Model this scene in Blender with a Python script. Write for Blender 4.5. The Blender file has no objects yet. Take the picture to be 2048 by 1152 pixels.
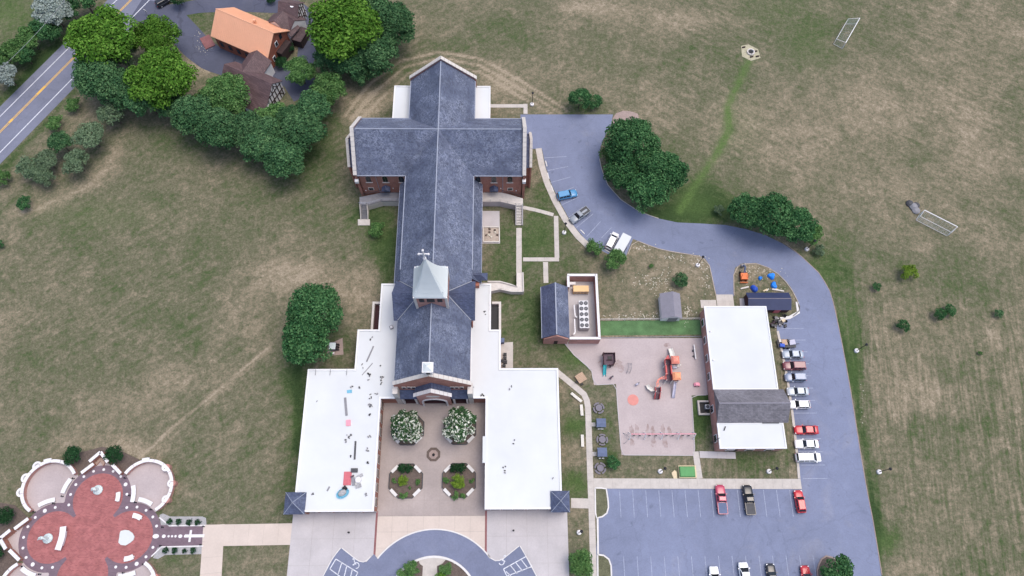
import bpy, math, random
import numpy as np
from mathutils import Vector, Matrix
random.seed(7); RNG = np.random.default_rng(7)
PI = math.pi
scene = bpy.context.scene
C = scene.collection

# ------------------------------------------------------------------ camera
FPX = 1420.0; HCAM = 148.0
def _unit(v): return v / np.linalg.norm(v)
_nad = np.array([1003-1024, -(1137-576), -FPX]); _ns = np.array([1003-1024, 3020+576, -FPX])
_U = -_unit(_nad); _N = _unit(_ns - _ns.dot(_U)*_U); _E = np.cross(_N, _U)
RC = np.array([_E, _N, _U])
cam_d = bpy.data.cameras.new('camera'); cam = bpy.data.objects.new('camera', cam_d); C.objects.link(cam)
cam_d.sensor_width = 36; cam_d.lens = FPX/2048*36; cam_d.clip_end = 6000; cam_d.clip_start = 1
m4 = Matrix([[*RC[0], 0], [*RC[1], 0], [*RC[2], HCAM], [0, 0, 0, 1]])
cam.matrix_world = m4
scene.camera = cam

def W(px, py, z=0.0):
    """photo pixel (2048 wide) met at height z -> world point"""
    d = RC @ np.array([px-1024, -(py-576), -FPX]); t = (z-HCAM)/d[2]
    return Vector((d[0]*t, d[1]*t, z))
def WXY(px, py, z=0.0):
    p = W(px, py, z); return (p.x, p.y)
def pix(X, Y):
    c = RC.T @ np.array([X, Y, np.zeros_like(X)-HCAM])
    return 1024+FPX*c[0]/-c[2], 576-FPX*c[1]/-c[2]

# ------------------------------------------------------------------ light
world = bpy.data.worlds.new('World'); scene.world = world; world.use_nodes = True
wn = world.node_tree; bg = wn.nodes['Background']
sky = wn.nodes.new('ShaderNodeTexSky'); sky.sky_type = 'NISHITA'; sky.sun_disc = False
SUN_AZ, SUN_EL = math.radians(70), math.radians(73)
sky.sun_elevation = SUN_EL; sky.sun_rotation = SUN_AZ
sky.air_density = 1.0; sky.dust_density = 4.5; sky.ozone_density = 1.5
bg.inputs['Strength'].default_value = 0.15
wn.links.new(sky.outputs[0], bg.inputs[0])
sd = bpy.data.lights.new('sun', 'SUN'); sun = bpy.data.objects.new('sun', sd); C.objects.link(sun)
sd.energy = 0.8; sd.angle = math.radians(40); sd.color = (1.0, 0.95, 0.88)
sv = Vector((math.sin(SUN_AZ)*math.cos(SUN_EL), math.cos(SUN_AZ)*math.cos(SUN_EL), math.sin(SUN_EL)))
sun.rotation_euler = sv.to_track_quat('Z', 'Y').to_euler()
sun.location = (0, 0, 200)
vs = scene.view_settings; vs.view_transform = 'Standard'; vs.look = 'None'; vs.gamma = 1.0; vs.exposure = 0.62
vs.use_curve_mapping = False

# ------------------------------------------------------------------ materials
MATS = {}
def mat(name, col, rough=0.85, var=0.12, scale=1.5, fine=0.0, fscale=8.0, bump=0.0, spec=0.3, metal=0.0, col2=None, thr=None, detail=4.0, coat=0.0):
    """procedural surface: base colour broken up by two noises in world space"""
    if name in MATS: return MATS[name]
    m = bpy.data.materials.new(name); m.use_nodes = True; MATS[name] = m
    nt = m.node_tree; b = nt.nodes['Principled BSDF']
    b.inputs['Roughness'].default_value = rough; b.inputs['Specular IOR Level'].default_value = spec
    b.inputs['Metallic'].default_value = metal; b.inputs['Coat Weight'].default_value = coat
    geo = nt.nodes.new('ShaderNodeNewGeometry')
    n1 = nt.nodes.new('ShaderNodeTexNoise'); n1.inputs['Scale'].default_value = scale; n1.inputs['Detail'].default_value = detail
    n1.inputs['Roughness'].default_value = 0.6
    nt.links.new(geo.outputs['Position'], n1.inputs['Vector'])
    mr = nt.nodes.new('ShaderNodeMapRange'); nt.links.new(n1.outputs[0], mr.inputs[0])
    t = thr or (0.3, 0.7); mr.inputs[1].default_value, mr.inputs[2].default_value = t
    mx = nt.nodes.new('ShaderNodeMix'); mx.data_type = 'RGBA'
    c = np.array(col); c2 = np.array(col2) if col2 is not None else c*(1+var)
    c1 = c if col2 is not None else c*(1-var)
    mx.inputs[6].default_value = (*c1, 1); mx.inputs[7].default_value = (*c2, 1)
    nt.links.new(mr.outputs[0], mx.inputs[0])
    out = mx.outputs[2]
    if fine > 0:
        n2 = nt.nodes.new('ShaderNodeTexNoise'); n2.inputs['Scale'].default_value = fscale; n2.inputs['Detail'].default_value = 3
        nt.links.new(geo.outputs['Position'], n2.inputs['Vector'])
        mr2 = nt.nodes.new('ShaderNodeMapRange'); nt.links.new(n2.outputs[0], mr2.inputs[0])
        mr2.inputs[1].default_value, mr2.inputs[2].default_value = 0.25, 0.75
        mr2.inputs[3].default_value, mr2.inputs[4].default_value = 1-fine, 1+fine
        mm = nt.nodes.new('ShaderNodeVectorMath'); mm.operation = 'SCALE'
        nt.links.new(out, mm.inputs[0]); nt.links.new(mr2.outputs[0], mm.inputs['Scale'])
        out = mm.outputs[0]
        if bump > 0:
            bp = nt.nodes.new('ShaderNodeBump'); bp.inputs['Strength'].default_value = bump; bp.inputs['Distance'].default_value = 0.05
            nt.links.new(n2.outputs[0], bp.inputs['Height']); nt.links.new(bp.outputs[0], b.inputs['Normal'])
    nt.links.new(out, b.inputs['Base Color'])
    return m

def brickmat(name, c1, c2, mortar, sx=0.24, sy=0.08, axis='wall', var=0.15, rough=0.9, mort=0.01):
    """masonry units as fine relief and colour; axis 'wall' uses x+y as the run"""
    if name in MATS: return MATS[name]
    m = bpy.data.materials.new(name); m.use_nodes = True; MATS[name] = m
    nt = m.node_tree; b = nt.nodes['Principled BSDF']; b.inputs['Roughness'].default_value = rough; b.inputs['Specular IOR Level'].default_value = 0.2
    geo = nt.nodes.new('ShaderNodeNewGeometry'); sp = nt.nodes.new('ShaderNodeSeparateXYZ'); nt.links.new(geo.outputs['Position'], sp.inputs[0])
    cb = nt.nodes.new('ShaderNodeCombineXYZ')
    if axis == 'wall':
        ad = nt.nodes.new('ShaderNodeMath'); ad.operation = 'ADD'
        nt.links.new(sp.outputs[0], ad.inputs[0]); nt.links.new(sp.outputs[1], ad.inputs[1])
        nt.links.new(ad.outputs[0], cb.inputs[0]); nt.links.new(sp.outputs[2], cb.inputs[1])
    else:
        nt.links.new(sp.outputs[0], cb.inputs[0]); nt.links.new(sp.outputs[1], cb.inputs[1])
    br = nt.nodes.new('ShaderNodeTexBrick'); nt.links.new(cb.outputs[0], br.inputs['Vector'])
    br.inputs['Color1'].default_value = (*c1, 1); br.inputs['Color2'].default_value = (*c2, 1); br.inputs['Mortar'].default_value = (*mortar, 1)
    br.inputs['Scale'].default_value = 1.0; br.inputs['Brick Width'].default_value = sx; br.inputs['Row Height'].default_value = sy
    br.inputs['Mortar Size'].default_value = mort; br.inputs['Bias'].default_value = 0.0
    n = nt.nodes.new('ShaderNodeTexNoise'); n.inputs['Scale'].default_value = 0.7; n.inputs['Detail'].default_value = 5
    nt.links.new(geo.outputs['Position'], n.inputs['Vector'])
    mr = nt.nodes.new('ShaderNodeMapRange'); nt.links.new(n.outputs[0], mr.inputs[0]); mr.inputs[1].default_value = .3; mr.inputs[2].default_value = .7
    mr.inputs[3].default_value = 1-var; mr.inputs[4].default_value = 1+var
    mm = nt.nodes.new('ShaderNodeVectorMath'); mm.operation = 'SCALE'
    nt.links.new(br.outputs[0], mm.inputs[0]); nt.links.new(mr.outputs[0], mm.inputs['Scale'])
    nt.links.new(mm.outputs[0], b.inputs['Base Color'])
    return m

def slatemat(name, base, light, tile=(0.45, 0.22), amount=1.0):
    """weathered shingle roof: courses of small tiles, pale lichen patches with ragged edges"""
    m = bpy.data.materials.new(name); m.use_nodes = True; MATS[name] = m
    nt = m.node_tree; L = nt.links.new; b = nt.nodes['Principled BSDF']; b.inputs['Roughness'].default_value = 0.62; b.inputs['Specular IOR Level'].default_value = 0.35
    geo = nt.nodes.new('ShaderNodeNewGeometry'); sp = nt.nodes.new('ShaderNodeSeparateXYZ'); L(geo.outputs['Position'], sp.inputs[0])
    ad = nt.nodes.new('ShaderNodeMath'); ad.operation = 'ADD'; L(sp.outputs[0], ad.inputs[0]); L(sp.outputs[1], ad.inputs[1])
    cb = nt.nodes.new('ShaderNodeCombineXYZ'); L(ad.outputs[0], cb.inputs[0]); L(sp.outputs[2], cb.inputs[1])
    br = nt.nodes.new('ShaderNodeTexBrick'); L(cb.outputs[0], br.inputs['Vector']); br.inputs['Scale'].default_value = 1
    br.inputs['Brick Width'].default_value = tile[0]; br.inputs['Row Height'].default_value = tile[1]; br.inputs['Mortar Size'].default_value = 0.012
    bb = np.array(base)
    br.inputs['Color1'].default_value = (*(bb*0.78), 1); br.inputs['Color2'].default_value = (*(bb*1.22), 1); br.inputs['Mortar'].default_value = (*(bb*0.5), 1)
    def noise(scale, det, dist=0.0, rough=.6, vec=None):
        n = nt.nodes.new('ShaderNodeTexNoise'); n.inputs['Scale'].default_value = scale; n.inputs['Detail'].default_value = det
        n.inputs['Distortion'].default_value = dist; n.inputs['Roughness'].default_value = rough
        L(vec or geo.outputs['Position'], n.inputs['Vector']); return n
    big = noise(0.13, 4, 0.8); sm = noise(1.25, 5, 2.2, .75); st = noise(0.30, 5, 0.5)
    a1 = nt.nodes.new('ShaderNodeMapRange'); L(big.outputs[0], a1.inputs[0]); a1.inputs[1].default_value = .36; a1.inputs[2].default_value = .58
    a2 = nt.nodes.new('ShaderNodeMapRange'); L(sm.outputs[0], a2.inputs[0]); a2.inputs[1].default_value = .48; a2.inputs[2].default_value = .535
    mu = nt.nodes.new('ShaderNodeMath'); mu.operation = 'MULTIPLY'; L(a1.outputs[0], mu.inputs[0]); L(a2.outputs[0], mu.inputs[1])
    mu2 = nt.nodes.new('ShaderNodeMath'); mu2.operation = 'MULTIPLY'; L(mu.outputs[0], mu2.inputs[0]); mu2.inputs[1].default_value = 0.54*amount
    mx = nt.nodes.new('ShaderNodeMix'); mx.data_type = 'RGBA'; L(mu2.outputs[0], mx.inputs[0]); L(br.outputs[0], mx.inputs[6]); mx.inputs[7].default_value = (*light, 1)
    a3 = nt.nodes.new('ShaderNodeMapRange'); L(st.outputs[0], a3.inputs[0]); a3.inputs[1].default_value = .3; a3.inputs[2].default_value = .7; a3.inputs[3].default_value = .84; a3.inputs[4].default_value = 1.16
    mm = nt.nodes.new('ShaderNodeVectorMath'); mm.operation = 'SCALE'; L(mx.outputs[2], mm.inputs[0]); L(a3.outputs[0], mm.inputs['Scale'])
    L(mm.outputs[0], b.inputs['Base Color'])
    return m

def leafmat(name, c1, c2, c3):
    m = bpy.data.materials.new(name); m.use_nodes = True; MATS[name] = m
    nt = m.node_tree; L = nt.links.new; b = nt.nodes['Principled BSDF']; b.inputs['Roughness'].default_value = 0.8; b.inputs['Specular IOR Level'].default_value = 0.06
    at = nt.nodes.new('ShaderNodeAttribute'); at.attribute_name = 'tint'
    cr = nt.nodes.new('ShaderNodeValToRGB'); e = cr.color_ramp.elements
    e[0].color = (*c1, 1); e[0].position = 0; e[1].color = (*c3, 1); e[1].position = 1
    k = e.new(0.55); k.color = (*c2, 1)
    L(at.outputs['Fac'], cr.inputs[0])
    oi = nt.nodes.new('ShaderNodeObjectInfo'); mr = nt.nodes.new('ShaderNodeMapRange'); L(oi.outputs['Random'], mr.inputs[0]); mr.inputs[3].default_value = .85; mr.inputs[4].default_value = 1.15
    mm = nt.nodes.new('ShaderNodeVectorMath'); mm.operation = 'SCALE'; L(cr.outputs[0], mm.inputs[0]); L(mr.outputs[0], mm.inputs['Scale'])
    L(mm.outputs[0], b.inputs['Base Color'])
    tr = nt.nodes.new('ShaderNodeBsdfTranslucent'); L(mm.outputs[0], tr.inputs[0])
    mxs = nt.nodes.new('ShaderNodeMixShader'); mxs.inputs[0].default_value = 0.12
    L(b.outputs[0], mxs.inputs[1]); L(tr.outputs[0], mxs.inputs[2]); L(mxs.outputs[0], nt.nodes['Material Output'].inputs[0])
    return m

def asphaltmat(name, base, dust, crack=.5):
    """aged asphalt: cloudy fading, dusty patches, oil spots, sealed cracks"""
    m = bpy.data.materials.new(name); m.use_nodes = True; MATS[name] = m
    nt = m.node_tree; L = nt.links.new; b = nt.nodes['Principled BSDF']; b.inputs['Roughness'].default_value = .9; b.inputs['Specular IOR Level'].default_value = .25
    geo = nt.nodes.new('ShaderNodeNewGeometry')
    def noise(sc, det, dist=0., rough=.6):
        n = nt.nodes.new('ShaderNodeTexNoise'); n.inputs['Scale'].default_value = sc; n.inputs['Detail'].default_value = det; n.inputs['Distortion'].default_value = dist; n.inputs['Roughness'].default_value = rough
        L(geo.outputs['Position'], n.inputs['Vector']); return n.outputs[0]
    def rng(s, a, b_, lo, hi):
        r = nt.nodes.new('ShaderNodeMapRange'); L(s, r.inputs[0]); r.inputs[1].default_value = a; r.inputs[2].default_value = b_; r.inputs[3].default_value = lo; r.inputs[4].default_value = hi; return r.outputs[0]
    def mul(x, y):
        q = nt.nodes.new('ShaderNodeMath'); q.operation = 'MULTIPLY'; L(x, q.inputs[0]); L(y, q.inputs[1]); return q.outputs[0]
    f = mul(rng(noise(.05, 6, .6, .65), .3, .7, .86, 1.14), rng(noise(.45, 5, .4, .7), .3, .7, .93, 1.07))
    f = mul(f, rng(noise(3.5, 3, 0, .8), .3, .7, .92, 1.08))
    f = mul(f, rng(noise(.55, 3, 0, .5), .66, .74, 1.0, .80))
    v = nt.nodes.new('ShaderNodeTexVoronoi'); v.feature = 'DISTANCE_TO_EDGE'; v.inputs['Scale'].default_value = .085
    w = nt.nodes.new('ShaderNodeTexNoise'); w.inputs['Scale'].default_value = .5; w.inputs['Detail'].default_value = 4; L(geo.outputs['Position'], w.inputs['Vector'])
    ad = nt.nodes.new('ShaderNodeVectorMath'); ad.operation = 'MULTIPLY_ADD'; L(w.outputs['Color'], ad.inputs[0]); ad.inputs[1].default_value = (3, 3, 0); L(geo.outputs['Position'], ad.inputs[2]); L(ad.outputs[0], v.inputs['Vector'])
    line_ = rng(v.outputs['Distance'], .004, .012, 1-.28*crack, 1.0)
    f = mul(f, line_)
    mx = nt.nodes.new('ShaderNodeMix'); mx.data_type = 'RGBA'; mx.inputs[6].default_value = (*base, 1); mx.inputs[7].default_value = (*dust, 1)
    L(rng(noise(.09, 6, .8, .7), .56, .74, 0, .45), mx.inputs[0])
    sc = nt.nodes.new('ShaderNodeVectorMath'); sc.operation = 'SCALE'; L(mx.outputs[2], sc.inputs[0]); L(f, sc.inputs['Scale']); L(sc.outputs[0], b.inputs['Base Color'])
    return m

M = dict(
 asphalt = asphaltmat('asphalt', (.160,.172,.230), (.21,.21,.25), .3),
 lot = asphaltmat('asphalt_lot', (.172,.198,.290), (.26,.26,.30), .28),
 drive_old = asphaltmat('asphalt_drive', (.080,.088,.128), (.13,.13,.16), .8),
 ring = asphaltmat('asphalt_ring', (.155,.175,.255), (.19,.205,.27), .2),
 paint = mat('road_paint_white', (.55,.57,.62), .8, .25, 3.0),
 paint_faint = mat('worn_paint', (.30,.33,.43), .85, .3, 3.0),
 paint_yellow = mat('road_paint_yellow', (.62,.38,.10), .8, .15, 2.0),
 concrete = mat('concrete_walk', (.46,.43,.40), .9, .10, .6, .06, 4.0),
 concrete_cool = mat('concrete_cool', (.43,.41,.42), .9, .10, .18, .05, 4.0, detail=6),
 concrete_pale = mat('concrete_pale', (.60,.59,.58), .85, .06, 1.0),
 plaza = mat('plaza_concrete', (.33,.285,.27), .9, .16, .13, .06, 3.0),
 beige = mat('beige_concrete', (.52,.45,.40), .9, .06, .3, .04, 3.0),
 rubber = mat('play_surface', (.40,.345,.345), .95, .09, .2, .07, 3.0, detail=6),
 joint = mat('slab_joint', (.30,.275,.26), 1, .1, 1.0),
 brick = brickmat('brick_wall', (.38,.145,.105), (.31,.12,.09), (.34,.25,.21)),
 brick_pink = brickmat('brick_rose', (.46,.215,.18), (.39,.18,.155), (.42,.32,.29)),
 brick_house = brickmat('brick_house', (.33,.10,.06), (.27,.08,.05), (.26,.15,.12)),
 paver_red = brickmat('paver_red', (.355,.125,.122), (.265,.09,.092), (.30,.17,.165), .42, .21, 'floor', .16, .9, .012),
 paver_dark = brickmat('paver_plum', (.175,.125,.155), (.145,.105,.13), (.17,.13,.15), .42, .21, 'floor', .08, .9, .012),
 band_red = brickmat('paver_band', (.25,.105,.105), (.20,.085,.09), (.22,.13,.13), .3, .15, 'floor'),
 stone = mat('cast_stone', (.66,.65,.66), .8, .06, 2.0),
 stone_warm = mat('limestone', (.56,.53,.50), .85, .08, 2.0),
 membrane = mat('white_membrane', (.56,.585,.60), .75, .06, .10, detail=7),
 membrane_edge = mat('membrane_edge', (.68,.69,.70), .7, .02, .2),
 metal_roof = mat('pale_metal_roof', (.66,.71,.72), .5, .03, .3, spec=.3),
 slate = slatemat('slate_shingle', (.086,.103,.160), (.275,.312,.41)),
 slate_plain = slatemat('slate_shingle_dark', (.068,.084,.148), (.19,.22,.32), amount=.7),
 slate_grey = slatemat('grey_shingle', (.155,.150,.172), (.27,.265,.295), amount=.5),
 shed_roof = mat('shed_roof_grey', (.22,.215,.255), .8, .06, 1.0, .08, 6),
 navy_roof = mat('navy_metal_roof', (.030,.040,.095), .5, .1, .6),
 brown_roof = slatemat('brown_shingle', (.105,.068,.072), (.15,.10,.105), amount=.5),
 orange_roof = mat('orange_metal_roof', (.76,.40,.25), .42, .03, .4, spec=.5),
 gutter = mat('gutter_metal', (.27,.30,.37), .5, .06, 2.0),
 white = mat('white_paint', (.74,.74,.75), .6, .04, 2.0),
 black = mat('black_metal', (.015,.016,.02), .5, .2, 2.0),
 darkgrey = mat('dark_grey', (.06,.062,.07), .6, .15, 2.0),
 grey = mat('mid_grey', (.22,.22,.24), .7, .1, 2.0),
 steel = mat('galvanised_steel', (.42,.43,.46), .45, .08, 3.0, metal=.3),
 glass = mat('dark_glass', (.012,.016,.022), .12, .1, 1.0, spec=.6),
 tyre = mat('tyre_rubber', (.012,.012,.013), .9, .1, 3.0),
 headlight = mat('lamp_lens', (.75,.77,.8), .2, .02, 2.0),
 taillight = mat('tail_lens', (.35,.02,.02), .3, .05, 2.0),
 wood = mat('tan_wood', (.44,.31,.22), .85, .15, 3.0),
 wood_pale = mat('pale_lumber', (.60,.50,.34), .85, .12, 3.0),
 wood_dark = mat('dark_timber', (.045,.030,.030), .9, .2, 3.0),
 island_grass = mat('island_grass', (.115,.118,.072), 1, .25, .8, .25, 4.0, .5),
 soil = mat('mulch', (.115,.090,.078), 1, .2, 2.0, .25, 6.0, .5),
 gravel = mat('pale_gravel', (.33,.33,.34), 1, .12, 1.5, .28, 7.0, .6),
 gravel_tan = mat('tan_gravel', (.30,.235,.215), 1, .12, .6, .15, 5.0, .5),
 pad_gravel = mat('pad_gravel', (.37,.35,.25), 1, .12, .8, .2, 4.0, .5),
 dirt = mat('bare_dirt', (.36,.31,.265), 1, .15, .4, .2, 4.0, .5),
 wear = mat('worn_surface', (.40,.345,.345), .95, .1, .9, .06, 3.0, col2=(.27,.205,.195), thr=(.35,.65)),
 turf = mat('play_turf', (.085,.165,.070), 1, .25, .5, .18, 5.0, .4),
 red_play = mat('red_plastic', (.50,.085,.085), .5, .1, 2.0),
 coral = mat('coral_plastic', (.78,.27,.20), .5, .08, 1.0),
 orange = mat('orange_plastic', (.88,.36,.19), .5, .08, 1.0),
 teal = mat('teal_plastic', (.03,.30,.34), .4, .08, 2.0),
 plum = mat('plum_deck', (.10,.065,.085), .7, .15, 2.0),
 maroon_timber = mat('maroon_timber', (.055,.025,.03), .85, .2, 3.0),
 cream = mat('cream_plastic', (.68,.66,.61), .5, .04, 2.0),
 lilac = mat('lilac_metal', (.42,.42,.52), .5, .06, 2.0),
 pink = mat('pink_plastic', (.75,.28,.36), .5, .08, 2.0),
 table_grey = mat('slate_table', (.165,.155,.185), .7, .1, 2.0),
 canopy = mat('slate_canvas', (.115,.145,.235), .8, .1, 1.5),
 pad_red = mat('coral_pad', (.56,.235,.205), .9, .08, 1.0),
 tan_metal = mat('tan_enclosure', (.66,.44,.22), .5, .04, 1.0),
 tarp_blue = mat('blue_tarp', (.02,.22,.75), .5, .15, 2.0),
 tarp_deep = mat('deep_blue_tarp', (.02,.08,.45), .5, .15, 2.0),
 tarp_teal = mat('teal_tarp', (.14,.38,.52), .5, .2, 2.0),
 green_cover = mat('green_cover', (.085,.27,.095), .6, .08, 1.5),
 excav = mat('excavator_orange', (.62,.16,.05), .5, .15, 2.0),
 board_red = mat('red_board', (.50,.135,.16), .8, .12, 3.0),
 bark = mat('bark', (.09,.07,.055), .95, .2, 3.0),
 netting = mat('goal_net', (.40,.47,.46), .9, .1, 4.0),
 statue = mat('pale_bronze', (.58,.66,.66), .6, .06, 3.0),
 pool_pale = mat('pale_plinth', (.55,.58,.58), .6, .03, 2.0),
 rock = mat('limestone_rock', (.48,.45,.38), .95, .15, 3.0),
)
LEAF = dict(
 bright = leafmat('leaf_bright', (.030,.092,.012), (.078,.185,.024), (.168,.318,.056)),
 mid = leafmat('leaf_mid', (.032,.096,.028), (.080,.176,.054), (.165,.285,.100)),
 dark = leafmat('leaf_dark', (.013,.052,.022), (.042,.124,.046), (.118,.245,.098)),
 ever = leafmat('leaf_evergreen', (.021,.068,.032), (.058,.142,.058), (.138,.252,.112)),
 grey = leafmat('leaf_greygreen', (.070,.120,.066), (.120,.182,.105), (.180,.245,.150)),
 silver = leafmat('leaf_silver', (.16,.21,.19), (.29,.35,.32), (.42,.48,.46)),
 deep = leafmat('leaf_boxwood', (.010,.038,.016), (.020,.062,.024), (.036,.092,.038)),
 lime = leafmat('leaf_lime', (.075,.150,.018), (.140,.235,.030), (.210,.300,.055)),
 flower = leafmat('leaf_flowering', (.024,.066,.026), (.060,.130,.050), (.60,.63,.55)),
)

# ------------------------------------------------------------------ mesh helpers
class MB:
    def __init__(s): s.v = []; s.f = []
    def poly(s, pts):
        n = len(s.v); s.v += [tuple(p) for p in pts]; s.f.append(tuple(range(n, n+len(pts)))); return s
    def prism(s, pts, z0, z1):
        """vertical extrusion of an outline (list of xy)"""
        a = sum(pts[i][0]*pts[(i+1) % len(pts)][1]-pts[(i+1) % len(pts)][0]*pts[i][1] for i in range(len(pts)))
        if a < 0: pts = list(pts)[::-1]
        n = len(s.v); k = len(pts)
        s.v += [(p[0], p[1], z0) for p in pts]+[(p[0], p[1], z1) for p in pts]
        s.f.append(tuple(range(n+k-1, n-1, -1))); s.f.append(tuple(range(n+k, n+2*k)))
        for i in range(k):
            j = (i+1) % k; s.f.append((n+i, n+j, n+k+j, n+k+i))
        return s
    def box(s, x0, x1, y0, y1, z0, z1): return s.prism([(x0, y0), (x1, y0), (x1, y1), (x0, y1)], z0, z1)
    def cbox(s, c, sx, sy, sz, rz=0.0):
        """box standing on c, turned by rz"""
        ca, sa = math.cos(rz), math.sin(rz); o = []
        for x, y in ((-sx/2, -sy/2), (sx/2, -sy/2), (sx/2, sy/2), (-sx/2, sy/2)): o.append((c[0]+x*ca-y*sa, c[1]+x*sa+y*ca))
        return s.prism(o, c[2], c[2]+sz)
    def hull(s, bot, top):
        """solid between two matching rings of 3-D points"""
        n = len(s.v); k = len(bot); s.v += [tuple(p) for p in bot]+[tuple(p) for p in top]
        s.f.append(tuple(range(n+k-1, n-1, -1))); s.f.append(tuple(range(n+k, n+2*k)))
        for i in range(k):
            j = (i+1) % k; s.f.append((n+i, n+j, n+k+j, n+k+i))
        return s
    def loft(s, rings, cap=True):
        n = len(s.v); k = len(rings[0])
        for r in rings: s.v += [tuple(p) for p in r]
        for a in range(len(rings)-1):
            for i in range(k):
                j = (i+1) % k; s.f.append((n+a*k+i, n+a*k+j, n+(a+1)*k+j, n+(a+1)*k+i))
        if cap:
            s.f.append(tuple(range(n+k-1, n-1, -1))); m = n+(len(rings)-1)*k; s.f.append(tuple(range(m, m+k)))
        return s
    def tube(s, p0, p1, r, n=6, r1=None):
        p0 = Vector(p0); p1 = Vector(p1); d = (p1-p0).normalized(); a = d.orthogonal().normalized(); b = d.cross(a)
        r1 = r if r1 is None else r1
        rings = [[p+a*(math.cos(2*PI*i/n)*q)+b*(math.sin(2*PI*i/n)*q) for i in range(n)] for p, q in ((p0, r), (p1, r1))]
        return s.loft(rings)
    def ptube(s, pts, r, n=6):
        for a, b in zip(pts[:-1], pts[1:]): s.tube(a, b, r, n)
        return s
    def lathe(s, c, prof, n=16, sx=1.0, sy=1.0, rz=0.0):
        rings = []
        for r, z in prof:
            ring = []
            for i in range(n):
                t = 2*PI*i/n; x = r*sx*math.cos(t); y = r*sy*math.sin(t)
                ring.append((c[0]+x*math.cos(rz)-y*math.sin(rz), c[1]+x*math.sin(rz)+y*math.cos(rz), c[2]+z))
            rings.append(ring)
        return s.loft(rings)
    def slab(s, pts, t):
        """sloped sheet of thickness t below its top outline"""
        return s.hull([(p[0], p[1], p[2]-t) for p in pts], pts)
    def gable(s, x0, x1, y0, y1, ze, zr, axis='y', t=None):
        """gabled roof solid, ridge along axis"""
        if axis == 'y':
            xm = (x0+x1)/2; A = [(x0, y0, ze), (x1, y0, ze), (xm, y0, zr)]; B = [(x0, y1, ze), (x1, y1, ze), (xm, y1, zr)]
        else:
            ym = (y0+y1)/2; A = [(x0, y0, ze), (x0, y1, ze), (x0, ym, zr)]; B = [(x1, y0, ze), (x1, y1, ze), (x1, ym, zr)]
        return s.hull(A, B)
    def mesh(s, name, org=(0, 0, 0)):
        me = bpy.data.meshes.new(name); ox, oy, oz = org
        me.from_pydata([(x-ox, y-oy, z-oz) for x, y, z in s.v], [], s.f); me.validate(); 
        import bmesh
        bm = bmesh.new(); bm.from_mesh(me); bmesh.ops.recalc_face_normals(bm, faces=bm.faces); bm.to_mesh(me); bm.free()
        return me
    def build(s, name, m, parent=None, smooth=False):
        org = parent['_o'] if parent is not None and '_o' in parent else (0, 0, 0)
        me = s.mesh(name, org); me.materials.append(M[m] if isinstance(m, str) else m)
        if smooth:
            for p in me.polygons: p.use_smooth = True
        o = bpy.data.objects.new(name, me); C.objects.link(o)
        if parent is not None:
            o.parent = parent; o['_o'] = org
        return o
def thing(name, label, cat, loc=(0, 0, 0), group=None):
    o = bpy.data.objects.new(name, None); C.objects.link(o); o.location = loc; o.empty_display_size = 0.5
    o['label'] = label; o['category'] = cat; o['_o'] = tuple(loc)
    if group: o['group'] = group
    return o
def tag(o, label, cat, group=None):
    o['label'] = label; o['category'] = cat
    if group: o['group'] = group
    return o
def struct(o): o['kind'] = 'structure'; return o
def copy_tree(o, parent=None):
    c = o.copy(); C.objects.link(c)
    if parent is not None: c.parent = parent
    for ch in list(o.children): copy_tree(ch, c)
    return c
def sheet(name, pts, z, m, parent=None):
    b = MB(); b.poly([(p[0], p[1], z) for p in pts])
    me = b.mesh(name); me.materials.append(M[m])
    if me.polygons[0].normal.z < 0: me.flip_normals()
    o = bpy.data.objects.new(name, me); C.objects.link(o)
    if parent is not None: o.parent = parent
    else: struct(o)
    return o
def offset(pts, d):
    """points shifted sideways (left positive) along a polyline"""
    out = []; n = len(pts)
    for i in range(n):
        a = Vector(pts[max(0, i-1)][:2]); b = Vector(pts[min(n-1, i+1)][:2]); t = (b-a).normalized()
        out.append((pts[i][0]-t.y*d, pts[i][1]+t.x*d))
    return out
def resample(pts, step):
    P_ = [Vector(p[:2]) for p in pts]; L_ = [0]
    for a, b in zip(P_[:-1], P_[1:]): L_.append(L_[-1]+(b-a).length)
    n = max(1, round(L_[-1]/step)); out = []
    for k in range(n+1):
        s_ = L_[-1]*k/n; i = max(j for j in range(len(P_)) if L_[j] <= s_+1e-9); i = min(i, len(P_)-2)
        f = (s_-L_[i])/max(1e-9, L_[i+1]-L_[i]); q = P_[i].lerp(P_[i+1], f); out.append((q.x, q.y))
    return out
def ribbon(mb, pts, w, z0, z1):
    """kerb or strip with square section following a polyline"""
    l = offset(pts, w/2); r = offset(pts, -w/2)
    for i in range(len(pts)-1):
        mb.prism([l[i], l[i+1], r[i+1], r[i]], z0, z1)
    return mb
def walk(name, pix_pts, w, m='concrete', step=1.6, z=0.07, world=False, base='joint'):
    """a footpath: earth bed with one raised slab after another, open joints between"""
    pts = pix_pts if world else [WXY(*p) for p in pix_pts]
    pts = resample(pts, step); l = offset(pts, w/2); r = offset(pts, -w/2)
    b = MB()
    lo, ro = offset(pts, w/2-.03), offset(pts, -w/2+.03)
    for i in range(len(pts)-1): b.poly([(*lo[i], z-.035), (*ro[i], z-.035), (*ro[i+1], z-.035), (*lo[i+1], z-.035)])
    o = struct(b.build(name, base))
    for i in range(len(pts)-1):
        f = 0.012/max(.2, (Vector(pts[i+1])-Vector(pts[i])).length)
        q = lambda a, c, t: (a[0]+(c[0]-a[0])*t, a[1]+(c[1]-a[1])*t)
        dz = random.uniform(-.006, .006)
        MB().prism([q(l[i], l[i+1], f), q(l[i], l[i+1], 1-f), q(r[i], r[i+1], 1-f), q(r[i], r[i+1], f)], 0.0, z+dz).build('slab', m, o)
    return o
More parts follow.
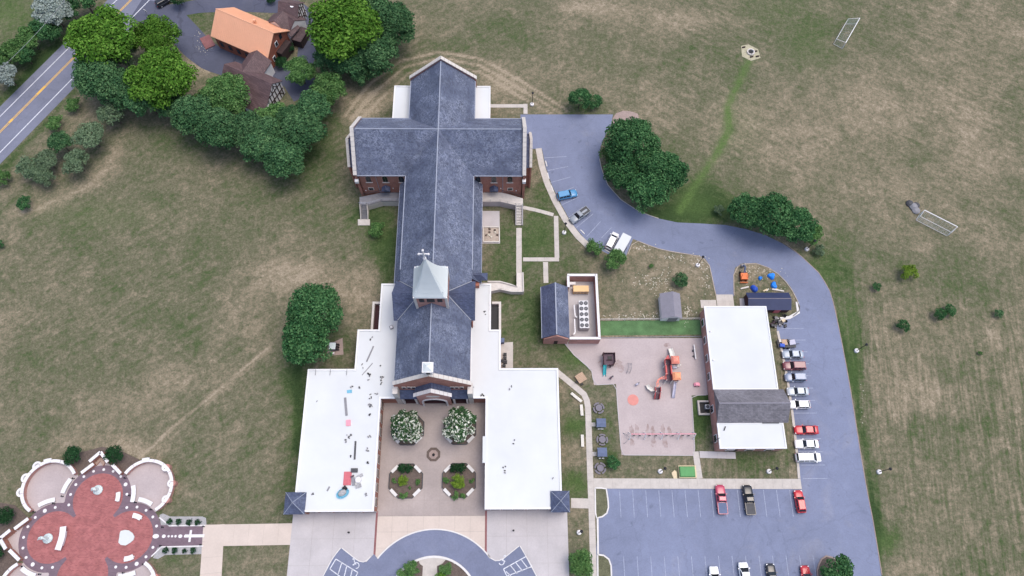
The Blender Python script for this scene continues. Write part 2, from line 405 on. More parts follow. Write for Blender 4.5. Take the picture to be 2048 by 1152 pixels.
def paving(name, x0, x1, y0, y1, nx, ny, z, m, parent=None, skip=None):
    """rectangular field of cast slabs with open joints"""
    if parent is None:
        parent = sheet(name, [(x0, y0), (x1, y0), (x1, y1), (x0, y1)], z-.03, 'joint')
    dx = (x1-x0)/nx; dy = (y1-y0)/ny; g = .015
    for i in range(nx):
        for j in range(ny):
            a, b = x0+i*dx, y0+j*dy
            if skip and skip(a+dx/2, b+dy/2): continue
            MB().box(a+g, a+dx-g, b+g, b+dy-g, z-.06, z+random.uniform(-.004, .004)).build('slab', m, parent)
    return parent
def arc(c, r, a0, a1, n):
    return [(c[0]+r*math.cos(math.radians(a0+(a1-a0)*i/n)), c[1]+r*math.sin(math.radians(a0+(a1-a0)*i/n))) for i in range(n+1)]

# ================================================================== SETTING
# ------------------------------------------------------------------ ground sheet
def ground():
    xs = np.concatenate([[-3500, -1500, -700, -400, -260, -200], np.arange(-165, 165.1, .6), [200, 260, 400, 700, 1500, 3500]])
    ys = np.concatenate([[-3000, -1200, -500, -200, -90, -50], np.arange(-25, 165.1, .6), [200, 260, 400, 700, 1500, 3500]])
    X, Y = np.meshgrid(xs, ys); nx, ny = len(xs), len(ys)
    v = np.column_stack([X.ravel(), Y.ravel(), np.zeros(nx*ny)])
    i, j = np.meshgrid(np.arange(nx-1), np.arange(ny-1)); a = (j*nx+i).ravel()
    f = np.column_stack([a, a+1, a+nx+1, a+nx])
    me = bpy.data.meshes.new('ground'); me.from_pydata(v.tolist(), [], f.tolist())
    cx = np.clip(X.ravel(), -165, 165); cy = np.clip(Y.ravel(), -25, 165)
    px, py = pix(cx, cy)
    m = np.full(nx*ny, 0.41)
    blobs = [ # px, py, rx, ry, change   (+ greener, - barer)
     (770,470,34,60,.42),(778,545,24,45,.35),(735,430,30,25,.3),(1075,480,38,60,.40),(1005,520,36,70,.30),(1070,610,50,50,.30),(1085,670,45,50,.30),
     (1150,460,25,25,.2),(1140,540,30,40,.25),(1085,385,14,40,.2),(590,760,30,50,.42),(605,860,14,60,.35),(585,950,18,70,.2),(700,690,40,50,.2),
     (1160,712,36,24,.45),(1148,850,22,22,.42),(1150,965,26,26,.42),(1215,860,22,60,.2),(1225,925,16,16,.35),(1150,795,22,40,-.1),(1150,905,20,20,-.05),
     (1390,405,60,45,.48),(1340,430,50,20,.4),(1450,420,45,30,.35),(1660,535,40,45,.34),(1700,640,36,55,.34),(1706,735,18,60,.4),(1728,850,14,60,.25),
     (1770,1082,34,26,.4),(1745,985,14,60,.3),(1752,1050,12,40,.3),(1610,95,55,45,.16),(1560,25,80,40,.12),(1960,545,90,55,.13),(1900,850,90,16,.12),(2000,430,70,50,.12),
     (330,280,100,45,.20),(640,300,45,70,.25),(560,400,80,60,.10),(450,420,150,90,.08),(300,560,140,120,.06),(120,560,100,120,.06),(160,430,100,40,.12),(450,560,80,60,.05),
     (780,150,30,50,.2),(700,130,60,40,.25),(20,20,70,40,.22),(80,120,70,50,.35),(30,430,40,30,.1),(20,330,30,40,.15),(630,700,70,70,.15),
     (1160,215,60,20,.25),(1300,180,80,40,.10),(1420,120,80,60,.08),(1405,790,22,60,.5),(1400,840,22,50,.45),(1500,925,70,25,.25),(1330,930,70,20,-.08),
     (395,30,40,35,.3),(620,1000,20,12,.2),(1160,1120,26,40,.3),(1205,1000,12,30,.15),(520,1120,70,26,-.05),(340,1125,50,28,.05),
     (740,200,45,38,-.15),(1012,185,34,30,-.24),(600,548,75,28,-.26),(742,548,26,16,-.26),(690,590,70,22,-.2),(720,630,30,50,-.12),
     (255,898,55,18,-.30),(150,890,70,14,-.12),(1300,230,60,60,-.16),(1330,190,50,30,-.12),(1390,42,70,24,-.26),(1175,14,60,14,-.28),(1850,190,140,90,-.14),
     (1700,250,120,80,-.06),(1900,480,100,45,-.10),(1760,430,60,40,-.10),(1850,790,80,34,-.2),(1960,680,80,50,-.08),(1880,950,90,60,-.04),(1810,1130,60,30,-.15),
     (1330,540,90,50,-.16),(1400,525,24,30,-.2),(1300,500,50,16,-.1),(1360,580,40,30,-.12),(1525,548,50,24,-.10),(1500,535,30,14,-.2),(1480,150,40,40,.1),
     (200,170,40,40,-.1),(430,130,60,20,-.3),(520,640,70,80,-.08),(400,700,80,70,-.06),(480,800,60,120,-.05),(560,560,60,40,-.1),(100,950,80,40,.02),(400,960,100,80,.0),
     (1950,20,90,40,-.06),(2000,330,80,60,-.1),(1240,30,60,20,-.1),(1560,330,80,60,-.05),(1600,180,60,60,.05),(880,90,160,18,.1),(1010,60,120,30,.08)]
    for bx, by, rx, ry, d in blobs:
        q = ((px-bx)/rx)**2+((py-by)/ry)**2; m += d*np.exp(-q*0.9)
    def seg(pts, wpx, d, soft=1.0):
        nonlocal m
        best = np.full(nx*ny, 1e9)
        for (ax, ay), (bx, by) in zip(pts[:-1], pts[1:]):
            dx, dy = bx-ax, by-ay; t = np.clip(((px-ax)*dx+(py-ay)*dy)/(dx*dx+dy*dy), 0, 1)
            best = np.minimum(best, np.hypot(px-ax-t*dx, py-ay-t*dy))
        m += d*np.exp(-(best/wpx)**2)
    for k, (w_, d_) in enumerate(((2.8, -.5), (2.8, -.45), (2.6, -.4))):
        o = 13*k
        seg([(690+o,232+o/2),(735+o,172+o),(800+o*.6,122+o),(880,104+o*.9),(960,118+o),(1040-o*.5,160+o),(1135-o,222+o*.3)], w_, d_)
    seg([(690,240),(740,225),(790,190)], 10, -.22); seg([(715,215),(760,180),(800,150)], 6, -.2)
    seg([(545,690),(470,750),(400,810),(330,868),(270,925)], 2.6, -.45); seg([(535,705),(450,775),(340,880)], 2.6, -.2)
    seg([(240,300),(190,360),(110,405),(20,430)], 13, -.22); seg([(60,370),(0,425)], 4, .18)
    seg([(1690,60),(1640,110),(1600,160),(1540,230)], 7, -.08)
    seg([(590,900),(596,740)], 7, .3); seg([(1120,985),(1135,1140)], 6, .12)
    seg([(165,165),(10,335)], 5, .22); seg([(130,75),(0,205)], 9, .4)
    seg([(1675,640),(1715,790),(1745,1000),(1765,1152)], 6, .25)
    keep = m; m = np.zeros(nx*ny)
    seg([(1500,118),(1470,180),(1455,215),(1458,260),(1435,305),(1395,365),(1360,420)], 8, .95); seg([(1458,230),(1456,265),(1440,300)], 12, .3)
    for bx, by, rx, ry, d in [(1390,412,40,26,.55),(1150,850,20,20,.6),(1150,968,24,22,.6),(1162,714,30,20,.6),(770,480,22,40,.35),(1075,480,30,50,.3),(1690,640,24,40,.35),(1770,1084,28,20,.5),(1706,740,14,50,.45),(590,850,20,20,.3),(180,430,120,30,.2),(15,30,60,40,.5),(1650,545,30,30,.3),(1400,810,18,50,.5),(1560,20,90,40,.15),(1620,95,50,40,.2),(1480,250,40,60,.15)]:
        m += d*np.exp(-.9*(((px-bx)/rx)**2+((py-by)/ry)**2))
    lush = np.clip(m, 0, 1); m = keep
    la = me.attributes.new('lush', 'FLOAT', 'POINT'); la.data.foreach_set('value', lush.astype(np.float32))
    at = me.attributes.new('greenness', 'FLOAT', 'POINT'); at.data.foreach_set('value', m.astype(np.float32))  # grass tone, from bare tan up to dark green
    sg = lambda t: 1/(1+np.exp(-t))
    right = sg((cx-30)/9); up = sg((cy-58)/8)
    for nm, w_ in (('sa', 1-right), ('sb', right*up), ('sc', right*(1-up))):
        q_ = me.attributes.new(nm, 'FLOAT', 'POINT'); q_.data.foreach_set('value', w_.astype(np.float32))
    mt = bpy.data.materials.new('dry_grass'); mt.use_nodes = True; nt = mt.node_tree; L = nt.links.new
    b = nt.nodes['Principled BSDF']; b.inputs['Roughness'].default_value = 1.0; b.inputs['Specular IOR Level'].default_value = 0.1
    geo = nt.nodes.new('ShaderNodeNewGeometry'); a = nt.nodes.new('ShaderNodeAttribute'); a.attribute_name = 'greenness'
    def noise(scale, det=4, rough=.6, stretch=None, rot=0.0, dist=0.0):
        n = nt.nodes.new('ShaderNodeTexNoise'); n.inputs['Scale'].default_value = scale; n.inputs['Detail'].default_value = det
        n.inputs['Roughness'].default_value = rough; n.inputs['Distortion'].default_value = dist
        if stretch:
            mp = nt.nodes.new('ShaderNodeMapping'); mp.inputs['Rotation'].default_value = (0, 0, rot); mp.inputs['Scale'].default_value = (*stretch, 1)
            L(geo.outputs['Position'], mp.inputs[0]); L(mp.outputs[0], n.inputs['Vector'])
        else: L(geo.outputs['Position'], n.inputs['Vector'])
        return n.outputs[0]
    def rng(sock, amp, lo=.3, hi=.7):
        r = nt.nodes.new('ShaderNodeMapRange'); L(sock, r.inputs[0]); r.inputs[1].default_value = lo; r.inputs[2].default_value = hi
        r.inputs[3].default_value = -amp; r.inputs[4].default_value = amp; return r.outputs[0]
    def add(x, y):
        q = nt.nodes.new('ShaderNodeMath'); q.operation = 'ADD'; L(x, q.inputs[0]); L(y, q.inputs[1]); return q.outputs[0]
    def mul(x, y):
        q = nt.nodes.new('ShaderNodeMath'); q.operation = 'MULTIPLY'; L(x, q.inputs[0]); L(y, q.inputs[1]); return q.outputs[0]
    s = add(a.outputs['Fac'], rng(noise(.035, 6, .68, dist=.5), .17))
    s = add(s, rng(noise(.17, 6, .75, dist=.8), .16))
    s = add(s, rng(noise(.8, 6, .85, dist=.3), .30))
    # mowing streaks: one direction in each field
    def streak(deg, along, across, det=3):
        vr = nt.nodes.new('ShaderNodeVectorRotate'); vr.rotation_type = 'Z_AXIS'; vr.inputs['Angle'].default_value = -math.radians(deg); L(geo.outputs['Position'], vr.inputs['Vector'])
        mp = nt.nodes.new('ShaderNodeMapping'); mp.inputs['Scale'].default_value = (along, across, 1); L(vr.outputs[0], mp.inputs[0])
        n = nt.nodes.new('ShaderNodeTexNoise'); n.inputs['Scale'].default_value = 1; n.inputs['Detail'].default_value = det; n.inputs['Roughness'].default_value = .65; n.inputs['Distortion'].default_value = .25
        L(mp.outputs[0], n.inputs['Vector']); return n.outputs[0]
    fade = nt.nodes.new('ShaderNodeMapRange'); L(noise(.03, 3), fade.inputs[0]); fade.inputs[1].default_value = .35; fade.inputs[2].default_value = .62; fade.inputs[3].default_value = .25
    for nm, deg, al, ac, amp in (('sa', 34, .12, .9, .13), ('sb', -32, .12, .9, .14), ('sc', 84, .09, 1.15, .30)):
        wt = nt.nodes.new('ShaderNodeAttribute'); wt.attribute_name = nm
        s = add(s, mul(mul(rng(streak(deg, al, ac), amp), wt.outputs['Fac']), fade.outputs[0]))
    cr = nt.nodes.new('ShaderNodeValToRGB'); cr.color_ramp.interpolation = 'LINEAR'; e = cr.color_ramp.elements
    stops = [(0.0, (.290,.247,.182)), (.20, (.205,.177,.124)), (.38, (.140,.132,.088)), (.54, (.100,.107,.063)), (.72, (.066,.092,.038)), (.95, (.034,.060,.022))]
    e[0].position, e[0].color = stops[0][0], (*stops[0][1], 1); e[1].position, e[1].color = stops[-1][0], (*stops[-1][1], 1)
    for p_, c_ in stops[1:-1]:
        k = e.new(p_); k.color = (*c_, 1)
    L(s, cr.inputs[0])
    f2 = noise(2.4, 4, .85); r2 = nt.nodes.new('ShaderNodeMapRange'); L(f2, r2.inputs[0]); r2.inputs[1].default_value = .3; r2.inputs[2].default_value = .7; r2.inputs[3].default_value = .64; r2.inputs[4].default_value = 1.36
    sc = nt.nodes.new('ShaderNodeVectorMath'); sc.operation = 'SCALE'; lu = nt.nodes.new('ShaderNodeAttribute'); lu.attribute_name = 'lush'
    lm = nt.nodes.new('ShaderNodeMapRange'); L(noise(.7, 5, .8), lm.inputs[0]); lm.inputs[1].default_value = .3; lm.inputs[2].default_value = .6; lm.inputs[3].default_value = .35
    mg = nt.nodes.new('ShaderNodeMix'); mg.data_type = 'RGBA'; L(mul(lu.outputs['Fac'], lm.outputs[0]), mg.inputs[0]); L(cr.outputs[0], mg.inputs[6]); mg.inputs[7].default_value = (.082,.135,.042, 1)
    L(mg.outputs[2], sc.inputs[0]); L(r2.outputs[0], sc.inputs['Scale'])
    L(sc.outputs[0], b.inputs['Base Color'])
    bp = nt.nodes.new('ShaderNodeBump'); bp.inputs['Strength'].default_value = .6; bp.inputs['Distance'].default_value = .15
    L(noise(2.2, 5, .7), bp.inputs['Height']); L(bp.outputs[0], b.inputs['Normal'])
    me.materials.append(mt); o = bpy.data.objects.new('ground', me); C.objects.link(o); struct(o)
    return o
ground()

# ------------------------------------------------------------------ main road
def road():
    def fit(ps):
        q = [W(*p) for p in ps]; return (q[0].x, q[0].y), (q[-1].x, q[-1].y)
    (ax, ay), (bx, by) = fit([(0, 264), (259, 3)]); d = Vector((bx-ax, by-ay)).normalized(); n = Vector((-d.y, d.x))
    o = Vector((ax, ay))
    def off(p): q = W(*p); return (Vector((q.x, q.y))-o).dot(n)
    left = (off((0, 213))+off((140, 75)))/2; right = (off((0, 331))+off((172, 149)))/2
    wl = (off((0, 233))+off((143, 91))+off((229, 3)))/3; wr = (off((0, 304))+off((164, 138))+off((297, 1)))/3
    S0, S1 = -900, 900
    def strip(o0, o1, s0, s1, z): return [(*(o+d*s0+n*o0), z), (*(o+d*s1+n*o0), z), (*(o+d*s1+n*o1), z), (*(o+d*s0+n*o1), z)]
    r = sheet('main_road', [p[:2] for p in strip(right, left, S0, S1, 0)], .02, 'asphalt')
    for k, w in ((wl, .16), (wr, .18)):
        b = MB().poly(strip(k-w, k+w*.3, S0, S1, .03)); x = b.build('edge_line', 'paint', r)
    for k in (-.17, .17):
        MB().poly(strip(k-.09, k+.09, S0, S1, .03)).build('centre_line', 'paint_yellow', r)
    for s0, s1 in ((3, 4.4), (12.6, 15.6)):
        MB().poly(strip(-.30, .34, s0, s1, .035)).build('yellow_patch', 'paint_yellow', r)
road()
def asphalt_strip(name, pxs, w, z, m):
    pts = resample([WXY(*p) for p in pxs], 2.0); l = offset(pts, w/2); r = offset(pts, -w/2); b = MB()
    for i in range(len(pts)-1): b.poly([(*r[i], z), (*r[i+1], z), (*l[i+1], z), (*l[i], z)])
    return struct(b.build(name, m))
asphalt_strip('house_driveway', [(272,18),(318,30),(345,42),(368,66),(395,96),(425,118),(470,132),(540,140),(590,152),(615,190)], 7.5, .028, 'drive_old')
asphalt_strip('house_drive_loop', [(330,24),(400,12),(470,9),(540,12),(590,14),(614,34),(616,80),(612,120),(592,150)], 4.6, .024, 'drive_old')

# ------------------------------------------------------------------ church drive and car parks
outer = [(1041,229),(1226,229),(1222,250),(1214,263),(1201,293),(1199,318),(1204,343),(1216,371),(1241,399),(1279,424),(1317,437),(1355,445),(1400,447),(1450,450),(1490,458),(1530,470),(1565,487),(1600,510),(1640,548),(1659,580),(1668,610),(1681,672),(1694,740),(1706,810),(1720,900),(1735,987),(1746,1042),(1761,1140),(1780,1260)]
inner = [(1190,1260),(1192,1100),(1196,1050),(1199,977),(1600,977),(1596,957),(1592,900),(1584,830),(1574,760),(1562,700),(1553,655),(1556,636),(1585,632),(1598,626),(1600,612),(1592,595),(1580,572),(1560,550),(1540,536),(1512,526),(1484,527),(1470,536),(1467,550),(1468,592),(1432,592),(1424,556),(1420,532),(1411,518),(1398,511),(1345,503),(1318,497),(1292,488),(1266,478),(1252,512),(1228,514),(1200,500),(1170,478),(1142,445),(1121,406),(1104,371),(1091,333),(1084,298),(1042,298)]
lot = sheet('church_drive', [WXY(*p) for p in outer+inner], .02, 'lot')
def line(p, q, w=.11, par=lot, m='paint_faint', z=.032):
    a = Vector(WXY(*p)) if not isinstance(p, Vector) else p; b = Vector(WXY(*q)) if not isinstance(q, Vector) else q
    d = (b-a).normalized(); n = Vector((-d.y, d.x))*w/2
    return MB().poly([(*(a-n), z), (*(b-n), z), (*(b+n), z), (*(a+n), z)]).build('bay_line', m, par)
X0l = W(1240, 1000).x
y0, y1 = W(1240, 978).y, W(1240, 1035).y
for k in range(14): line(Vector((X0l+2.655*k, y0-.3)), Vector((X0l+2.655*k, y1)))
y0 = W(1250, 1113).y
for k in range(15): line(Vector((W(1248, 1130).x+2.66*k, y0)), Vector((W(1248, 1130).x+2.66*k, y0-5.5)))
Yb = W(1620, 957).y
for k in range(13):
    y = Yb+2.68*k; xs = W(1597-k*3.6, 957-25*k).x
    line(Vector((xs+.9, y)), Vector((xs+5.9, y)))
for a, b in [((1088,316),(1133,313)),((1096,341),(1136,333)),((1098,366),(1141,354)),((1110,390),(1148,374)),((1121,411),(1158,394)),((1137,435),(1166,414)),((1153,455),(1186,428)),((1173,474),(1201,443)),((1203,476),(1223,455))]: line(a, b, .12)
for i, (a, b) in enumerate([((1091,322),(1094,333)),((1095,346),(1098,358)),((1102,371),(1107,383)),((1161,460),(1169,468)),((1209,499),(1220,505))]):
    o = ribbon(MB(), [WXY(*a), WXY(*b)], .22, .02, .15).build('wheel_stop', 'concrete_pale')
    tag(o, ['white concrete wheel stop in the northernmost parking bay','white concrete wheel stop two bays north of the blue SUV','white concrete wheel stop just north of the blue SUV','white concrete wheel stop south of the silver pickup','white concrete wheel stop by the round tree and white minivan'][i], 'wheel stop', 'wheel stops of the upper car park')
# kerbs
def kerb(pts, w=.2, h=.14, m='concrete_pale', par=lot, step=2.5, name='kerb'):
    q = resample([WXY(*p) for p in pts], step)
    return ribbon(MB(), q, w, 0, h).build(name, m, par)
kerb([(1199,318),(1204,343),(1216,371),(1241,399),(1279,424),(1317,437)], .15, .1, 'concrete')
kerb([(1570,487),(1600,510),(1640,548),(1659,580),(1668,610),(1681,672),(1694,740),(1706,810),(1720,900),(1735,987),(1746,1042),(1764,1150)], .16, .06, 'gravel_tan')
kerb([(1256,508),(1268,479),(1292,489),(1318,498),(1345,504),(1398,512),(1411,519),(1420,533),(1424,556),(1432,592)], .18, .12, 'dirt')
kerb([(1585,633),(1598,627),(1600,613),(1592,596),(1580,573),(1560,551),(1540,537),(1512,527),(1484,528),(1470,537),(1467,551),(1468,590)], .18, .12, 'dirt')
kerb([(1557,639),(1585,634),(1596,628),(1598,616),(1594,604)], .7, .12, 'concrete_pale')
kerb([(1555,662),(1563,700),(1575,760),(1585,830),(1593,900),(1598,957)], .5, .13, 'concrete')
# planting islands west of the lower car park and one at its south-east corner
for k, (o_, lab) in enumerate([([(1190,976),(1212,976),(1216,1000),(1217,1020),(1211,1031),(1197,1036),(1191,1036)], 0), ([(1195,1109),(1206,1110),(1217,1117),(1222,1130),(1224,1180),(1196,1180)], 1), ([(1636,1180),(1634,1140),(1640,1120),(1652,1112),(1668,1116),(1690,1134),(1706,1160),(1708,1180)], 2)]):
    pts = [WXY(*p) for p in o_]; pr = sheet('planting_island', pts, .045, 'soil' if k == 2 else 'turf_dry')  if False else None
    b = MB(); b.prism(pts, .0, .06); isl = struct(b.build('planting_island', 'soil' if k == 2 else 'island_grass'))
    ribbon(MB(), resample(pts+[pts[0]], 1.2), .28, 0, .15).build('kerb', 'concrete_pale' if k < 2 else 'gravel_tan', isl)
kerb([(1195,1036),(1196,1108)], .35, .15, 'concrete_pale')
# pale gravel heap edge, concrete aprons
sheet('gravel_patch', [WXY(*p) for p in [(1226,236),(1232,227),(1246,222),(1262,223),(1276,228),(1278,240),(1262,242),(1250,246),(1240,252),(1226,252)]], .05, 'gravel_tan')
paving('loading_apron', W(1433, 600).x, W(1467, 600).x, W(1450, 616).y, W(1450, 589).y, 2, 2, .06, 'concrete')
paving('side_apron', W(1401, 606).x, W(1433, 606).x-.05, W(1450, 616).y, W(1450, 600).y, 2, 1, .06, 'concrete')
sheet('door_pad', [WXY(*p) for p in [(1479,597),(1490,597),(1491,612),(1480,612)]], .05, 'concrete_cool')
sheet('scrubby_island', [WXY(*p) for p in [(1469,592),(1469,548),(1473,538),(1485,530),(1512,529),(1540,539),(1558,552),(1577,575),(1590,600),(1596,615),(1590,628),(1556,632),(1500,600),(1490,594)]], .012, 'dirt_grass' if 'dirt_grass' in M else 'soil') if False else None

# ------------------------------------------------------------------ footpaths
walk('east_walk', [(1113,743),(1146,770),(1172,792),(1176,815),(1178,876),(1180,940),(1183,1010),(1186,1110),(1188,1190)], 1.25, 'concrete', 1.5)
walk('car_park_walk', [(1187,967),(1602,968)], 2.0, 'concrete', 1.9, .12)
walk('annex_path', [(1391,903),(1399,957)], 1.25, 'concrete', 1.4, .06)
walk('annex_landing', [(1399,909),(1471,911)], 1.35, 'concrete_cool', 1.9, .09)
walk('pavilion_path', [(1142,1006),(1178,1007)], 1.9, 'concrete', 1.9, .06)
walk('chancel_path', [(980,212),(1048,212)], 1.0, 'concrete', 1.8, .06)
walk('chancel_return_path', [(1051,208),(1051,228)], 1.0, 'concrete', 1.3, .075)
walk('curved_walk', [(1077,297),(1083,330),(1094,366),(1110,402),(1131,440),(1155,472),(1176,492)], 1.45, 'concrete', 1.6, .11)
walk('stair_path', [(1046,415),(1075,421),(1107,430)], .9, 'concrete', 1.5, .085)
walk('lawn_path', [(1112,432),(1114,516)], 1.05, 'concrete', 1.5, .075)
walk('ramp_path', [(1038,456),(1038,545)], 1.25, 'concrete', 1.5, .065)
walk('cross_path', [(1046,519),(1118,519)], .95, 'concrete', 1.5, .085)
walk('pump_house_path', [(1091,524),(1092,566)], 1.1, 'concrete', 1.5, .06)
walk('garden_path_bar', [(408,1071),(586,1068)], 4.0, 'beige', 3.0, .06)
walk('garden_path_arm', [(428,1050),(420,1180)], 4.1, 'beige', 3.0, .072)
walk('swing_pad_path', [(1181,849),(1191,849)], .8, 'concrete', .9, .065)
walk('swing_pad_path', [(1184,908),(1193,908)], .8, 'concrete', .9, .065)

# ------------------------------------------------------------------ courtyard, forecourts and turning circle
def inring(x, y): return (x+13.2)**2+(y+6.6)**2 < 13.2**2
paving('courtyard', -24.72, -3.08, 9.8, 33.6, 7, 8, .07, 'plaza')
paving('entrance_apron', -24.72, -3.08, -14, 9.78, 7, 8, .068, 'beige', skip=lambda x, y: (x+13.2)**2+(y+6.6)**2 < 9.5**2)
paving('west_forecourt', -41.3, -24.74, -14, 10.5, 4, 5, .066, 'concrete_cool')
paving('east_forecourt', -3.06, 13.1, -14, 10.9, 4, 5, .066, 'concrete_cool')
for x in (-24.73, -3.07): struct(MB().box(x-.2, x+.2, 1.3, 10.7, 0, .085).build('brick_band', 'band_red'))
cc = (-13.15, -6.6); Ro, Ri = 13.75, 9.0
def ring_sheet():
    # ring joined with the two accessible-bay spurs
    b = MB(); n = 72
    po, pi = arc(cc, Ro, 0, 360, n), arc(cc, Ri, 0, 360, n)
    for i in range(n): b.poly([(*pi[i], .1), (*po[i], .1), (*po[i+1], .1), (*pi[i+1], .1)])
    o = struct(b.build('turning_circle', 'ring'))
    for spur in ([(968,1100),(980,1117),(995,1122),(1008,1116),(1039,1092),(1050,1106),(1092,1195),(1000,1200),(960,1140)], [(748,1108),(733,1124),(722,1123),(714,1119),(683,1096),(665,1116),(622,1200),(720,1200),(775,1140)]):
        q = [WXY(*p) for p in spur]; MB().poly([(*p, .104) for p in q]).build('accessible_bay', 'ring', o)
    ribbon(MB(), arc(cc, Ro+.12, 38, 142, 40), .26, 0, .16).build('kerb', 'concrete_pale', o)
    ribbon(MB(), arc(cc, Ri-.2, 0, 360, 60), .42, 0, .2).build('kerb', 'concrete_pale', o)
    for s_ in ([(976,1109),(984,1119),(995,1123),(1007,1117),(1038,1092)], [(741,1113),(731,1124),(722,1124),(714,1120),(684,1096)], [(1040,1092),(1048,1105),(1072,1150),(1090,1190)], [(681,1096),(665,1117),(645,1155),(625,1195)]):
        ribbon(MB(), resample([WXY(*p) for p in s_], .9), .16, 0, .16).build('kerb', 'concrete_pale', o)
    # hatching and wheelchair marks
    H = [((1007,1138),(1052,1113)),((1014,1152),(1064,1133)),((1007,1138),(1014,1153)),((1052,1113),(1064,1133)),((1021,1131),(1034,1147)),((1032,1126),(1045,1142)),((1043,1120),(1056,1137)),((1012,1143),(1022,1152))]
    H += [((672,1118),(716,1145)),((660,1138),(690,1160)),((672,1118),(660,1138)),((716,1145),(708,1160)),((684,1125),(676,1150)),((694,1131),(688,1156)),((705,1138),(700,1160))]
    for p, q in H: line(p, q, .17, o, 'paint', .125)
    for (px, py), sg in (((1003, 1124), 1), ((713, 1131), -1)):
        c = Vector(WXY(px, py)); k = Vector((sg*.5, .85)).normalized(); n_ = Vector((-k.y, k.x))
        b = MB(); pts = [c+(k*math.sin(t)+n_*math.cos(t))*.52 for t in np.linspace(.6, 5.4, 12)]
        ribbon(b, pts, .15, .11, .127); ribbon(b, [c+k*.2, c+k*.95, c+k*1.2+n_*.2*sg], .16, .11, .128); ribbon(b, [c+k*.45, c+k*.45-n_*.6*sg], .14, .11, .1275)
        b.lathe((*(c+k*1.35), .11), [(.17, 0), (.17, .018)], 10)
        b.build('wheelchair_symbol', 'paint', o)
    return o
ring_sheet()
struct(MB().prism(arc(cc, Ri-.4, 0, 359, 48), .0, .07).build('circle_bed', 'soil'))
struct(MB().prism([WXY(*p) for p in [(836,1118),(868,1112),(893,1118),(884,1128),(874,1132),(876,1185),(843,1185),(846,1132),(840,1128)]], .0, .12).build('circle_path', 'concrete'))

# ------------------------------------------------------------------ playground surface
pg = [(1127,683),(1147,709),(1183,740),(1188,770),(1232,768),(1237,836),(1243,910),(1390,911),(1383,791),(1416,790),(1404,676),(1200,677),(1200,683)]
pgs = sheet('playground_surface', [WXY(*p) for p in pg], .03, 'rubber')
kerb([(1127,684),(1147,709),(1183,740),(1188,770),(1232,768),(1237,836),(1243,910),(1390,911),(1383,791),(1412,790)], .16, .12, 'concrete_cool', pgs, 1.8, 'timber_edging')
kerb([(1201,676),(1403,673)], .14, .16, 'grey', pgs, 2.0, 'timber_edging')
sheet('turf_strip', [WXY(*p) for p in [(1201,642),(1400,640),(1403,669),(1201,671)]], .02, 'turf')
for wi, (wx, wy, rx, ry) in enumerate([(1263,862,5,14),(1274,862,5,16),(1296,862,5,14),(1306,864,5,17),(1326,862,5,15),(1339,864,5,14),(1361,872,5,9),(1264,885,6,9),(1307,886,6,10),(1330,885,6,11),(1236,730,10,12),(1242,738,8,10),(1334,690,8,5),(1202,728,6,10)]):
    c_ = W(wx, wy); n_ = 14; rr_ = random.Random(wx); q_ = [(c_.x+rx*.1*math.cos(2*PI*i/n_)*rr_.uniform(.6, 1.2), c_.y+ry*.1*math.sin(2*PI*i/n_)*rr_.uniform(.6, 1.2), .034+.0015*wi) for i in range(n_)]
    MB().poly(q_).build('worn_patch', 'wear', pgs)
o = MB().lathe((*WXY(1266, 800), .03), [(1.18, 0), (1.18, .05)], 28).build('rubber_disc', 'pad_red'); tag(o, 'round coral rubber disc on the playground floor', 'play pad')

# ================================================================== CHURCH
church = thing('church', 'large red brick cross-shaped church with slate roofs, pale tower and white flat-roofed wings', 'church', (-13.7, 62, 0))
XA = -13.7; ZE, ZR = 10.5, 17.5; HW = 7.5; SL = (ZR-ZE)/HW; YT = 88.6
def part(b, name, m, par=None, smooth=False): return b.build(name, m, par or church, smooth)
# --- main walls
part(MB().box(XA-7.1, XA+7.1, 34.2, 106.9, 0, 10.6), 'nave_wall', 'brick')
part(MB().box(-31.9, 4.6, YT-7.1, YT+7.1, 0, 10.6), 'transept_wall', 'brick')
part(MB().box(XA-8.9, XA+8.9, 56.5, YT-7.0, 0, 6.3), 'aisle_wall', 'brick')
# --- roofs
nr = part(MB().gable(XA-HW, XA+HW, 34.3, 107.0, ZE, ZR, 'y'), 'nave_roof', 'slate')
tr = part(MB().gable(-32.3, 5.0, YT-HW, YT+HW, ZE+.02, ZR-.04, 'x'), 'transept_roof', 'slate')
part(MB().box(XA-.1, XA+.1, 34.6, 48.3, ZR-.12, ZR+.03), 'ridge_cap', 'gutter', nr)
part(MB().box(XA-.1, XA+.1, 54.7, 106.6, ZR-.12, ZR+.03), 'ridge_cap', 'gutter', nr)
part(MB().box(-31.6, 4.3, YT-.09, YT+.09, ZR-.16, ZR+.01), 'ridge_cap', 'gutter', tr)
for s in (-1, 1):
    x = XA+s*(HW+.06)
    for a, b in ((58.5, YT-HW-.1), (YT+HW+.1, 106.6)): part(MB().box(x-.09, x+.09, a, b, ZE-.14, ZE+.05), 'gutter', 'gutter', nr)
    for a, b in ((-32, XA-HW-.2), (XA+HW+.2, 4.7)):
        y = YT+s*(HW+.06); part(MB().box(a, b, y-.08, y+.08, ZE-.14, ZE+.05), 'gutter', 'gutter', tr)
    # aisle lean-to roofs
    xi, xo = XA+s*7.15, XA+s*9.35
    part(MB().slab([(xi, 57.2, 8.9), (xo, 57.2, 6.1), (xo, YT-7.1, 6.1), (xi, YT-7.1, 8.9)], .25), 'aisle_roof', 'slate')
    part(MB().box(xo-.08, xo+.08, 57.2, YT-7.2, 5.85, 6.12), 'gutter', 'gutter')
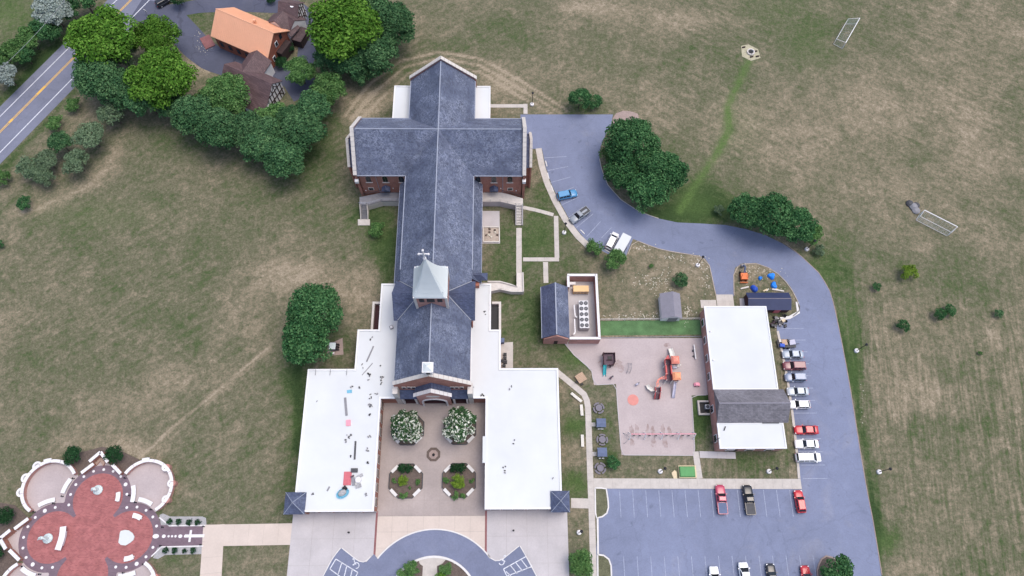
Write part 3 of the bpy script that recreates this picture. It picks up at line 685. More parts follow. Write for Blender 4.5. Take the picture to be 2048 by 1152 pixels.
# --- coping stones along a gable: list of (point, point) top edges
def coping(p, q, w, axis, n, m='stone_warm', t=.22, par=None):
    p = Vector(p); q = Vector(q); d = Vector((1, 0, 0)) if axis == 'x' else Vector((0, 1, 0)); h = d*(w/2)
    for i in range(n):
        a = p.lerp(q, (i+.03)/n); b = p.lerp(q, (i+.97)/n)
        bot = [a-h, a+h, b+h, b-h]; up = Vector((0, 0, t))
        part(MB().hull([tuple(v) for v in bot], [tuple(v+up) for v in bot]), 'coping_stone', m, par)
def gable_end_x(x, yc, hw, ze, zr, th, lift, n, m='stone_warm'):
    pts = [(yc-hw, 0), (yc+hw, 0), (yc+hw, ze+lift), (yc, zr+lift), (yc-hw, ze+lift)]
    part(MB().hull([(x-th/2, y, z) for y, z in pts], [(x+th/2, y, z) for y, z in pts]), 'gable_wall', 'brick')
    coping((x, yc-hw-.15, ze+lift-.1), (x, yc, zr+lift), th+.25, 'x', n, m); coping((x, yc, zr+lift), (x, yc+hw+.15, ze+lift-.1), th+.25, 'x', n, m)
def gable_end_y(y, xc, hw, ze, zr, th, lift, n, m='stone_warm', z0=0, cut=None):
    pts = [(xc-hw, z0), (xc+hw, z0), (xc+hw, ze+lift), (xc, zr+lift), (xc-hw, ze+lift)]
    part(MB().hull([(x, y-th/2, z) for x, z in pts], [(x, y+th/2, z) for x, z in pts]), 'gable_wall', 'brick')
    coping((xc-hw-.15, y, ze+lift-.1), (xc, y, zr+lift), th+.25, 'y', n, m); coping((xc, y, zr+lift), (xc+hw+.15, y, ze+lift-.1), th+.25, 'y', n, m)
gable_end_x(-32.35, YT, 7.55, ZE, ZR, .55, .35, 10); gable_end_x(5.05, YT, 7.55, ZE, ZR, .55, .35, 10)
gable_end_y(107.2, XA, 7.75, ZE, ZR, .6, .45, 10)
# --- shallow bays on the transept ends
for s, x0, x1 in ((-1, -34.1, -32.6), (1, 5.3, 6.5)):
    part(MB().box(x0, x1, YT-4.2, YT+4.2, 0, 9.1), 'bay_wall', 'brick')
    part(MB().gable(x0, x1, YT-4.6, YT+4.6, 9.0, 13.2, 'x'), 'bay_roof', 'slate_plain')
    xx = x0-.1 if s < 0 else x1+.1
    part(MB().hull([(xx-.2, y, z) for y, z in ((YT-4.6, 0), (YT+4.6, 0), (YT+4.6, 9.3), (YT, 13.5), (YT-4.6, 9.3))], [(xx+.2, y, z) for y, z in ((YT-4.6, 0), (YT+4.6, 0), (YT+4.6, 9.3), (YT, 13.5), (YT-4.6, 9.3))]), 'gable_wall', 'brick')
    coping((xx, YT-4.7, 9.25), (xx, YT, 13.5), .6, 'x', 6); coping((xx, YT, 13.5), (xx, YT+4.7, 9.25), .6, 'x', 6)
    for yy in (YT-7.7,):
        part(MB().box((-32.75 if s < 0 else 4.7), (-31.95 if s < 0 else 5.45), yy-.45, yy+.35, 8.1, 9.0), 'kneeler_stone', 'white')
# --- flat-roofed sacristies beside the chancel
for x0, x1 in ((-25.4, XA-7.0), (XA+7.0, -2.75)):
    part(MB().box(x0, x1, 96.0, 106.9, 0, 7.6), 'sacristy_wall', 'brick')
    r = part(MB().box(x0-.1, x1+.1, 95.9, 107.0, 7.6, 7.85), 'flat_roof', 'membrane')
    part(MB().box(x0-.12, x1+.12, 106.9, 107.15, 7.8, 8.02), 'roof_edge', 'membrane_edge', r)
    xo = x0 if x0 < -20 else x1; part(MB().box(xo-.13, xo+.13, 96.1, 106.88, 7.8, 8.0), 'roof_edge', 'membrane_edge', r)
# --- arched windows on the transept south walls
def arched(xc, y, zb, w, h, frame='stone_warm', par=None, glow=True):
    n = 10; pts = [(-w/2, 0), (w/2, 0)]+[(w/2*math.cos(PI*i/n), h-w/2+w/2*math.sin(PI*i/n)) for i in range(n+1)]
    f = part(MB().hull([(xc+x*1.25, y-.06, zb-.1+z*1.08) for x, z in pts], [(xc+x*1.25, y+.3, zb-.1+z*1.08) for x, z in pts]), 'window', 'brick_pink', par)
    part(MB().hull([(xc+x, y-.09, zb+z) for x, z in pts], [(xc+x, y-.03, zb+z) for x, z in pts]), 'pane', 'glass', f)
    part(MB().box(xc-w/2-.2, xc+w/2+.2, y-.22, y+.05, zb-.24, zb-.06), 'sill', frame, f)
    part(MB().box(xc-.04, xc+.04, y-.12, y-.08, zb, zb+h-.05), 'mullion', 'darkgrey', f)
YW = YT-7.1
for x in (-29.9, -26.15, -22.5, -5.3, -1.7, 1.9): arched(x, YW, 7.1, 1.15, 2.4)
for x in (-30.0, 2.0):
    f = part(MB().box(x-.65, x+.65, YW-.07, YW+.2, 3.3, 4.5), 'window', 'stone_warm'); part(MB().box(x-.5, x+.5, YW-.1, YW-.05, 3.45, 4.35), 'pane', 'glass', f)
for x in (-26.45, -1.73):
    d = part(MB().box(x-.75, x+.75, YW-.08, YW+.2, 2.45, 4.6), 'door', 'wood_dark'); part(MB().box(x+.45, x+.52, YW-.16, YW-.08, 3.4, 3.7), 'handle', 'steel', d)
    c_ = MB().gable(x-1.0, x+1.0, YW-1.25, YW, 4.75, 5.7, 'y'); part(c_, 'door_canopy', 'slate_plain')
    for s in (-1, 1): part(MB().tube((x+s*.85, YW-.15, 3.3), (x+s*.85, YW-1.1, 4.75), .06), 'bracket', 'darkgrey')
    for s in (1.55,):
        part(MB().lathe((x+s, YW-.14, 4.2), [(.06, 0), (.12, .1), (.1, .3), (.02, .35)], 8), 'wall_lamp', 'white')
for x in (-28.1, .3): part(MB().tube((x, YW-.1, 2.5), (x, YW-.1, 10.3), .06), 'downpipe', 'gutter')
for x in (-31.3, 3.4): part(MB().lathe((x, YW-.14, 3.2), [(.05, 0), (.12, .1), (.1, .3), (.02, .35)], 8), 'wall_lamp', 'white')
# --- raised decks with stairs at the transept doors
def deck(px_out, stair, m_floor, m_wall, side, pad):
    z = 2.4; o = [WXY(p[0], p[1], z) for p in px_out]
    d = part(MB().prism(o, 2.1, z), 'deck', m_floor)
    part(MB().prism([(a*.985+b_*.015, c) for (a, c), b_ in zip(o, [o[0][0]]*len(o))], 0, 2.1), 'deck_wall', m_wall)
    x0, x1, ya, yb = stair; n = 13
    st = bpy.data.objects.new('stair', None); C.objects.link(st); st.parent = church; st['_o'] = church['_o']
    for i in range(n):
        za = z*(1-(i+1)/(n+1)); y = ya+(yb-ya)*i/n; y2 = ya+(yb-ya)*(i+1)/n
        MB().box(x0+.22, x1-.22, min(y, y2)+.07, max(y, y2), za-.12, za).build('step', m_floor, st)
    MB().box(x0+.21, x1-.21, yb, ya, 0, .03).build('stair_shade_sheet', 'darkgrey', st)  # dark sheet added to paint shadow lines between the treads
    for x in (x0+.1, x1-.1):
        MB().hull([(x-.1, ya, 0), (x+.1, ya, 0), (x+.1, yb, 0), (x-.1, yb, 0)], [(x-.1, ya, z+.35), (x+.1, ya, z+.35), (x+.1, yb, .45), (x-.1, yb, .45)]).build('stair_wall', m_wall, st)
        MB().ptube([(x, ya, z+1.0), (x, yb, 1.0)], .035).build('handrail', 'darkgrey' if side < 0 else 'steel', st)
    if pad: part(MB().prism([WXY(*p) for p in pad], 0, .14), 'stair_pad', 'concrete')
    # railing along the deck edge
    k = len(o)//2
    edge = [Vector((*p, z)) for p in (o[k:] if True else o)]
    for a, b in zip(edge[:-1], edge[1:]):
        part(MB().tube(a+Vector((0, 0, 1.0)), b+Vector((0, 0, 1.0)), .045), 'rail', 'gutter' if side < 0 else 'stone_warm')
        part(MB().tube(a+Vector((0, 0, .55)), b+Vector((0, 0, .55)), .03), 'rail', 'gutter' if side < 0 else 'stone_warm')
        for t in (0, .5, 1): q = a.lerp(b, t); part(MB().tube(q, q+Vector((0, 0, 1.02)), .035), 'post', 'gutter')
    back = [Vector((*p, z)) for p in o[1:k+0]]
    for a, b in zip(back[:-1], back[1:]): part(MB().tube(a+Vector((0, 0, 1.0)), b+Vector((0, 0, 1.0)), .05), 'rail', 'darkgrey')
deck([(801,385),(763,385),(745,389),(719,394),(719,409),(735,410),(763,402),(801,402)], (W(719,409,2.4).x, W(735,409,2.4).x, W(727,409,2.4).y, W(727,439).y), 'grey', 'stone_warm', -1, [(716,439),(740,439),(740,451),(716,451)])
deck([(961,385),(1003,385),(1020,389),(1046,397),(1046,411),(1031,410),(1000,403),(961,403)], (W(1031,410,2.4).x, W(1046,410,2.4).x, W(1039,410,2.4).y, W(1039,451).y), 'stone_warm', 'concrete_cool', 1, None)
# --- crossing tower
TX, TY = XA, 51.5
tw = bpy.data.objects.new('tower', None); C.objects.link(tw); tw.parent = church; tw['_o'] = church['_o']
MB().box(TX-3.1, TX+3.1, TY-3.1, TY+3.1, 9, 20.5).build('tower_shaft', 'brick_pink', tw)
for sx in (-1, 1):
    for sy in (-1, 1): MB().cbox((TX+sx*3.0, TY+sy*3.0, 9), .5, .5, 11.4).build('buttress', 'stone_warm', tw)
MB().box(TX-3.28, TX+3.28, TY-3.28, TY+3.28, 20.4, 20.7).build('cornice', 'stone', tw)
prof = [(0, 20.7, 3.36), (0, 21.0, 3.3), (0, 21.7, 2.95), (0, 22.8, 2.5), (0, 24.4, 1.95), (0, 26.2, 1.42), (0, 28.2, .92), (0, 30.2, .46), (0, 31.6, .16), (0, 32.0, .1)]
rings = []
for _, z, h in prof:
    c = .16*h; rings.append([(TX+x, TY+y, z) for x, y in ((-h+c, -h), (h-c, -h), (h, -h+c), (h, h-c), (h-c, h), (-h+c, h), (-h, h-c), (-h, -h+c))])
MB().loft(rings).build('spire_roof', 'metal_roof', tw)
for sx in (-1, 1):
    for sy in (-1, 1): MB().lathe((TX+sx*2.55, TY+sy*2.6, 21.3), [(.32, 0), (.36, .4), (.2, .6), (.05, 1.1)], 6).build('pinnacle', 'metal_roof', tw)
cr = MB(); cr.box(TX-.11, TX+.11, TY-.11, TY+.11, 31.9, 35.4); cr.box(TX-.85, TX+.85, TY-.1, TY+.1, 33.7, 34.0)
for x, z in ((-.85, 33.85), (.85, 33.85), (0, 35.4)): cr.lathe((TX+x, TY, z-.22), [(.02, 0), (.22, .12), (.22, .32), (.02, .44)], 8)
cr.lathe((TX, TY, 31.8), [(.3, 0), (.34, .3), (.1, .6)], 8); cr.build('cross', 'stone', tw)
for (dx, dy, ax) in ((0, -1, 'x'), (0, 1, 'x'), (1, 0, 'y'), (-1, 0, 'y')):
    for k, w in ((-1.75, .95), (0, 1.5), (1.75, .95)):
        b = MB()
        if ax == 'x': b.box(TX+k-w/2, TX+k+w/2, TY+dy*3.12-.05, TY+dy*3.12+.05, 18.2, 19.7)
        else: b.box(TX+dx*3.12-.05, TX+dx*3.12+.05, TY+k-w/2, TY+k+w/2, 18.2, 19.7)
        l = b.build('louvre_opening', 'black', tw)
        if dy == -1:
            for zz in (18.4, 18.75, 19.1, 19.45): MB().box(TX+k-w/2, TX+k+w/2, TY-3.28, TY-3.16, zz, zz+.06).build('louvre_slat', 'darkgrey', l)
# cross gables beside the tower
part(MB().gable(XA-8.3, XA+8.3, TY-4.35, TY+4.35, ZE-.1, 14.9, 'x'), 'cross_gable_roof', 'slate_plain')
for s in (-1, 1): part(MB().hull([(XA+s*7.6-.12, y, z) for y, z in ((TY-4, 4.5), (TY+4, 4.5), (TY+4, 10.5), (TY, 14.4), (TY-4, 10.5))], [(XA+s*7.6+.08, y, z) for y, z in ((TY-4, 4.5), (TY+4, 4.5), (TY+4, 10.5), (TY, 14.4), (TY-4, 10.5))]), 'gable_wall', 'brick')
for s in (-1, 1):
    for q in (-1, 1): part(MB().tube((XA+s*2.95, TY+q*.15+(-.3 if q < 0 else .3), 14.78), (XA+s*7.5, TY+q*4.3, 10.62), .07, 5), 'valley_flashing', 'steel')
part(MB().hull([(-6.1, 57.4, 7.0), (-3.0, 57.4, 7.0), (-3.0, 59.2, 7.0), (-6.1, 59.2, 7.0)], [(-6.1, 58.2, 8.3), (-4.4, 58.2, 8.3), (-4.4, 58.4, 8.3), (-6.1, 58.4, 8.3)]), 'entry_canopy', 'slate_plain')
# --- flat-roofed wings
def wing(out, name, notch=None):
    part(MB().prism(out, 0, 4.75), name+'_wall', 'brick')
    grow = out
    r = part(MB().prism(grow, 4.76, 4.86), 'flat_roof', 'membrane')
    k = len(out)
    for i in range(k):
        a = Vector(out[i]); b = Vector(out[(i+1) % k]); d = (b-a).normalized(); n = Vector((d.y, -d.x))
        q = [a-d*.18-n*.16, b+d*.18-n*.16, b+d*.18+n*.2, a-d*.18+n*.2]
        part(MB().prism([tuple(v) for v in q], 4.6+.002*i, 5.06+.002*i), 'roof_edge', 'membrane_edge', r)
    return r
west_roof = wing([(-39.75, 10.5), (-24.75, 10.5), (-24.75, 32.5), (-21.0, 32.5), (-21.0, 57.3), (-25.8, 57.3), (-25.8, 46.85), (-30.15, 46.85), (-30.15, 38.3), (-39.75, 38.3)], 'west_wing')
east_roof = wing([(-3.05, 10.8), (11.55, 10.8), (11.55, 38.4), (-.35, 38.4), (-.35, 46.8), (-2.45, 46.8), (-2.45, 57.3), (-6.4, 57.3), (-6.4, 32.5), (-3.05, 32.5)], 'east_wing')
part(MB().box(-3.6, -3.0, 19.6, 24.4, 0, 4.7), 'bay_wall', 'brick'); part(MB().box(-3.75, -2.9, 19.4, 24.6, 4.72, 5.09), 'flat_roof', 'membrane')
# scupper marks along the parapets
for x in (-38.3, -35.3, -31.9): part(MB().box(x-.05, x+.05, 37.2, 38.6, 5.0, 5.085), 'parapet_strap', 'grey', west_roof)
# windows of the wings
def wing_window_x(x, yc, sgn, w=1.5, zb=1.1, h=2.0):
    f = part(MB().box(min(x, x+sgn*.08), max(x, x+sgn*.08), yc-w/2-.12, yc+w/2+.12, zb-.12, zb+h+.12), 'window', 'stone_warm')
    part(MB().box(min(x+sgn*.06, x+sgn*.11), max(x+sgn*.06, x+sgn*.11), yc-w/2, yc+w/2, zb, zb+h), 'pane', 'glass', f)
def wing_window_y(xc, y, sgn, w=1.6, zb=1.1, h=2.0):
    f = part(MB().box(xc-w/2-.12, xc+w/2+.12, min(y, y+sgn*.08), max(y, y+sgn*.08), zb-.12, zb+h+.12), 'window', 'stone_warm')
    part(MB().box(xc-w/2, xc+w/2, min(y+sgn*.06, y+sgn*.11), max(y+sgn*.06, y+sgn*.11), zb, zb+h), 'pane', 'glass', f)
for i in range(8): wing_window_x(-24.75, 12.3+i*2.75, 1)
for i in range(7): wing_window_x(-3.05, 12.2+i*2.9, -1) if i not in (3, 4) else None
for i in range(5): wing_window_y(-37.3+i*2.9, 10.5, -1, 2.1); wing_window_y(-1.2+i*2.4, 10.8, -1, 1.8)
for i in range(8): wing_window_x(-39.75, 16+i*2.8, -1); wing_window_x(11.55, 15.5+i*2.8, 1)
# --- corner pavilions with hipped roofs
for (x0, x1, y0, y1) in ((-41.75, -37.75, 9.85, 13.95), (9.5, 13.2, 10.0, 14.0)):
    part(MB().box(x0+.35, x1-.35, y0+.35, y1-.35, 0, 5.0), 'pavilion_wall', 'brick')
    xm, ym = (x0+x1)/2, (y0+y1)/2
    pr = part(MB().loft([[(x0, y0, 4.9), (x1, y0, 4.9), (x1, y1, 4.9), (x0, y1, 4.9)], [(x0, y0, 5.1), (x1, y0, 5.1), (x1, y1, 5.1), (x0, y1, 5.1)], [(xm-.05, ym-.05, 6.9), (xm+.05, ym-.05, 6.9), (xm+.05, ym+.05, 6.9), (xm-.05, ym+.05, 6.9)]]), 'pavilion_roof', 'navy_slate' if False else 'slate_plain')
    for cx, cy in ((x0, y0), (x1, y0), (x1, y1), (x0, y1)): part(MB().tube((cx, cy, 5.12), (xm, ym, 6.92), .06), 'hip_cap', 'gutter', pr)
    part(MB().lathe((xm, ym, 6.85), [(.16, 0), (.1, .25), (.03, .6)], 8), 'finial', 'gutter', pr)
    for s in (-1, 1): wing_window_y(xm+s*.8, y0+.35, -1, .9, 1.2, 2.2)
# --- west front with gabled porch
gable_end_y(34.0, XA, 7.65, ZE, ZR, .55, .35, 9, 'stone_warm')
for s in (-1, 1):
    for k in (5.75, 4.75, 3.85):
        x = XA+s*k; f = part(MB().box(x-.42, x+.42, 33.6, 33.74, 8.0, 9.2), 'window', 'stone_warm'); part(MB().box(x-.3, x+.3, 33.56, 33.62, 8.12, 9.08), 'pane', 'glass', f)
    xa, xb = XA+s*3.4, XA+s*6.9
    part(MB().slab([(min(xa, xb), 33.75, 6.6), (max(xa, xb), 33.75, 6.6), (max(xa, xb), 32.2, 5.0), (min(xa, xb), 32.2, 5.0)], .2), 'porch_side_roof', 'slate_plain')
    for x in (XA+s*3.9, XA+s*6.6): part(MB().cbox((x, 32.45, 0), .38, .38, 4.9), 'column', 'stone')
    part(MB().box(min(XA+s*4.1, XA+s*6.4), max(XA+s*4.1, XA+s*6.4), 33.62, 33.73, .1, 3.4), 'door', 'wood_dark')
    part(MB().box(XA+s*7.45-.5, XA+s*7.45+.5, 32.3, 34.4, 0, 9.2), 'buttress', 'stone_warm')
part(MB().box(XA-3.3, XA+3.3, 32.3, 33.7, 5.9, 8.8), 'porch_wall', 'brick_pink')
def archway():
    n = 16; R = 2.35; zs = 3.4; th = .5
    # brick front with an arched opening
    outer = [(XA-3.3, 0), (XA-3.3, 8.8), (XA, 12.6), (XA+3.3, 8.8), (XA+3.3, 0)]
    pts = outer+[(XA+R, 0)]+[(XA+R*math.cos(PI*i/n), zs+R*1.05*math.sin(PI*i/n)) for i in range(n+1)]+[(XA-R, 0)]
    part(MB().hull([(x, 32.0, z) for x, z in pts], [(x, 32.35, z) for x, z in pts]), 'porch_front', 'brick_pink')
    b = MB(); prev = None
    seq = [(XA+R, 0.05)]+[(XA+R*math.cos(PI*i/n), zs+R*1.05*math.sin(PI*i/n)) for i in range(n+1)]+[(XA-R, .05)]
    for (x, z), (x2, z2) in zip(seq[:-1], seq[1:]):
        c = lambda x, z, k: (XA+(x-XA)*k, (z-zs)*k+zs if z > zs else z)
        o1, o2, i1, i2 = c(x, z, 1.13), c(x2, z2, 1.13), c(x, z, .99), c(x2, z2, .99)
        b = MB().hull([(i1[0], 31.8, i1[1]), (i2[0], 31.8, i2[1]), (o2[0], 31.8, o2[1]), (o1[0], 31.8, o1[1])], [(i1[0], 32.05, i1[1]), (i2[0], 32.05, i2[1]), (o2[0], 32.05, o2[1]), (o1[0], 32.05, o1[1])])
        part(b, 'arch_stone', 'stone')
    part(MB().gable(XA-3.6, XA+3.6, 32.2, 36.5, 8.7, 12.5, 'y'), 'porch_roof', 'slate_plain')
    coping((XA-3.85, 32.05, 8.75), (XA, 32.05, 12.85), .75, 'y', 5, 'stone'); coping((XA, 32.05, 12.85), (XA+3.85, 32.05, 8.75), .75, 'y', 5, 'stone')
    part(MB().hull([(XA+1.35*math.cos(t), 31.9, 8.2+.55*math.sin(t)) for t in np.linspace(0, 2*PI, 17)[:-1]], [(XA+1.35*math.cos(t), 32.02, 8.2+.55*math.sin(t)) for t in np.linspace(0, 2*PI, 17)[:-1]]), 'name_plaque', 'stone_warm')
    part(MB().box(XA-2.3, XA+2.3, 33.5, 33.7, .1, 3.6), 'door', 'wood_dark')
archway()
part(MB().box(XA-7.0, XA+7.0, 32.36, 33.68, .03, .1), 'porch_shade_sheet', 'maroon_timber')  # dark sheet added to paint the shade under the porch roofs
# bellcote on the front gable
bc = part(MB().box(XA-.75, XA+.75, 34.0, 35.6, 17.2, 19.6), 'bellcote', 'stone'); part(MB().box(XA-1.05, XA+1.05, 33.8, 35.8, 19.6, 19.9), 'bellcote_cap', 'stone', bc)
part(MB().loft([[(XA-.9, 33.95, 19.9), (XA+.9, 33.95, 19.9), (XA+.9, 35.65, 19.9), (XA-.9, 35.65, 19.9)], [(XA-.1, 34.7, 20.7), (XA+.1, 34.7, 20.7), (XA+.1, 34.9, 20.7), (XA-.1, 34.9, 20.7)]]), 'bellcote_roof', 'metal_roof', bc)
part(MB().box(XA-.35, XA+.35, 33.94, 34.0, 17.8, 19.2), 'bell_opening', 'black', bc)
# --- sunken areaways beside the wings
for x0, x1, inner_ in ((W(748, 620).x, -25.9, 1), (-2.35, W(1000, 620).x, -1)):
    y0, y1 = 46.95, 54.6
    part(MB().box(x0, x1, y0, y1, .0, .03), 'areaway_floor', 'maroon_timber' if inner_ > 0 else 'black')  # dark floor colour paints the shade of a pit that is not dug
    xo = x0 if inner_ > 0 else x1
    part(MB().box(xo-.25, xo+.25, y0, y1+.25, 0, 1.0), 'areaway_wall', 'stone_warm'); part(MB().box(min(x0, x1)+.25, max(x0, x1)-.25, y1-.25, y1+.25, 0, .99), 'areaway_wall', 'stone_warm')
# --- east access ramp
rp = [(962,566),(1000,564),(1022,570),(1034,574),(1034,545),(1046,545),(1047,582),(1022,582),(1000,576),(981,582),(962,580)]
part(MB().prism([WXY(p[0], p[1], 1.2) for p in rp], 0, 1.2), 'access_ramp', 'stone_warm')
for seg_ in ([(981,582),(1000,578),(1022,583),(1047,583)], [(1047,583),(1046,545)], [(1034,545),(1034,573),(1022,569),(1000,563),(975,563)]):
    q = [WXY(p[0], p[1], 1.5) for p in seg_]; part(ribbon(MB(), q, .22, 0, 1.62), 'ramp_parapet', 'stone_warm')

# ================================================================== OTHER BUILDINGS
# --- school annex
AX0, AX1, AY0, AY1 = 43.75, 57.2, 22.1, 52.4
annex = thing('annex_building', 'long brick annex with white flat roof and grey shingled gable across it', 'building', ((AX0+AX1)/2, 37, 0))
MB().box(AX0+.15, AX1-.15, AY0+.15, AY1-.15, 0, 4.4).build('wall', 'brick_pink', annex)
def flat(x0, x1, y0, y1, z, par):
    r = MB().box(x0, x1, y0, y1, z-.25, z-.12).build('flat_roof', 'membrane', par)
    for a in ((x0-.05, x0+.22, y0-.05, y1+.05), (x1-.22, x1+.05, y0-.05, y1+.05), (x0+.23, x1-.23, y0-.05, y0+.22), (x0+.23, x1-.23, y1-.22, y1+.05)):
        MB().box(*a, z-.35, z).build('roof_edge', 'membrane_edge', r)
    return r
flat(AX0, AX1, 34.15, AY1, 4.6, annex); flat(AX0, AX1, AY0, 27.25, 4.6, annex)
YS, YN = 27.2, 34.1
gr_ = MB().gable(AX0-.05, AX1+1.0, YS, YN, 4.75, 7.5, 'x').build('gable_roof', 'slate_grey', annex)
MB().box(AX0-.05, AX1+1.0, (YS+YN)/2-.1, (YS+YN)/2+.1, 7.42, 7.53).build('ridge_cap', 'shed_roof', gr_)
MB().box(AX0+.1, AX1+.8, YS+.3, YN-.3, 0, 4.85).build('wall', 'brick_pink', annex)
for y in (24.5, 30.6, 37.5, 41.5, 45.5, 49.5):
    w = MB().box(AX0+.0, AX0+.16, y-.8, y+.8, 1.2, 2.9).build('window', 'white', annex); MB().box(AX0-.03, AX0+.02, y-.66, y+.66, 1.34, 2.76).build('pane', 'glass', w)
for x in (46.5, 50.5, 54.5):
    w = MB().box(x-.8, x+.8, AY0+.0, AY0+.16, 1.2, 2.9).build('window', 'white', annex); MB().box(x-.66, x+.66, AY0-.03, AY0+.02, 1.34, 2.76).build('pane', 'glass', w)
d = MB().box(46.9, 48.1, AY0+.02, AY0+.14, .1, 2.3).build('door', 'wood_dark', annex)
MB().box(AX1-4.3, AX1-.9, YS-.12, YS+.05, 4.55, 4.8).build('gutter', 'darkgrey', annex)
for (px, py) in ((1421, 663), (1427, 720)): MB().lathe((*WXY(px, py, 4.6), 4.4), [(.18, 0), (.18, .35), (.05, .4)], 8).build('roof_vent', 'stone', annex)
MB().ptube([W(1451, 853, 4.6), W(1448, 861, 4.6)], .12, 5).build('roof_pipe', 'darkgrey', annex)
MB().ptube([(43.4, 24.0, 0), (43.4, 24.0, 4.3), (43.9, 24.2, 4.7)], .07, 6).build('downpipe', 'darkgrey', annex)
# areaway with condenser on the west side of the annex
aw = thing('condenser_well', 'pale concrete well with a dark pit beside the annex wall', 'areaway', W(1410, 816))
x0, x1, y0, y1 = W(1396, 815).x, 43.65, W(1405, 829).y, W(1405, 804).y
MB().box(x0+.05, x1, y0+.05, y1-.05, .01, .05).build('pit_floor', 'black', aw)
for a in ((x0-.15, x0+.2, y0-.2, y1+.2), (x0+.2, x1-.02, y0-.2, y0+.15), (x0+.2, x1-.02, y1-.15, y1+.2)): MB().box(*a, 0, .7).build('well_wall', 'concrete', aw)
ac = thing('air_conditioner', 'small grey air conditioner standing in the well beside the annex', 'air conditioner', W(1414, 816))
MB().cbox((*WXY(1413, 815), .05), .9, .9, .85).build('casing', 'steel', ac); MB().lathe((*WXY(1413, 815), .9), [(.36, 0), (.36, .04)], 14).build('fan_guard', 'darkgrey', ac)

# --- pump house and walled yard
ph = thing('pump_house', 'small brick utility house with blue slate gable roof and walled service yard', 'utility building', (15, 52, 0))
PX0, PX1, PY0, PY1 = 8.75, 14.45, 45.4, 57.3
MB().box(PX0+.3, PX1-.2, PY0+.2, PY1-.2, 0, 3.4).build('wall', 'brick', ph)
pts = [(PX0+.3, 0), (PX1-.2, 0), (PX1-.2, 3.3), ((PX0+PX1)/2, 5.7), (PX0+.3, 3.3)]
for y in (PY0+.1, PY1-.1): MB().hull([(x, y-.12, z) for x, z in pts], [(x, y+.12, z) for x, z in pts]).build('gable_wall', 'brick_pink', ph)
pr = MB().slab([(PX0-.1, PY0+.25, 3.35), ((PX0+PX1)/2, PY0+.25, 6.0), ((PX0+PX1)/2, PY1+.1, 6.0), (PX0-.1, PY1+.1, 3.35)], .2).build('roof_slope', 'slate_plain', ph)  # west slope in darker slate: its shaded side is put into the colour
pr2 = MB().slab([((PX0+PX1)/2, PY0+.25, 6.0), (PX1+.1, PY0+.25, 3.35), (PX1+.1, PY1+.1, 3.35), ((PX0+PX1)/2, PY1+.1, 6.0)], .2).build('roof_slope', 'slate', ph)  # east slope in paler slate: the lit side is painted lighter
MB().box((PX0+PX1)/2-.12, (PX0+PX1)/2+.12, PY0+.25, PY1+.1, 5.95, 6.06).build('ridge_cap', 'gutter', ph)
MB().box(PX0-.2, PX0-.06, PY0+.25, PY1+.1, 3.1, 3.36).build('gutter', 'gutter', ph)
MB().box(11.3, 12.1, PY0-.05, PY0+.02, .1, 2.2).build('door', 'wood_dark', ph)
YX1, YY1 = 21.1, 60.4
for a, lab in (((14.6, YX1, PY0, PY0+.4), 0), ((YX1-.4, YX1, PY0+.41, YY1), 0), ((14.6, YX1-.41, YY1-.4, YY1), 0), ((14.5, 14.9, PY1+.1, YY1-.41), 0)):
    MB().box(*a, 0, 3.3).build('yard_wall', 'brick_pink', ph)
    MB().box(a[0]-.06, a[1]+.06, a[2]-.06, a[3]+.06, 3.3+.003*(a[0] > 15)+.006*(a[2] > 50), 3.5).build('wall_coping', 'stone', ph)
MB().box(14.65, YX1-.4, PY0+.4, YY1-.4, 0, .04).build('yard_floor', 'concrete_cool', ph)
g = thing('generator', 'tan metal generator housing inside the walled yard', 'generator', W(1162, 582))
x0, x1, y0, y1 = W(1147, 585, 1.8).x, W(1178, 585, 1.8).x, W(1160, 583, 1.8).y, W(1160, 571, 1.8).y
MB().box(x0+.1, x1-.1, y0+.1, y1-.1, .04, .3).build('base_frame', 'darkgrey', g); MB().box(x0, x1, y0, y1, .3, 1.8).build('housing', 'tan_metal', g)
for k in range(4): MB().box(x0+.25+k*.75, x0+.75+k*.75, y0-.04, y0+.01, .6, 1.5).build('louvre_panel', 'wood', g)
ch = thing('chiller', 'pale grey rooftop-style chiller with ten round black fans in the walled yard', 'chiller', W(1168, 640))
cx, cya, cyb = W(1168, 630, 2.2).x, W(1168, 656, 2.2).y, W(1168, 601, 2.2).y
MB().box(cx-1.02, cx+1.02, cya, cyb, .3, 2.2).build('casing', 'steel', ch); MB().box(cx-.95, cx+.95, cya+.1, cyb-.1, .04, .3).build('skid', 'black', ch)
for k in range(5):
    for s in (-1, 1):
        c = (cx+s*.5, cya+(k+.5)*(cyb-cya)/5, 2.2)
        f = MB().lathe(c, [(.42, 0), (.42, .1), (.36, .1), (.36, .03)], 18).build('fan_ring', 'darkgrey', ch)
        MB().lathe((c[0], c[1], 2.205), [(.35, 0), (.35, .02)], 18).build('fan_well', 'black', f)
        b = MB()
        for q in range(4): b.cbox((c[0]+.17*math.cos(q*PI/2+k), c[1]+.17*math.sin(q*PI/2+k), 2.24), .3, .1, .02, q*PI/2+k)
        b.build('fan_blades', 'grey', f)
tk = thing('storage_tank', 'short white horizontal tank in the corner of the walled yard', 'tank', W(1144, 570))
a = W(1139, 567, .8); b = W(1151, 567, .8); MB().tube(a, b, .42, 12).build('tank_body', 'white', tk); MB().cbox((*((a+b)/2).xy, .04), .9, .5, .5).build('saddle', 'grey', tk)
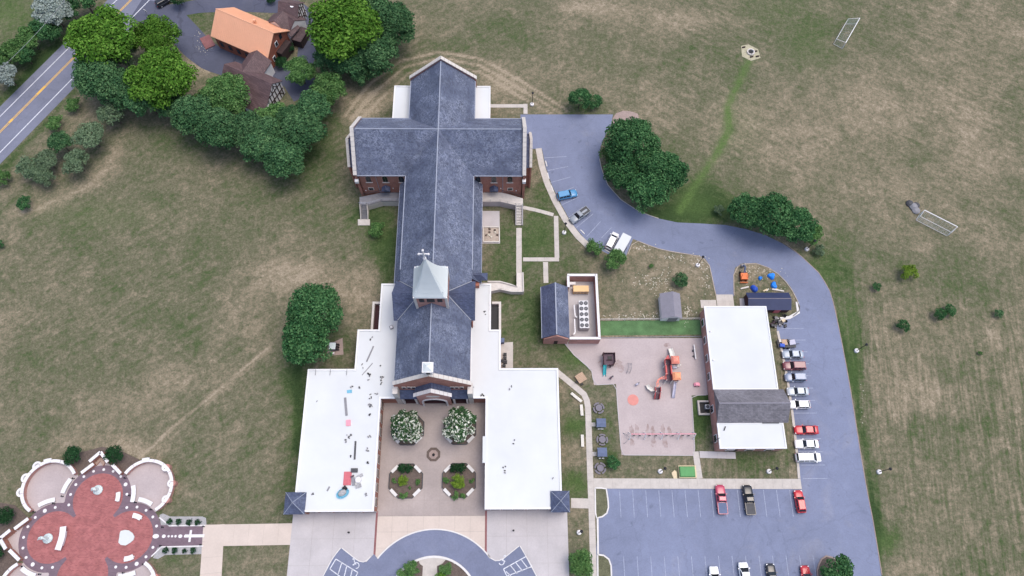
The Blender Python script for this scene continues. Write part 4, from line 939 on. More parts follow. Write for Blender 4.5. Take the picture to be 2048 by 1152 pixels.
for i, (s_, lab) in enumerate([([(1148,610),(1150,632),(1153,634)], 'upper white pipe run between slate roof and chiller'), ([(1149,638),(1150,665),(1147,669)], 'lower white pipe run between slate roof and chiller')]):
    o = MB().ptube([W(p[0], p[1], 1.6) for p in s_]+[W(s_[-1][0], s_[-1][1], 0)], .16, 8).build('pipe_run', 'white'); tag(o, lab, 'pipe', 'insulated pipes of the chiller yard')
# garden shed
sh = thing('garden_shed', 'grey-roofed white garden shed by the dry grass', 'shed', W(1340, 612))
x0, x1, y0, y1 = W(1321, 610, 2.4).x, W(1362, 610, 2.4).x, W(1342, 637, 2.4).y, W(1342, 587, 2.4).y
xm = (x0+x1)/2+.35
MB().prism([(x0+.2, y0+.25), (x1-.2, y0+.25), (x1-.2, y1-.2), (x0+.2, y1-.2)], 0, 2.45).build('wall', 'white', sh)
for y in (y0+.22, y1-.2): MB().hull([(x0+.2, y-.05, 2.3), (x1-.2, y-.05, 2.3), (xm, y-.05, 3.5)], [(x0+.2, y+.05, 2.3), (x1-.2, y+.05, 2.3), (xm, y+.05, 3.5)]).build('gable_wall', 'white', sh)
MB().slab([(x0, y0, 2.4), (xm, y0, 3.75), (xm, y1, 3.75), (x0, y1, 2.4)], .12).build('roof_slope', 'shed_roof', sh); MB().slab([(xm, y0, 3.75), (x1, y0, 2.4), (x1, y1, 2.4), (xm, y1, 3.75)], .12).build('roof_slope', 'shed_roof', sh)
MB().box(xm-1, xm+1, y0+.12, y0+.2, .05, 2.1).build('door', 'grey', sh)
# playground boundary fence
fn = thing('boundary_fence', 'low pale fence between green turf strip and dry grass', 'fence', W(1300, 640))
a, b = Vector(WXY(1200, 641)), Vector(WXY(1399, 639)); n = 16
for i in range(n+1): q = a.lerp(b, i/n); MB().tube((*q, 0), (*q, 1.15), .04).build('post', 'white', fn)
for z in (.35, .75, 1.12): MB().tube((*a, z), (*b, z), .045 if z > 1 else .025).build('rail', 'stone_warm', fn)
# navy shed at the annex corner
ns = thing('navy_roofed_shed', 'long low maroon shed with navy metal roof behind the annex', 'shed', W(1536, 604))
x0, x1, y0, y1 = W(1494, 600, 2.3).x, W(1580, 600, 2.3).x, W(1540, 620, 2.3).y, W(1540, 585, 2.3).y
MB().box(x0+.2, x1-.2, y0+.2, y1-.2, 0, 2.3).build('wall', 'maroon_timber', ns)
yr = W(1540, 597, 3.2).y
MB().slab([(x0, y0, 2.25), (x1, y0, 2.25), (x1, yr, 3.2), (x0, yr, 3.2)], .1).build('roof_slope', 'navy_roof', ns); MB().slab([(x0, yr, 3.2), (x1, yr, 3.2), (x1, y1, 2.25), (x0, y1, 2.25)], .1).build('roof_slope', 'navy_roof', ns)
MB().box(x0, x1, yr-.08, yr+.08, 3.17, 3.24).build('ridge_cap', 'table_grey', ns)
for k in range(3): MB().box(x0+1.5+k*2.3, x0+2.8+k*2.3, y0+.1, y0+.21, .05, 2.0).build('door', 'board_red' if k == 2 else 'wood_dark', ns)

# --- farmhouse group beyond the trees
fh = thing('farmhouse', 'brick house with big orange metal roof and brown-roofed half-timbered wings', 'house', (-63, 123, 0))
def gable_house(a, b, hw, ze, zr, wall, roof, ov=.5, thick=.2, par=fh, wall_gable=None, wing=0.3):
    """gabled block whose ridge runs from a to b (xy), half width hw"""
    a = Vector(a[:2]); b = Vector(b[:2]); d = (b-a).normalized(); n = Vector((-d.y, d.x)); ai, bi = a+d*ov, b-d*ov; h = hw-.45
    P3 = lambda q, z: (q.x, q.y, z)
    MB().prism([tuple(ai-n*h), tuple(bi-n*h), tuple(bi+n*h), tuple(ai+n*h)], 0, ze+.1).build('wall', wall, par)
    zr2 = ze+(zr-ze)*h/hw
    for q in (ai, bi):
        pts = [(q-n*h, ze-.4), (q+n*h, ze-.4), (q+n*h, ze), (q, zr2), (q-n*h, ze)]
        MB().hull([P3(p-d*.06, z) for p, z in pts], [P3(p+d*.06, z) for p, z in pts]).build('gable_wall', wall_gable or wall, par)
    out = []
    for s in (-1, 1):
        o = MB().slab([P3(a+n*s*hw, ze-.1), P3(b+n*s*hw, ze-.1), P3(b, zr), P3(a, zr)], thick).build('roof_slope', roof, par); out.append(o)
    return out, (a, b, d, n)
ra, rb = W(431.7, 17.4, 9.0), W(547, 66, 9.0)
rs, (a, b, d, n) = gable_house(ra, rb, 5.15, 4.7, 9.0, 'brick_house', 'orange_roof')
MB().tube((a.x, a.y, 9.0), (b.x, b.y, 9.0), .1).build('ridge_cap', 'orange_roof', fh)
for k in range(1, 33):   # standing seams
    q = a.lerp(b, k/33)
    for s in (-1, 1): MB().tube((*(q+n*s*.1), 8.95), (*(q+n*s*5.1), 4.68), .035, 4).build('roof_seam', 'orange_roof', rs[0 if s < 0 else 1])
q = a.lerp(b, .62)+n*1.2; MB().cbox((q.x, q.y, 7.2), .6, .5, 2.0, math.atan2(d.y, d.x)).build('chimney', 'orange_roof', fh)
e = b-d*.42
for off, z, w, m_ in ((-.2, 4.4, 1.1, 'white'), (1.9, 4.9, .9, 'wood_dark'), (-2.6, 1.6, 1.0, 'white')):
    c = e+n*off; u = n*w/2
    wdw = MB().hull([(*(c-u), z), (*(c+u), z), (*(c+u), z+1.5), (*(c-u), z+1.5)], [(*(c-u+d*.1), z), (*(c+u+d*.1), z), (*(c+u+d*.1), z+1.5), (*(c-u+d*.1), z+1.5)]).build('window', m_, fh)
    u = n*w*.36; MB().hull([(*(c-u+d*.09), z+.15), (*(c+u+d*.09), z+.15), (*(c+u+d*.09), z+1.35), (*(c-u+d*.09), z+1.35)], [(*(c-u+d*.13), z+.15), (*(c+u+d*.13), z+.15), (*(c+u+d*.13), z+1.35), (*(c-u+d*.13), z+1.35)]).build('pane', 'glass', wdw)
c = e+n*1.0+d*.7; MB().cbox((c.x, c.y, 0), 1.6, 4.4, 3.2, math.atan2(d.y, d.x)).build('bay_window', 'wood_dark', fh)
for k in range(6):   # south windows
    c = a.lerp(b, .12+.15*k)-n*4.68; MB().cbox((c.x, c.y, 1.3), 1.0, .16, 1.6, math.atan2(d.y, d.x)).build('window', 'glass', fh)
# half-timbered garage range
def timbering(q, d, n, hw, ze, zr, face):
    f = q+d*face
    def bar(o1, z1, o2, z2):
        p0 = f+n*o1; p1 = f+n*o2; MB().tube((p0.x, p0.y, z1), (p1.x, p1.y, z2), .13, 4).build('timber', 'wood_dark', fh)
    for o in (-.75, -.38, 0, .38, .75): bar(o*hw, .2, o*hw, ze+(zr-ze)*(1-abs(o))-.2)
    bar(-hw*.9, ze-.1, hw*.9, ze-.1); bar(-hw*.9, 2.2, hw*.9, 2.2); bar(-hw*.75, .3, -hw*.38, 2.2); bar(hw*.75, .3, hw*.38, 2.2); bar(-hw*.38, ze, 0, zr-.9); bar(hw*.38, ze, 0, zr-.9)
g1, g2 = W(448, 128, 7), W(544, 167.5, 7)
_, (a2, b2, d2, n2) = gable_house(g1, g2, 3.3, 4.4, 7.0, 'white', 'brown_roof', .3); timbering(b2-d2*.3, d2, n2, 2.9, 4.4, 6.8, .08)
MB().slab([(*(a2.lerp(b2, .55)-n2*3.2), 4.4), (*(b2-n2*3.2), 4.4), (*(b2-n2*6.4), 2.6), (*(a2.lerp(b2, .55)-n2*6.4), 2.6)], .2).build('roof_slope', 'brown_roof', fh)
MB().prism([tuple(a2.lerp(b2, .57)-n2*3.0), tuple(b2-d2*.3-n2*3.0), tuple(b2-d2*.3-n2*6.1), tuple(a2.lerp(b2, .57)-n2*6.1)], 0, 2.5).build('wall', 'white', fh)
q = a2.lerp(b2, .62)-n2*4.3; c0 = q-d2*.9; MB().hull([(*(q-d2*1.1+n2*.6), 3.9), (*(q+d2*1.1+n2*.6), 3.9), (*(q+n2*1.2), 5.2)], [(*(q-d2*1.1-n2*1.3), 3.9), (*(q+d2*1.1-n2*1.3), 3.9), (*(q-n2*1.3), 5.2)]).build('dormer', 'brown_roof', fh)
gable_house(W(514, 100, 7.0), W(491.6, 133.7, 7.0)+Vector((-.6, -1.4, 0)), 3.2, 4.5, 7.0, 'white', 'brown_roof', .1)
# north-east range
n1, n2_ = W(567, 24, 6.5), W(592, 50, 6.5)
gable_house(W(548, 42, 6.8), W(566, 22, 6.8), 4.2, 3.6, 6.8, 'white', 'brown_roof', .1)
_, (a3, b3, d3, n3) = gable_house(W(556, 2, 7.0), W(597, 8, 7.0), 3.2, 4.4, 7.0, 'white', 'brown_roof', .3); timbering(b3-d3*.3, d3, n3, 2.8, 4.4, 6.8, .08)
gable_house(W(566, 24, 6.2), W(590, 44, 5.4), 3.4, 3.4, 5.9, 'white', 'brown_roof', .1)
c = W(599, 68, 2.6); MB().cbox((c.x, c.y, 0), 2.6, 4.2, 2.5, -.35).build('porch_wall', 'wood_dark', fh); MB().cbox((c.x, c.y, 2.5), 2.9, 4.5, .15, -.35).build('porch_roof', 'brown_roof', fh)
MB().lathe((*WXY(584, 12, 6.5), 6.3), [(.05, 0), (.45, .15), (.5, .25)], 10).build('satellite_dish', 'white', fh)
c = W(414, 82, 0.5); MB().cbox((c.x, c.y, 0), 2.6, 4.0, .25, .55).build('terrace', 'band_red', fh)

# ================================================================== MEMORIAL GARDEN
MC = Vector((-80.3, 6.16)); DL = 7.25
def quatre(R, fall, n=180):
    out = []
    for i in range(n):
        t = 2*PI*i/n; best = fall
        for c in range(4):
            ph = t-c*PI/2; s = DL*math.sin(ph)
            if abs(s) < R and math.cos(ph) > 0: best = max(best, DL*math.cos(ph)+math.sqrt(R*R-s*s))
        out.append((MC.x+best*math.cos(t), MC.y+best*math.sin(t)))
    return out
mp = sheet('memorial_floor', quatre(6.45, 6.5), .07, 'paver_dark')
MB().poly([(*p, .085) for p in quatre(4.85, 5.4)]).build('red_paving', 'paver_red', mp)
b = MB()
corner = {}
for i, (sx, sy) in enumerate(((-1, 1), (1, 1), (-1, -1), (1, -1))):
    c = MC+Vector((sx*9.5, sy*9.3)); corner[(sx, sy)] = c
    sheet('memorial_terrace', arc(c, 5.2, 0, 357, 60), .045+.002*i, 'rubber')
sheet('north_apse_floor', [WXY(*p) for p in [(160,952),(200,912),(243,950),(235,960),(170,962)]], .053, 'rubber')
sheet('west_apse_floor', [WXY(*p) for p in [(56,1038),(6,1078),(40,1122),(52,1112),(52,1050)]], .053, 'rubber')
sheet('mulch_bed', [WXY(*p) for p in [(120,925),(160,905),(205,893),(250,905),(285,922),(255,945),(240,950),(200,905),(160,950),(135,938)]], .012, 'soil')
sheet('mulch_bed', [WXY(*p) for p in [(-30,1000),(30,1010),(58,1036),(10,1072),(-60,1075),(-60,1020)]], .012, 'soil')
sheet('mulch_bed', [WXY(*p) for p in [(-60,1085),(6,1085),(38,1120),(20,1140),(-10,1160),(-60,1150)]], .014, 'soil')
# white discs set in the plum ring
ringdots = []
for c in range(4):
    for k in range(-5, 6):
        t = c*PI/2+math.radians(k*20.5); x = MC.x+DL*math.cos(c*PI/2)+5.62*math.cos(t); y = MC.y+DL*math.sin(c*PI/2)+5.62*math.sin(t)
        if c == 0 and k == 0: continue
        if c == 3 and y < -8: continue
        if any((x-u)**2+(y-v)**2 < 1.0 for u, v, _ in ringdots): continue
        ringdots.append((x, y, .38 if k in (-3, 3) and c in (0, 1, 2) and (k == -3 or c == 2) else .27))
for x, y, r in ringdots: MB().lathe((x, y, .08), [(r, 0), (r, .02)], 14).build('inlay_disc', 'stone', mp)
# boundary walls with coping stones and niches
mw = thing('memorial_wall', 'curved low brick garden wall with white coping around the memorial terraces', 'wall', (MC.x, MC.y, 0))
def curved_wall(c, a0, a1, n, h=1.15, R=5.15):
    pts = arc(c, R, a0, a1, n*3)
    ribbon(MB(), pts, .42, 0, h).build('wall_segment', 'brick_pink', mw)
    for i in range(n):
        q = arc(c, R, a0+(a1-a0)*(i+.02)/n, a0+(a1-a0)*(i+.98)/n, 5)
        ribbon(MB(), q, .62, h, h+.14).build('coping_stone', 'stone', mw)
curved_wall(corner[(-1, 1)], 30, 240, 9); curved_wall(corner[(1, 1)], 150, -58, 9)
curved_wall(corner[(-1, -1)], 120, 200, 4); curved_wall(corner[(1, -1)], 62, -30, 4)
for (sx, sy), angs in (((-1, 1), (128, 160, 190)), ((1, 1), (48, 8, -28)), ((1, -1), (22,)), ((-1, -1), (165,))):
    for a in angs:
        c = corner[(sx, sy)]; t = math.radians(a); p = c+Vector((math.cos(t), math.sin(t)))*5.25
        out = 1 if sx < 0 else 1
        half = arc(p, .78 if sx < 0 else .6, a-95, a+95, 10)
        MB().prism(half, 0, 1.1).build('niche_pier', 'brick_pink', mw)
        MB().prism(arc(p, .52, a-90, a+90, 8), 1.1, 1.16).build('niche_floor', 'gravel' if sx < 0 else 'brick_pink', mw)
        if sx < 0: ribbon(MB(), arc(p, .72, a-95, a+95, 10), .4, 1.12, 1.34).build('coping_stone', 'stone', mw)
        else: ribbon(MB(), arc(p-Vector((math.cos(t), math.sin(t)))*.1, .62, a+100, a+260, 8), .42, 1.12, 1.38).build('coping_stone', 'stone', mw)
for c, a in ((corner[(-1, 1)], 104), (corner[(1, 1)], 98)):
    q = arc(c, 5.3, a-7, a+8, 4); ribbon(MB(), q, .85, 1.2, 1.5).build('capstone', 'stone', mw)
def straight(p, q, h, n=1):
    a, b = Vector(WXY(*p, h)), Vector(WXY(*q, h)); ribbon(MB(), [a, b], .42, 0, h-.14).build('wall_segment', 'brick', mw)
    for i in range(n): ribbon(MB(), [a.lerp(b, (i+.01)/n), a.lerp(b, (i+.99)/n)], .62, h-.14, h).build('coping_stone', 'stone', mw)
straight((162,946), (187,927), 1.3, 2); straight((224,929), (241,947), 1.3, 2); straight((56,1037), (28,1058), 1.3, 2); straight((18,1100), (38,1120), 1.3, 2)
straight((178,923), (200.5,904), 2.0, 2); straight((200.5,904), (215,924), 2.0, 2); straight((20,1060), (-1,1077), 2.0, 2); straight((-1,1077), (11,1098), 2.0, 2)
MB().prism([WXY(*p, .4) for p in [(186,926),(200,911),(210,925),(206,932),(200,922),(192,931)]], 0, .4).build('apse_step', 'brick', mw)
MB().prism([WXY(*p, .4) for p in [(22,1062),(4,1077),(14,1098),(20,1094),(12,1078),(28,1066)]], 0, .4).build('apse_step', 'brick', mw)
# curved white benches
def bench_arc(c, R, a0, a1, w, label, cat='bench', h=.5, group='curved white stone benches'):
    q = arc(c, R, a0, a1, 8); m = q[4]
    o = thing('curved_bench', label, cat, (m[0], m[1], .06), group)
    ribbon(MB(), q, w, h-.12, h).build('seat', 'stone', o)
    for k in (1, 4, 7): MB().cbox((*q[k], .05), .3, w*.7, h-.17, math.atan2(q[k][1]-c[1], q[k][0]-c[0])).build('support', 'concrete_pale', o)
LN, LW, LE, LS = MC+Vector((0, DL)), MC+Vector((-DL, 0)), MC+Vector((DL, 0)), MC+Vector((0, -DL))
bench_arc(LN, 7.1, 148, 172, .85, 'curved white bench on the northwest memorial terrace, nearer the north apse')
bench_arc(LW, 7.1, 98, 124, .85, 'curved white bench on the northwest memorial terrace, nearer the west apse')
bench_arc(LN, 7.1, -6, 20, .85, 'curved white bench on the northeast memorial terrace, on its west side')
bench_arc(LE, 7.1, 58, 82, .85, 'curved white bench on the northeast memorial terrace, on its south side')
bench_arc(LW, 7.1, 232, 258, .85, 'curved white bench on the terrace at the bottom left of the memorial')
bench_arc(LE, 7.1, -66, -92, .85, 'curved white bench on the terrace at the bottom right of the memorial')
bench_arc(LN, 4.1, -8, 16, .85, 'short white bench on red paving east of the northern statue')
bench_arc(LE, 4.0, 58, 84, .95, 'short white bench on red paving north of the pale plinth')
bench_arc(LE, 4.1, -62, -86, .95, 'short white bench on red paving south of the pale plinth')
al = thing('altar_table', 'long curved white altar table on red paving', 'altar', (*WXY(122, 1080), .08))
q = [WXY(p[0], p[1], 1.1) for p in [(126,1053),(125,1068),(121,1083),(115,1100)]]
ribbon(MB(), resample(q, .8), 1.15, .95, 1.12).build('table_top', 'stone', al); ribbon(MB(), resample(q, .8)[1:-1], .6, .08, .95).build('table_base', 'stone', al)
pl = MB().prism([WXY(*p) for p in [(243,1062),(251,1060),(259,1061),(266,1066),(270,1073),(268,1080),(261,1086),(252,1091),(243,1090),(238,1085),(240,1074),(241,1066)]], .08, .28).build('stone_plinth', 'pool_pale'); tag(pl, 'pale rounded stone plinth on the red paving', 'plinth')
def statue(px, py, label, h, arms):
    base = W(px, py); o = thing('statue', label, 'statue', (base.x, base.y, .08), 'pale bronze statues of the memorial')
    MB().lathe((base.x, base.y, .08), [(.95, 0), (.95, .28), (.8, .3), (.75, .5)], 12).build('pedestal', 'statue', o, True)
    z = .5; k = (h-.6)/2.4
    f = MB().lathe((base.x, base.y, z), [(.52, 0), (.5, .35*k), (.36, .9*k), (.30, 1.2*k), (.40, 1.55*k), (.42, 1.75*k), (.26, 1.92*k), (.10, 1.98*k), (.09, 2.06*k), (.15, 2.14*k), (.17, 2.26*k), (.13, 2.36*k), (.02, 2.42*k)], 14, 1.1, .8)
    f.tube((base.x-.3, base.y, z+1.7*k), (base.x-.5*arms, base.y-.35, z+1.25*k), .14, 8, .09); f.tube((base.x+.3, base.y, z+1.7*k), (base.x+.5*arms, base.y-.35, z+1.3*k), .14, 8, .09)
    f.build('robed_figure', 'statue', o, True)
    MB().lathe((base.x+.05, base.y-.05, z), [(.62, 0), (.66, .12), (.5, .3)], 10).build('rock_base', 'statue', o)
statue(197, 980, 'pale statue of a robed figure standing in the north lobe of the memorial', 2.7, 1)
statue(97, 1077, 'tall pale statue of a robed figure standing in the west lobe of the memorial', 3.3, 1.8)
# rosary walk
rw = sheet('rosary_walk', [WXY(*p) for p in [(306,1050),(411,1051),(408,1093),(303,1095)]], .064, 'paver_dark')
def inlay(px, py, rx, ry): MB().lathe((*WXY(px, py), .075), [(1, 0), (1, .02)], 16, rx, ry).build('inlay_disc', 'stone', rw)
for px, rx, ry in ((312, .62, .42), (328, .37, .33), (337.5, .22, .22), (344.5, .22, .22), (351.5, .22, .24), (361, .40, .34), (371, .28, .26)): inlay(px, 1072.5, rx, ry)
ribbon(MB(), [WXY(370, 1072), WXY(409, 1071.5)], .55, .075, .097).build('inlay_cross', 'stone', rw); ribbon(MB(), [WXY(382.5, 1060), WXY(379, 1084)], .42, .075, .101).build('inlay_cross', 'stone', rw)
for seg_ in ([(319,1035),(321,1052),(411,1051)], [(303,1113),(315,1094),(407,1092)]): ribbon(MB(), resample([WXY(*p) for p in seg_], 3), .22, 0, .14).build('edge_stone', 'stone', rw)
sheet('gravel_bed', [WXY(*p) for p in [(319,1030),(326,1027),(340,1033),(405,1033),(412,1036),(413,1050),(322,1051)]], .016, 'gravel')
sheet('gravel_bed', [WXY(*p) for p in [(315,1095),(408,1093),(405,1108),(330,1110),(316,1118),(306,1116)]], .016, 'gravel')
# little black bollard lights
for i, (px, py, lab) in enumerate([(149,957.5,'left of the north apse beside the plum ring'),(127,993,'at the south end of the north lobe bench, west side'),(110,1007.5,'at the east end of the west lobe bench'),(71,1024,'at the west end of the west lobe bench'),(252,956.5,'right of the north apse beside the plum ring'),(261,991,'at the foot of the northeast terrace bench'),(273,1005,'at the west end of the bench south of the northeast terrace'),(304,1019.5,'at the east end of the bench south of the northeast terrace'),(327,1054.5,'at the northwest corner of the rosary walk'),(409,1053,'at the northeast corner of the rosary walk'),(323,1091.5,'at the southwest corner of the rosary walk'),(403,1089.5,'at the southeast corner of the rosary walk'),(48,1133,'on the bottom left terrace by the plum ring'),(82,1148.5,'on the bottom left terrace by the picture edge'),(289,1128.5,'on the bottom right terrace at the bench end'),(249,1146,'on the bottom right terrace by the picture edge')]):
    p = W(px, py); o = thing('bollard_light', 'small black bollard light '+lab, 'bollard light', (p.x, p.y, .06), 'black bollard lights of the memorial')
    MB().lathe((p.x, p.y, .06), [(.13, 0), (.13, .04), (.06, .06), (.06, .62)], 8).build('post', 'black', o); MB().lathe((p.x, p.y, .68), [(.15, 0), (.17, .1), (.1, .22)], 8).build('lamp_head', 'black', o)

# ================================================================== COURTYARD FURNISHINGS
def octagon(c, w): 
    r = w/2; k = r*.42; return [(c[0]-k, c[1]-r), (c[0]+k, c[1]-r), (c[0]+r, c[1]-k), (c[0]+r, c[1]+k), (c[0]+k, c[1]+r), (c[0]-k, c[1]+r), (c[0]-r, c[1]+k), (c[0]-r, c[1]-k)]
PLT = {}
for nm, px, py, w in (('north-west', 816, 858, 6.6), ('north-east', 920, 857, 6.6), ('south-west', 812, 962, 6.7), ('south-east', 918, 961, 6.7)):
    c = WXY(px, py); o = thing('planter', f'octagonal planter bed in the {nm} corner of the courtyard', 'planter', (*c, .07), 'octagonal courtyard planters'); PLT[nm] = c
    oc = octagon(c, w); MB().prism(oc, .05, .16).build('soil_bed', 'soil', o)
    ribbon(MB(), oc+[oc[0]], .16, .05, .4).build('kerb', 'darkgrey', o)
    for sx, sy in (((-1, -1), (1, -1)) if nm.startswith('north') else ((-1, -1), (1, -1), (-1, 1), (1, 1))):
        q = Vector(c)+Vector((sx, sy))*w*.345; bo = thing('stone_bench', f'pale stone bench on the {"south" if sy < 0 else "north"}{"west" if sx < 0 else "east"} side of the {nm} planter', 'bench', (q.x, q.y, .07), 'pale benches on the planters')
        MB().cbox((q.x, q.y, .42), 1.75, .62, .12, -math.atan2(sx, sy)).build('seat', 'concrete_pale', bo)
        for k in (-.6, .6):
            e = Vector((math.cos(-math.atan2(sx, sy)), math.sin(-math.atan2(sx, sy))))*k; MB().cbox((q.x+e.x, q.y+e.y, .07), .2, .5, .35, -math.atan2(sx, sy)).build('support', 'concrete_pale', bo)
md = W(867, 909); o = thing('paved_medallion', 'brown octagonal paved medallion with a small fountain at the courtyard centre', 'medallion', (md.x, md.y, .07))
MB().lathe((md.x, md.y, .07), [(1.5, 0), (1.5, .05)], 8, rz=PI/8).build('paving', 'soil', o); MB().lathe((md.x, md.y, .12), [(.95, 0), (.95, .03)], 8, rz=PI/8).build('inner_paving', 'gravel_tan', o)
MB().lathe((md.x+.05, md.y-.1, .12), [(.28, 0), (.3, .25), (.2, .3), (.1, .5), (.02, .55)], 10).build('fountain', 'black', o)
for i, (px, py) in enumerate(((785, 797), (958, 797))):
    c = W(px, py); o = thing('flower_urn', f'pale stone urn with flowers at the {"left" if i == 0 else "right"} back corner of the courtyard', 'urn', (c.x, c.y, .07), 'urns beside the church door')
    MB().lathe((c.x, c.y, .07), [(.35, 0), (.3, .2), (.55, .6), (.6, .75), (.5, .75), (.45, .6)], 12).build('bowl', 'stone', o); MB().lathe((c.x, c.y, .7), [(.45, 0), (.5, .25), (.3, .45), (.05, .5)], 9).build('flowers', 'statue', o)
for px, py, lab in ((698, 1065, 'left'), (1027, 1061, 'right')):
    c = W(px, py); o = MB().lathe((c.x, c.y, .06), [(.2, 0), (.2, .05), (.07, .08), (.07, .8), (.16, .85), (.12, 1.0)], 8).build('short_post', 'black'); tag(o, f'short black post standing on the {lab} concrete forecourt', 'post', 'posts on the forecourts')

# ================================================================== PLAYGROUND
V3 = lambda x, y, z: Vector((x, y, z))
def at(px, py, z=0.0): return W(px, py, z)
# timber fort with teal slide
c = at(1216, 722); f = thing('play_fort', 'dark timber play fort with teal tube slide', 'play fort', c)
w, h = 2.5, 1.3
pts = [(c.x-1.2, c.y-1.15), (c.x+.35, c.y-1.45), (c.x+.95, c.y-1.15), (c.x+1.25, c.y-.6), (c.x+1.25, c.y+1.25), (c.x-1.2, c.y+1.25)]
MB().prism(pts, h-.12, h).build('deck', 'plum', f)
for i in range(6):
    a, b = Vector(pts[i]), Vector(pts[(i+1) % 6]); n = max(2, int((b-a).length/.42))
    MB().cbox((a.x, a.y, 0), .16, .16, 2.1).build('post', 'maroon_timber', f)
    for k in range(n):
        if i == 0 and k < 2: continue
        p = a.lerp(b, (k+.5)/n); MB().cbox((p.x, p.y, h), (b-a).length/n*.86, .12, .75, math.atan2((b-a).y, (b-a).x)).build('wall_plank', 'maroon_timber', f)
MB().box(c.x-.25, c.x+.65, c.y+.0, c.y+.7, h, h+.12).build('hatch', 'black', f); MB().box(c.x-.5, c.x+.7, c.y-.25, c.y-.12, h, h+.3).build('crossbar', 'wood_dark', f)
s0, s1 = at(1210, 729, 1.35), at(1209, 753, .15)
sl = MB(); n = 8; rings = []
for p in (s0, s0.lerp(s1, .15), s0.lerp(s1, .85)+V3(0, 0, -.12), s1): rings.append([(p.x+.36*math.cos(t), p.y, p.z+.3*math.sin(t)) for t in np.linspace(PI, 2*PI, 7)]+[(p.x+.3*math.cos(t), p.y, p.z+.05+.26*math.sin(t)) for t in np.linspace(2*PI, PI, 7)])
sl.loft(rings).build('slide', 'teal', f, True)
# climbing arch
o = thing('climbing_arch', 'thin grey climbing arch beside the timber fort', 'climbing frame', at(1256, 735))
for dx in (0, .7):
    p0, p1 = at(1253, 747), at(1256, 726); q = [(p0.lerp(p1, t)+V3(dx, 0, 1.7*math.sin(PI*t))) for t in np.linspace(0, 1, 9)]; MB().ptube(q, .04).build('hoop', 'grey', o)
for t in np.linspace(.1, .9, 7):
    a = at(1253, 747).lerp(at(1256, 726), t)+V3(0, 0, 1.7*math.sin(PI*t)); MB().tube(a, a+V3(.7, 0, 0), .03).build('rung', 'grey', o)
# main modular structure
m = thing('play_structure', 'modular playground structure with red bridges, coral roofs and several slides', 'play structure', at(1335, 745))
def tower(px, py, s, zd, roof=None, zt=3.4, posts='cream'):
    p = at(px, py, zd); MB().cbox((p.x, p.y, zd-.1), s, s, .1).build('deck', 'plum', m)
    for sx in (-1, 1):
        for sy in (-1, 1): MB().tube((p.x+sx*s/2, p.y+sy*s/2, 0), (p.x+sx*s/2, p.y+sy*s/2, zt if roof else zd+1.1), .06).build('post', posts, m)
    if roof:
        k = s/2+.22; z = zt; MB().loft([[(p.x-k, p.y-k, z), (p.x+k, p.y-k, z), (p.x+k, p.y+k, z), (p.x-k, p.y+k, z)], [(p.x-k*.55, p.y-k*.55, z+.55), (p.x+k*.55, p.y-k*.55, z+.55), (p.x+k*.55, p.y+k*.55, z+.55), (p.x-k*.55, p.y+k*.55, z+.55)], [(p.x-.1, p.y-.1, z+.75), (p.x+.1, p.y-.1, z+.75), (p.x+.1, p.y+.1, z+.75), (p.x-.1, p.y+.1, z+.75)]]).build('roof', roof, m)
    else:
        for sx in (-1, 1): MB().box(p.x+sx*s/2-.04, p.x+sx*s/2+.04, p.y-s/2, p.y+s/2, zd+.1, zd+.9).build('side_panel', 'red_play', m)
    return p
tA = tower(1335, 726, 1.35, 1.5); tB = tower(1347, 724, 1.3, 1.6, 'coral', 3.3); tC = tower(1337, 756, 1.35, 1.5); tD = tower(1350, 756, 1.3, 1.5, 'orange', 3.1)
tE = tower(1315, 780, 1.1, 1.0)
MB().box(tA.x-.4, tA.x+.4, tC.y+.6, tA.y-.6, 1.4, 1.5).build('bridge', 'plum', m)
for s in (-1, 1):
    MB().box(tA.x+s*.55-.14, tA.x+s*.55+.14, tC.y+.6, tA.y-.6, 1.45, 2.3).build('bridge_side', 'red_play', m)
MB().prism([(tA.x-.65, tA.y+.7), (tA.x+.5, tA.y+.7), (tA.x+.1, tA.y+1.6)], 1.3, 2.2).build('side_panel', 'red_play', m)
def slide(pts, w, mt, name='slide', lip=.28):
    P_ = [Vector(p) for p in pts]; rings = []
    for i, p in enumerate(P_):
        d = (P_[min(i+1, len(P_)-1)]-P_[max(0, i-1)]); d.z = 0; d.normalize(); n = Vector((-d.y, d.x, 0))*w/2; u = V3(0, 0, lip)
        rings.append([p-n+u, p-n*.8, p+n*.8, p+n+u, p+n*.86+u*1.05, p+n*.7+V3(0, 0, .05), p-n*.7+V3(0, 0, .05), p-n*.86+u*1.05])
    MB().loft(rings).build(name, mt, m, True)
slide([at(1346, 716, 1.6), at(1344, 709, 1.2), at(1341, 700, .35), at(1340, 697, .25)], 1.05, 'cream')
slide([at(1350, 764, 1.5), at(1349, 775, .95), at(1347, 788, .35), at(1346, 796, .2)], .62, 'lilac')
slide([at(1309, 779, 1.0), at(1303, 780, .85), at(1297, 776, .55), at(1294, 770, .25)], .8, 'cream')
q = [at(1330, 757, 1.6), at(1322, 757, 1.55), at(1316, 760, 1.5), at(1314, 766, 1.4), at(1315, 773, 1.2)]
for k in (-.28, .28): MB().ptube([p+V3(k*.7, k*.7, .5) for p in q], .09).build('arched_rail', 'coral', m)
for i, p in enumerate(q): MB().tube(p+V3(-.2, -.2, .5), p+V3(.2, .2, .5), .07).build('rung', 'coral', m)
st0, st1 = at(1315, 786, 1.0), at(1313, 799, .05)
for k in range(5): p = st0.lerp(st1, (k+.5)/5); MB().cbox((p.x, p.y, p.z-.1), .95, .26, .1).build('stair_tread', 'plum', m)
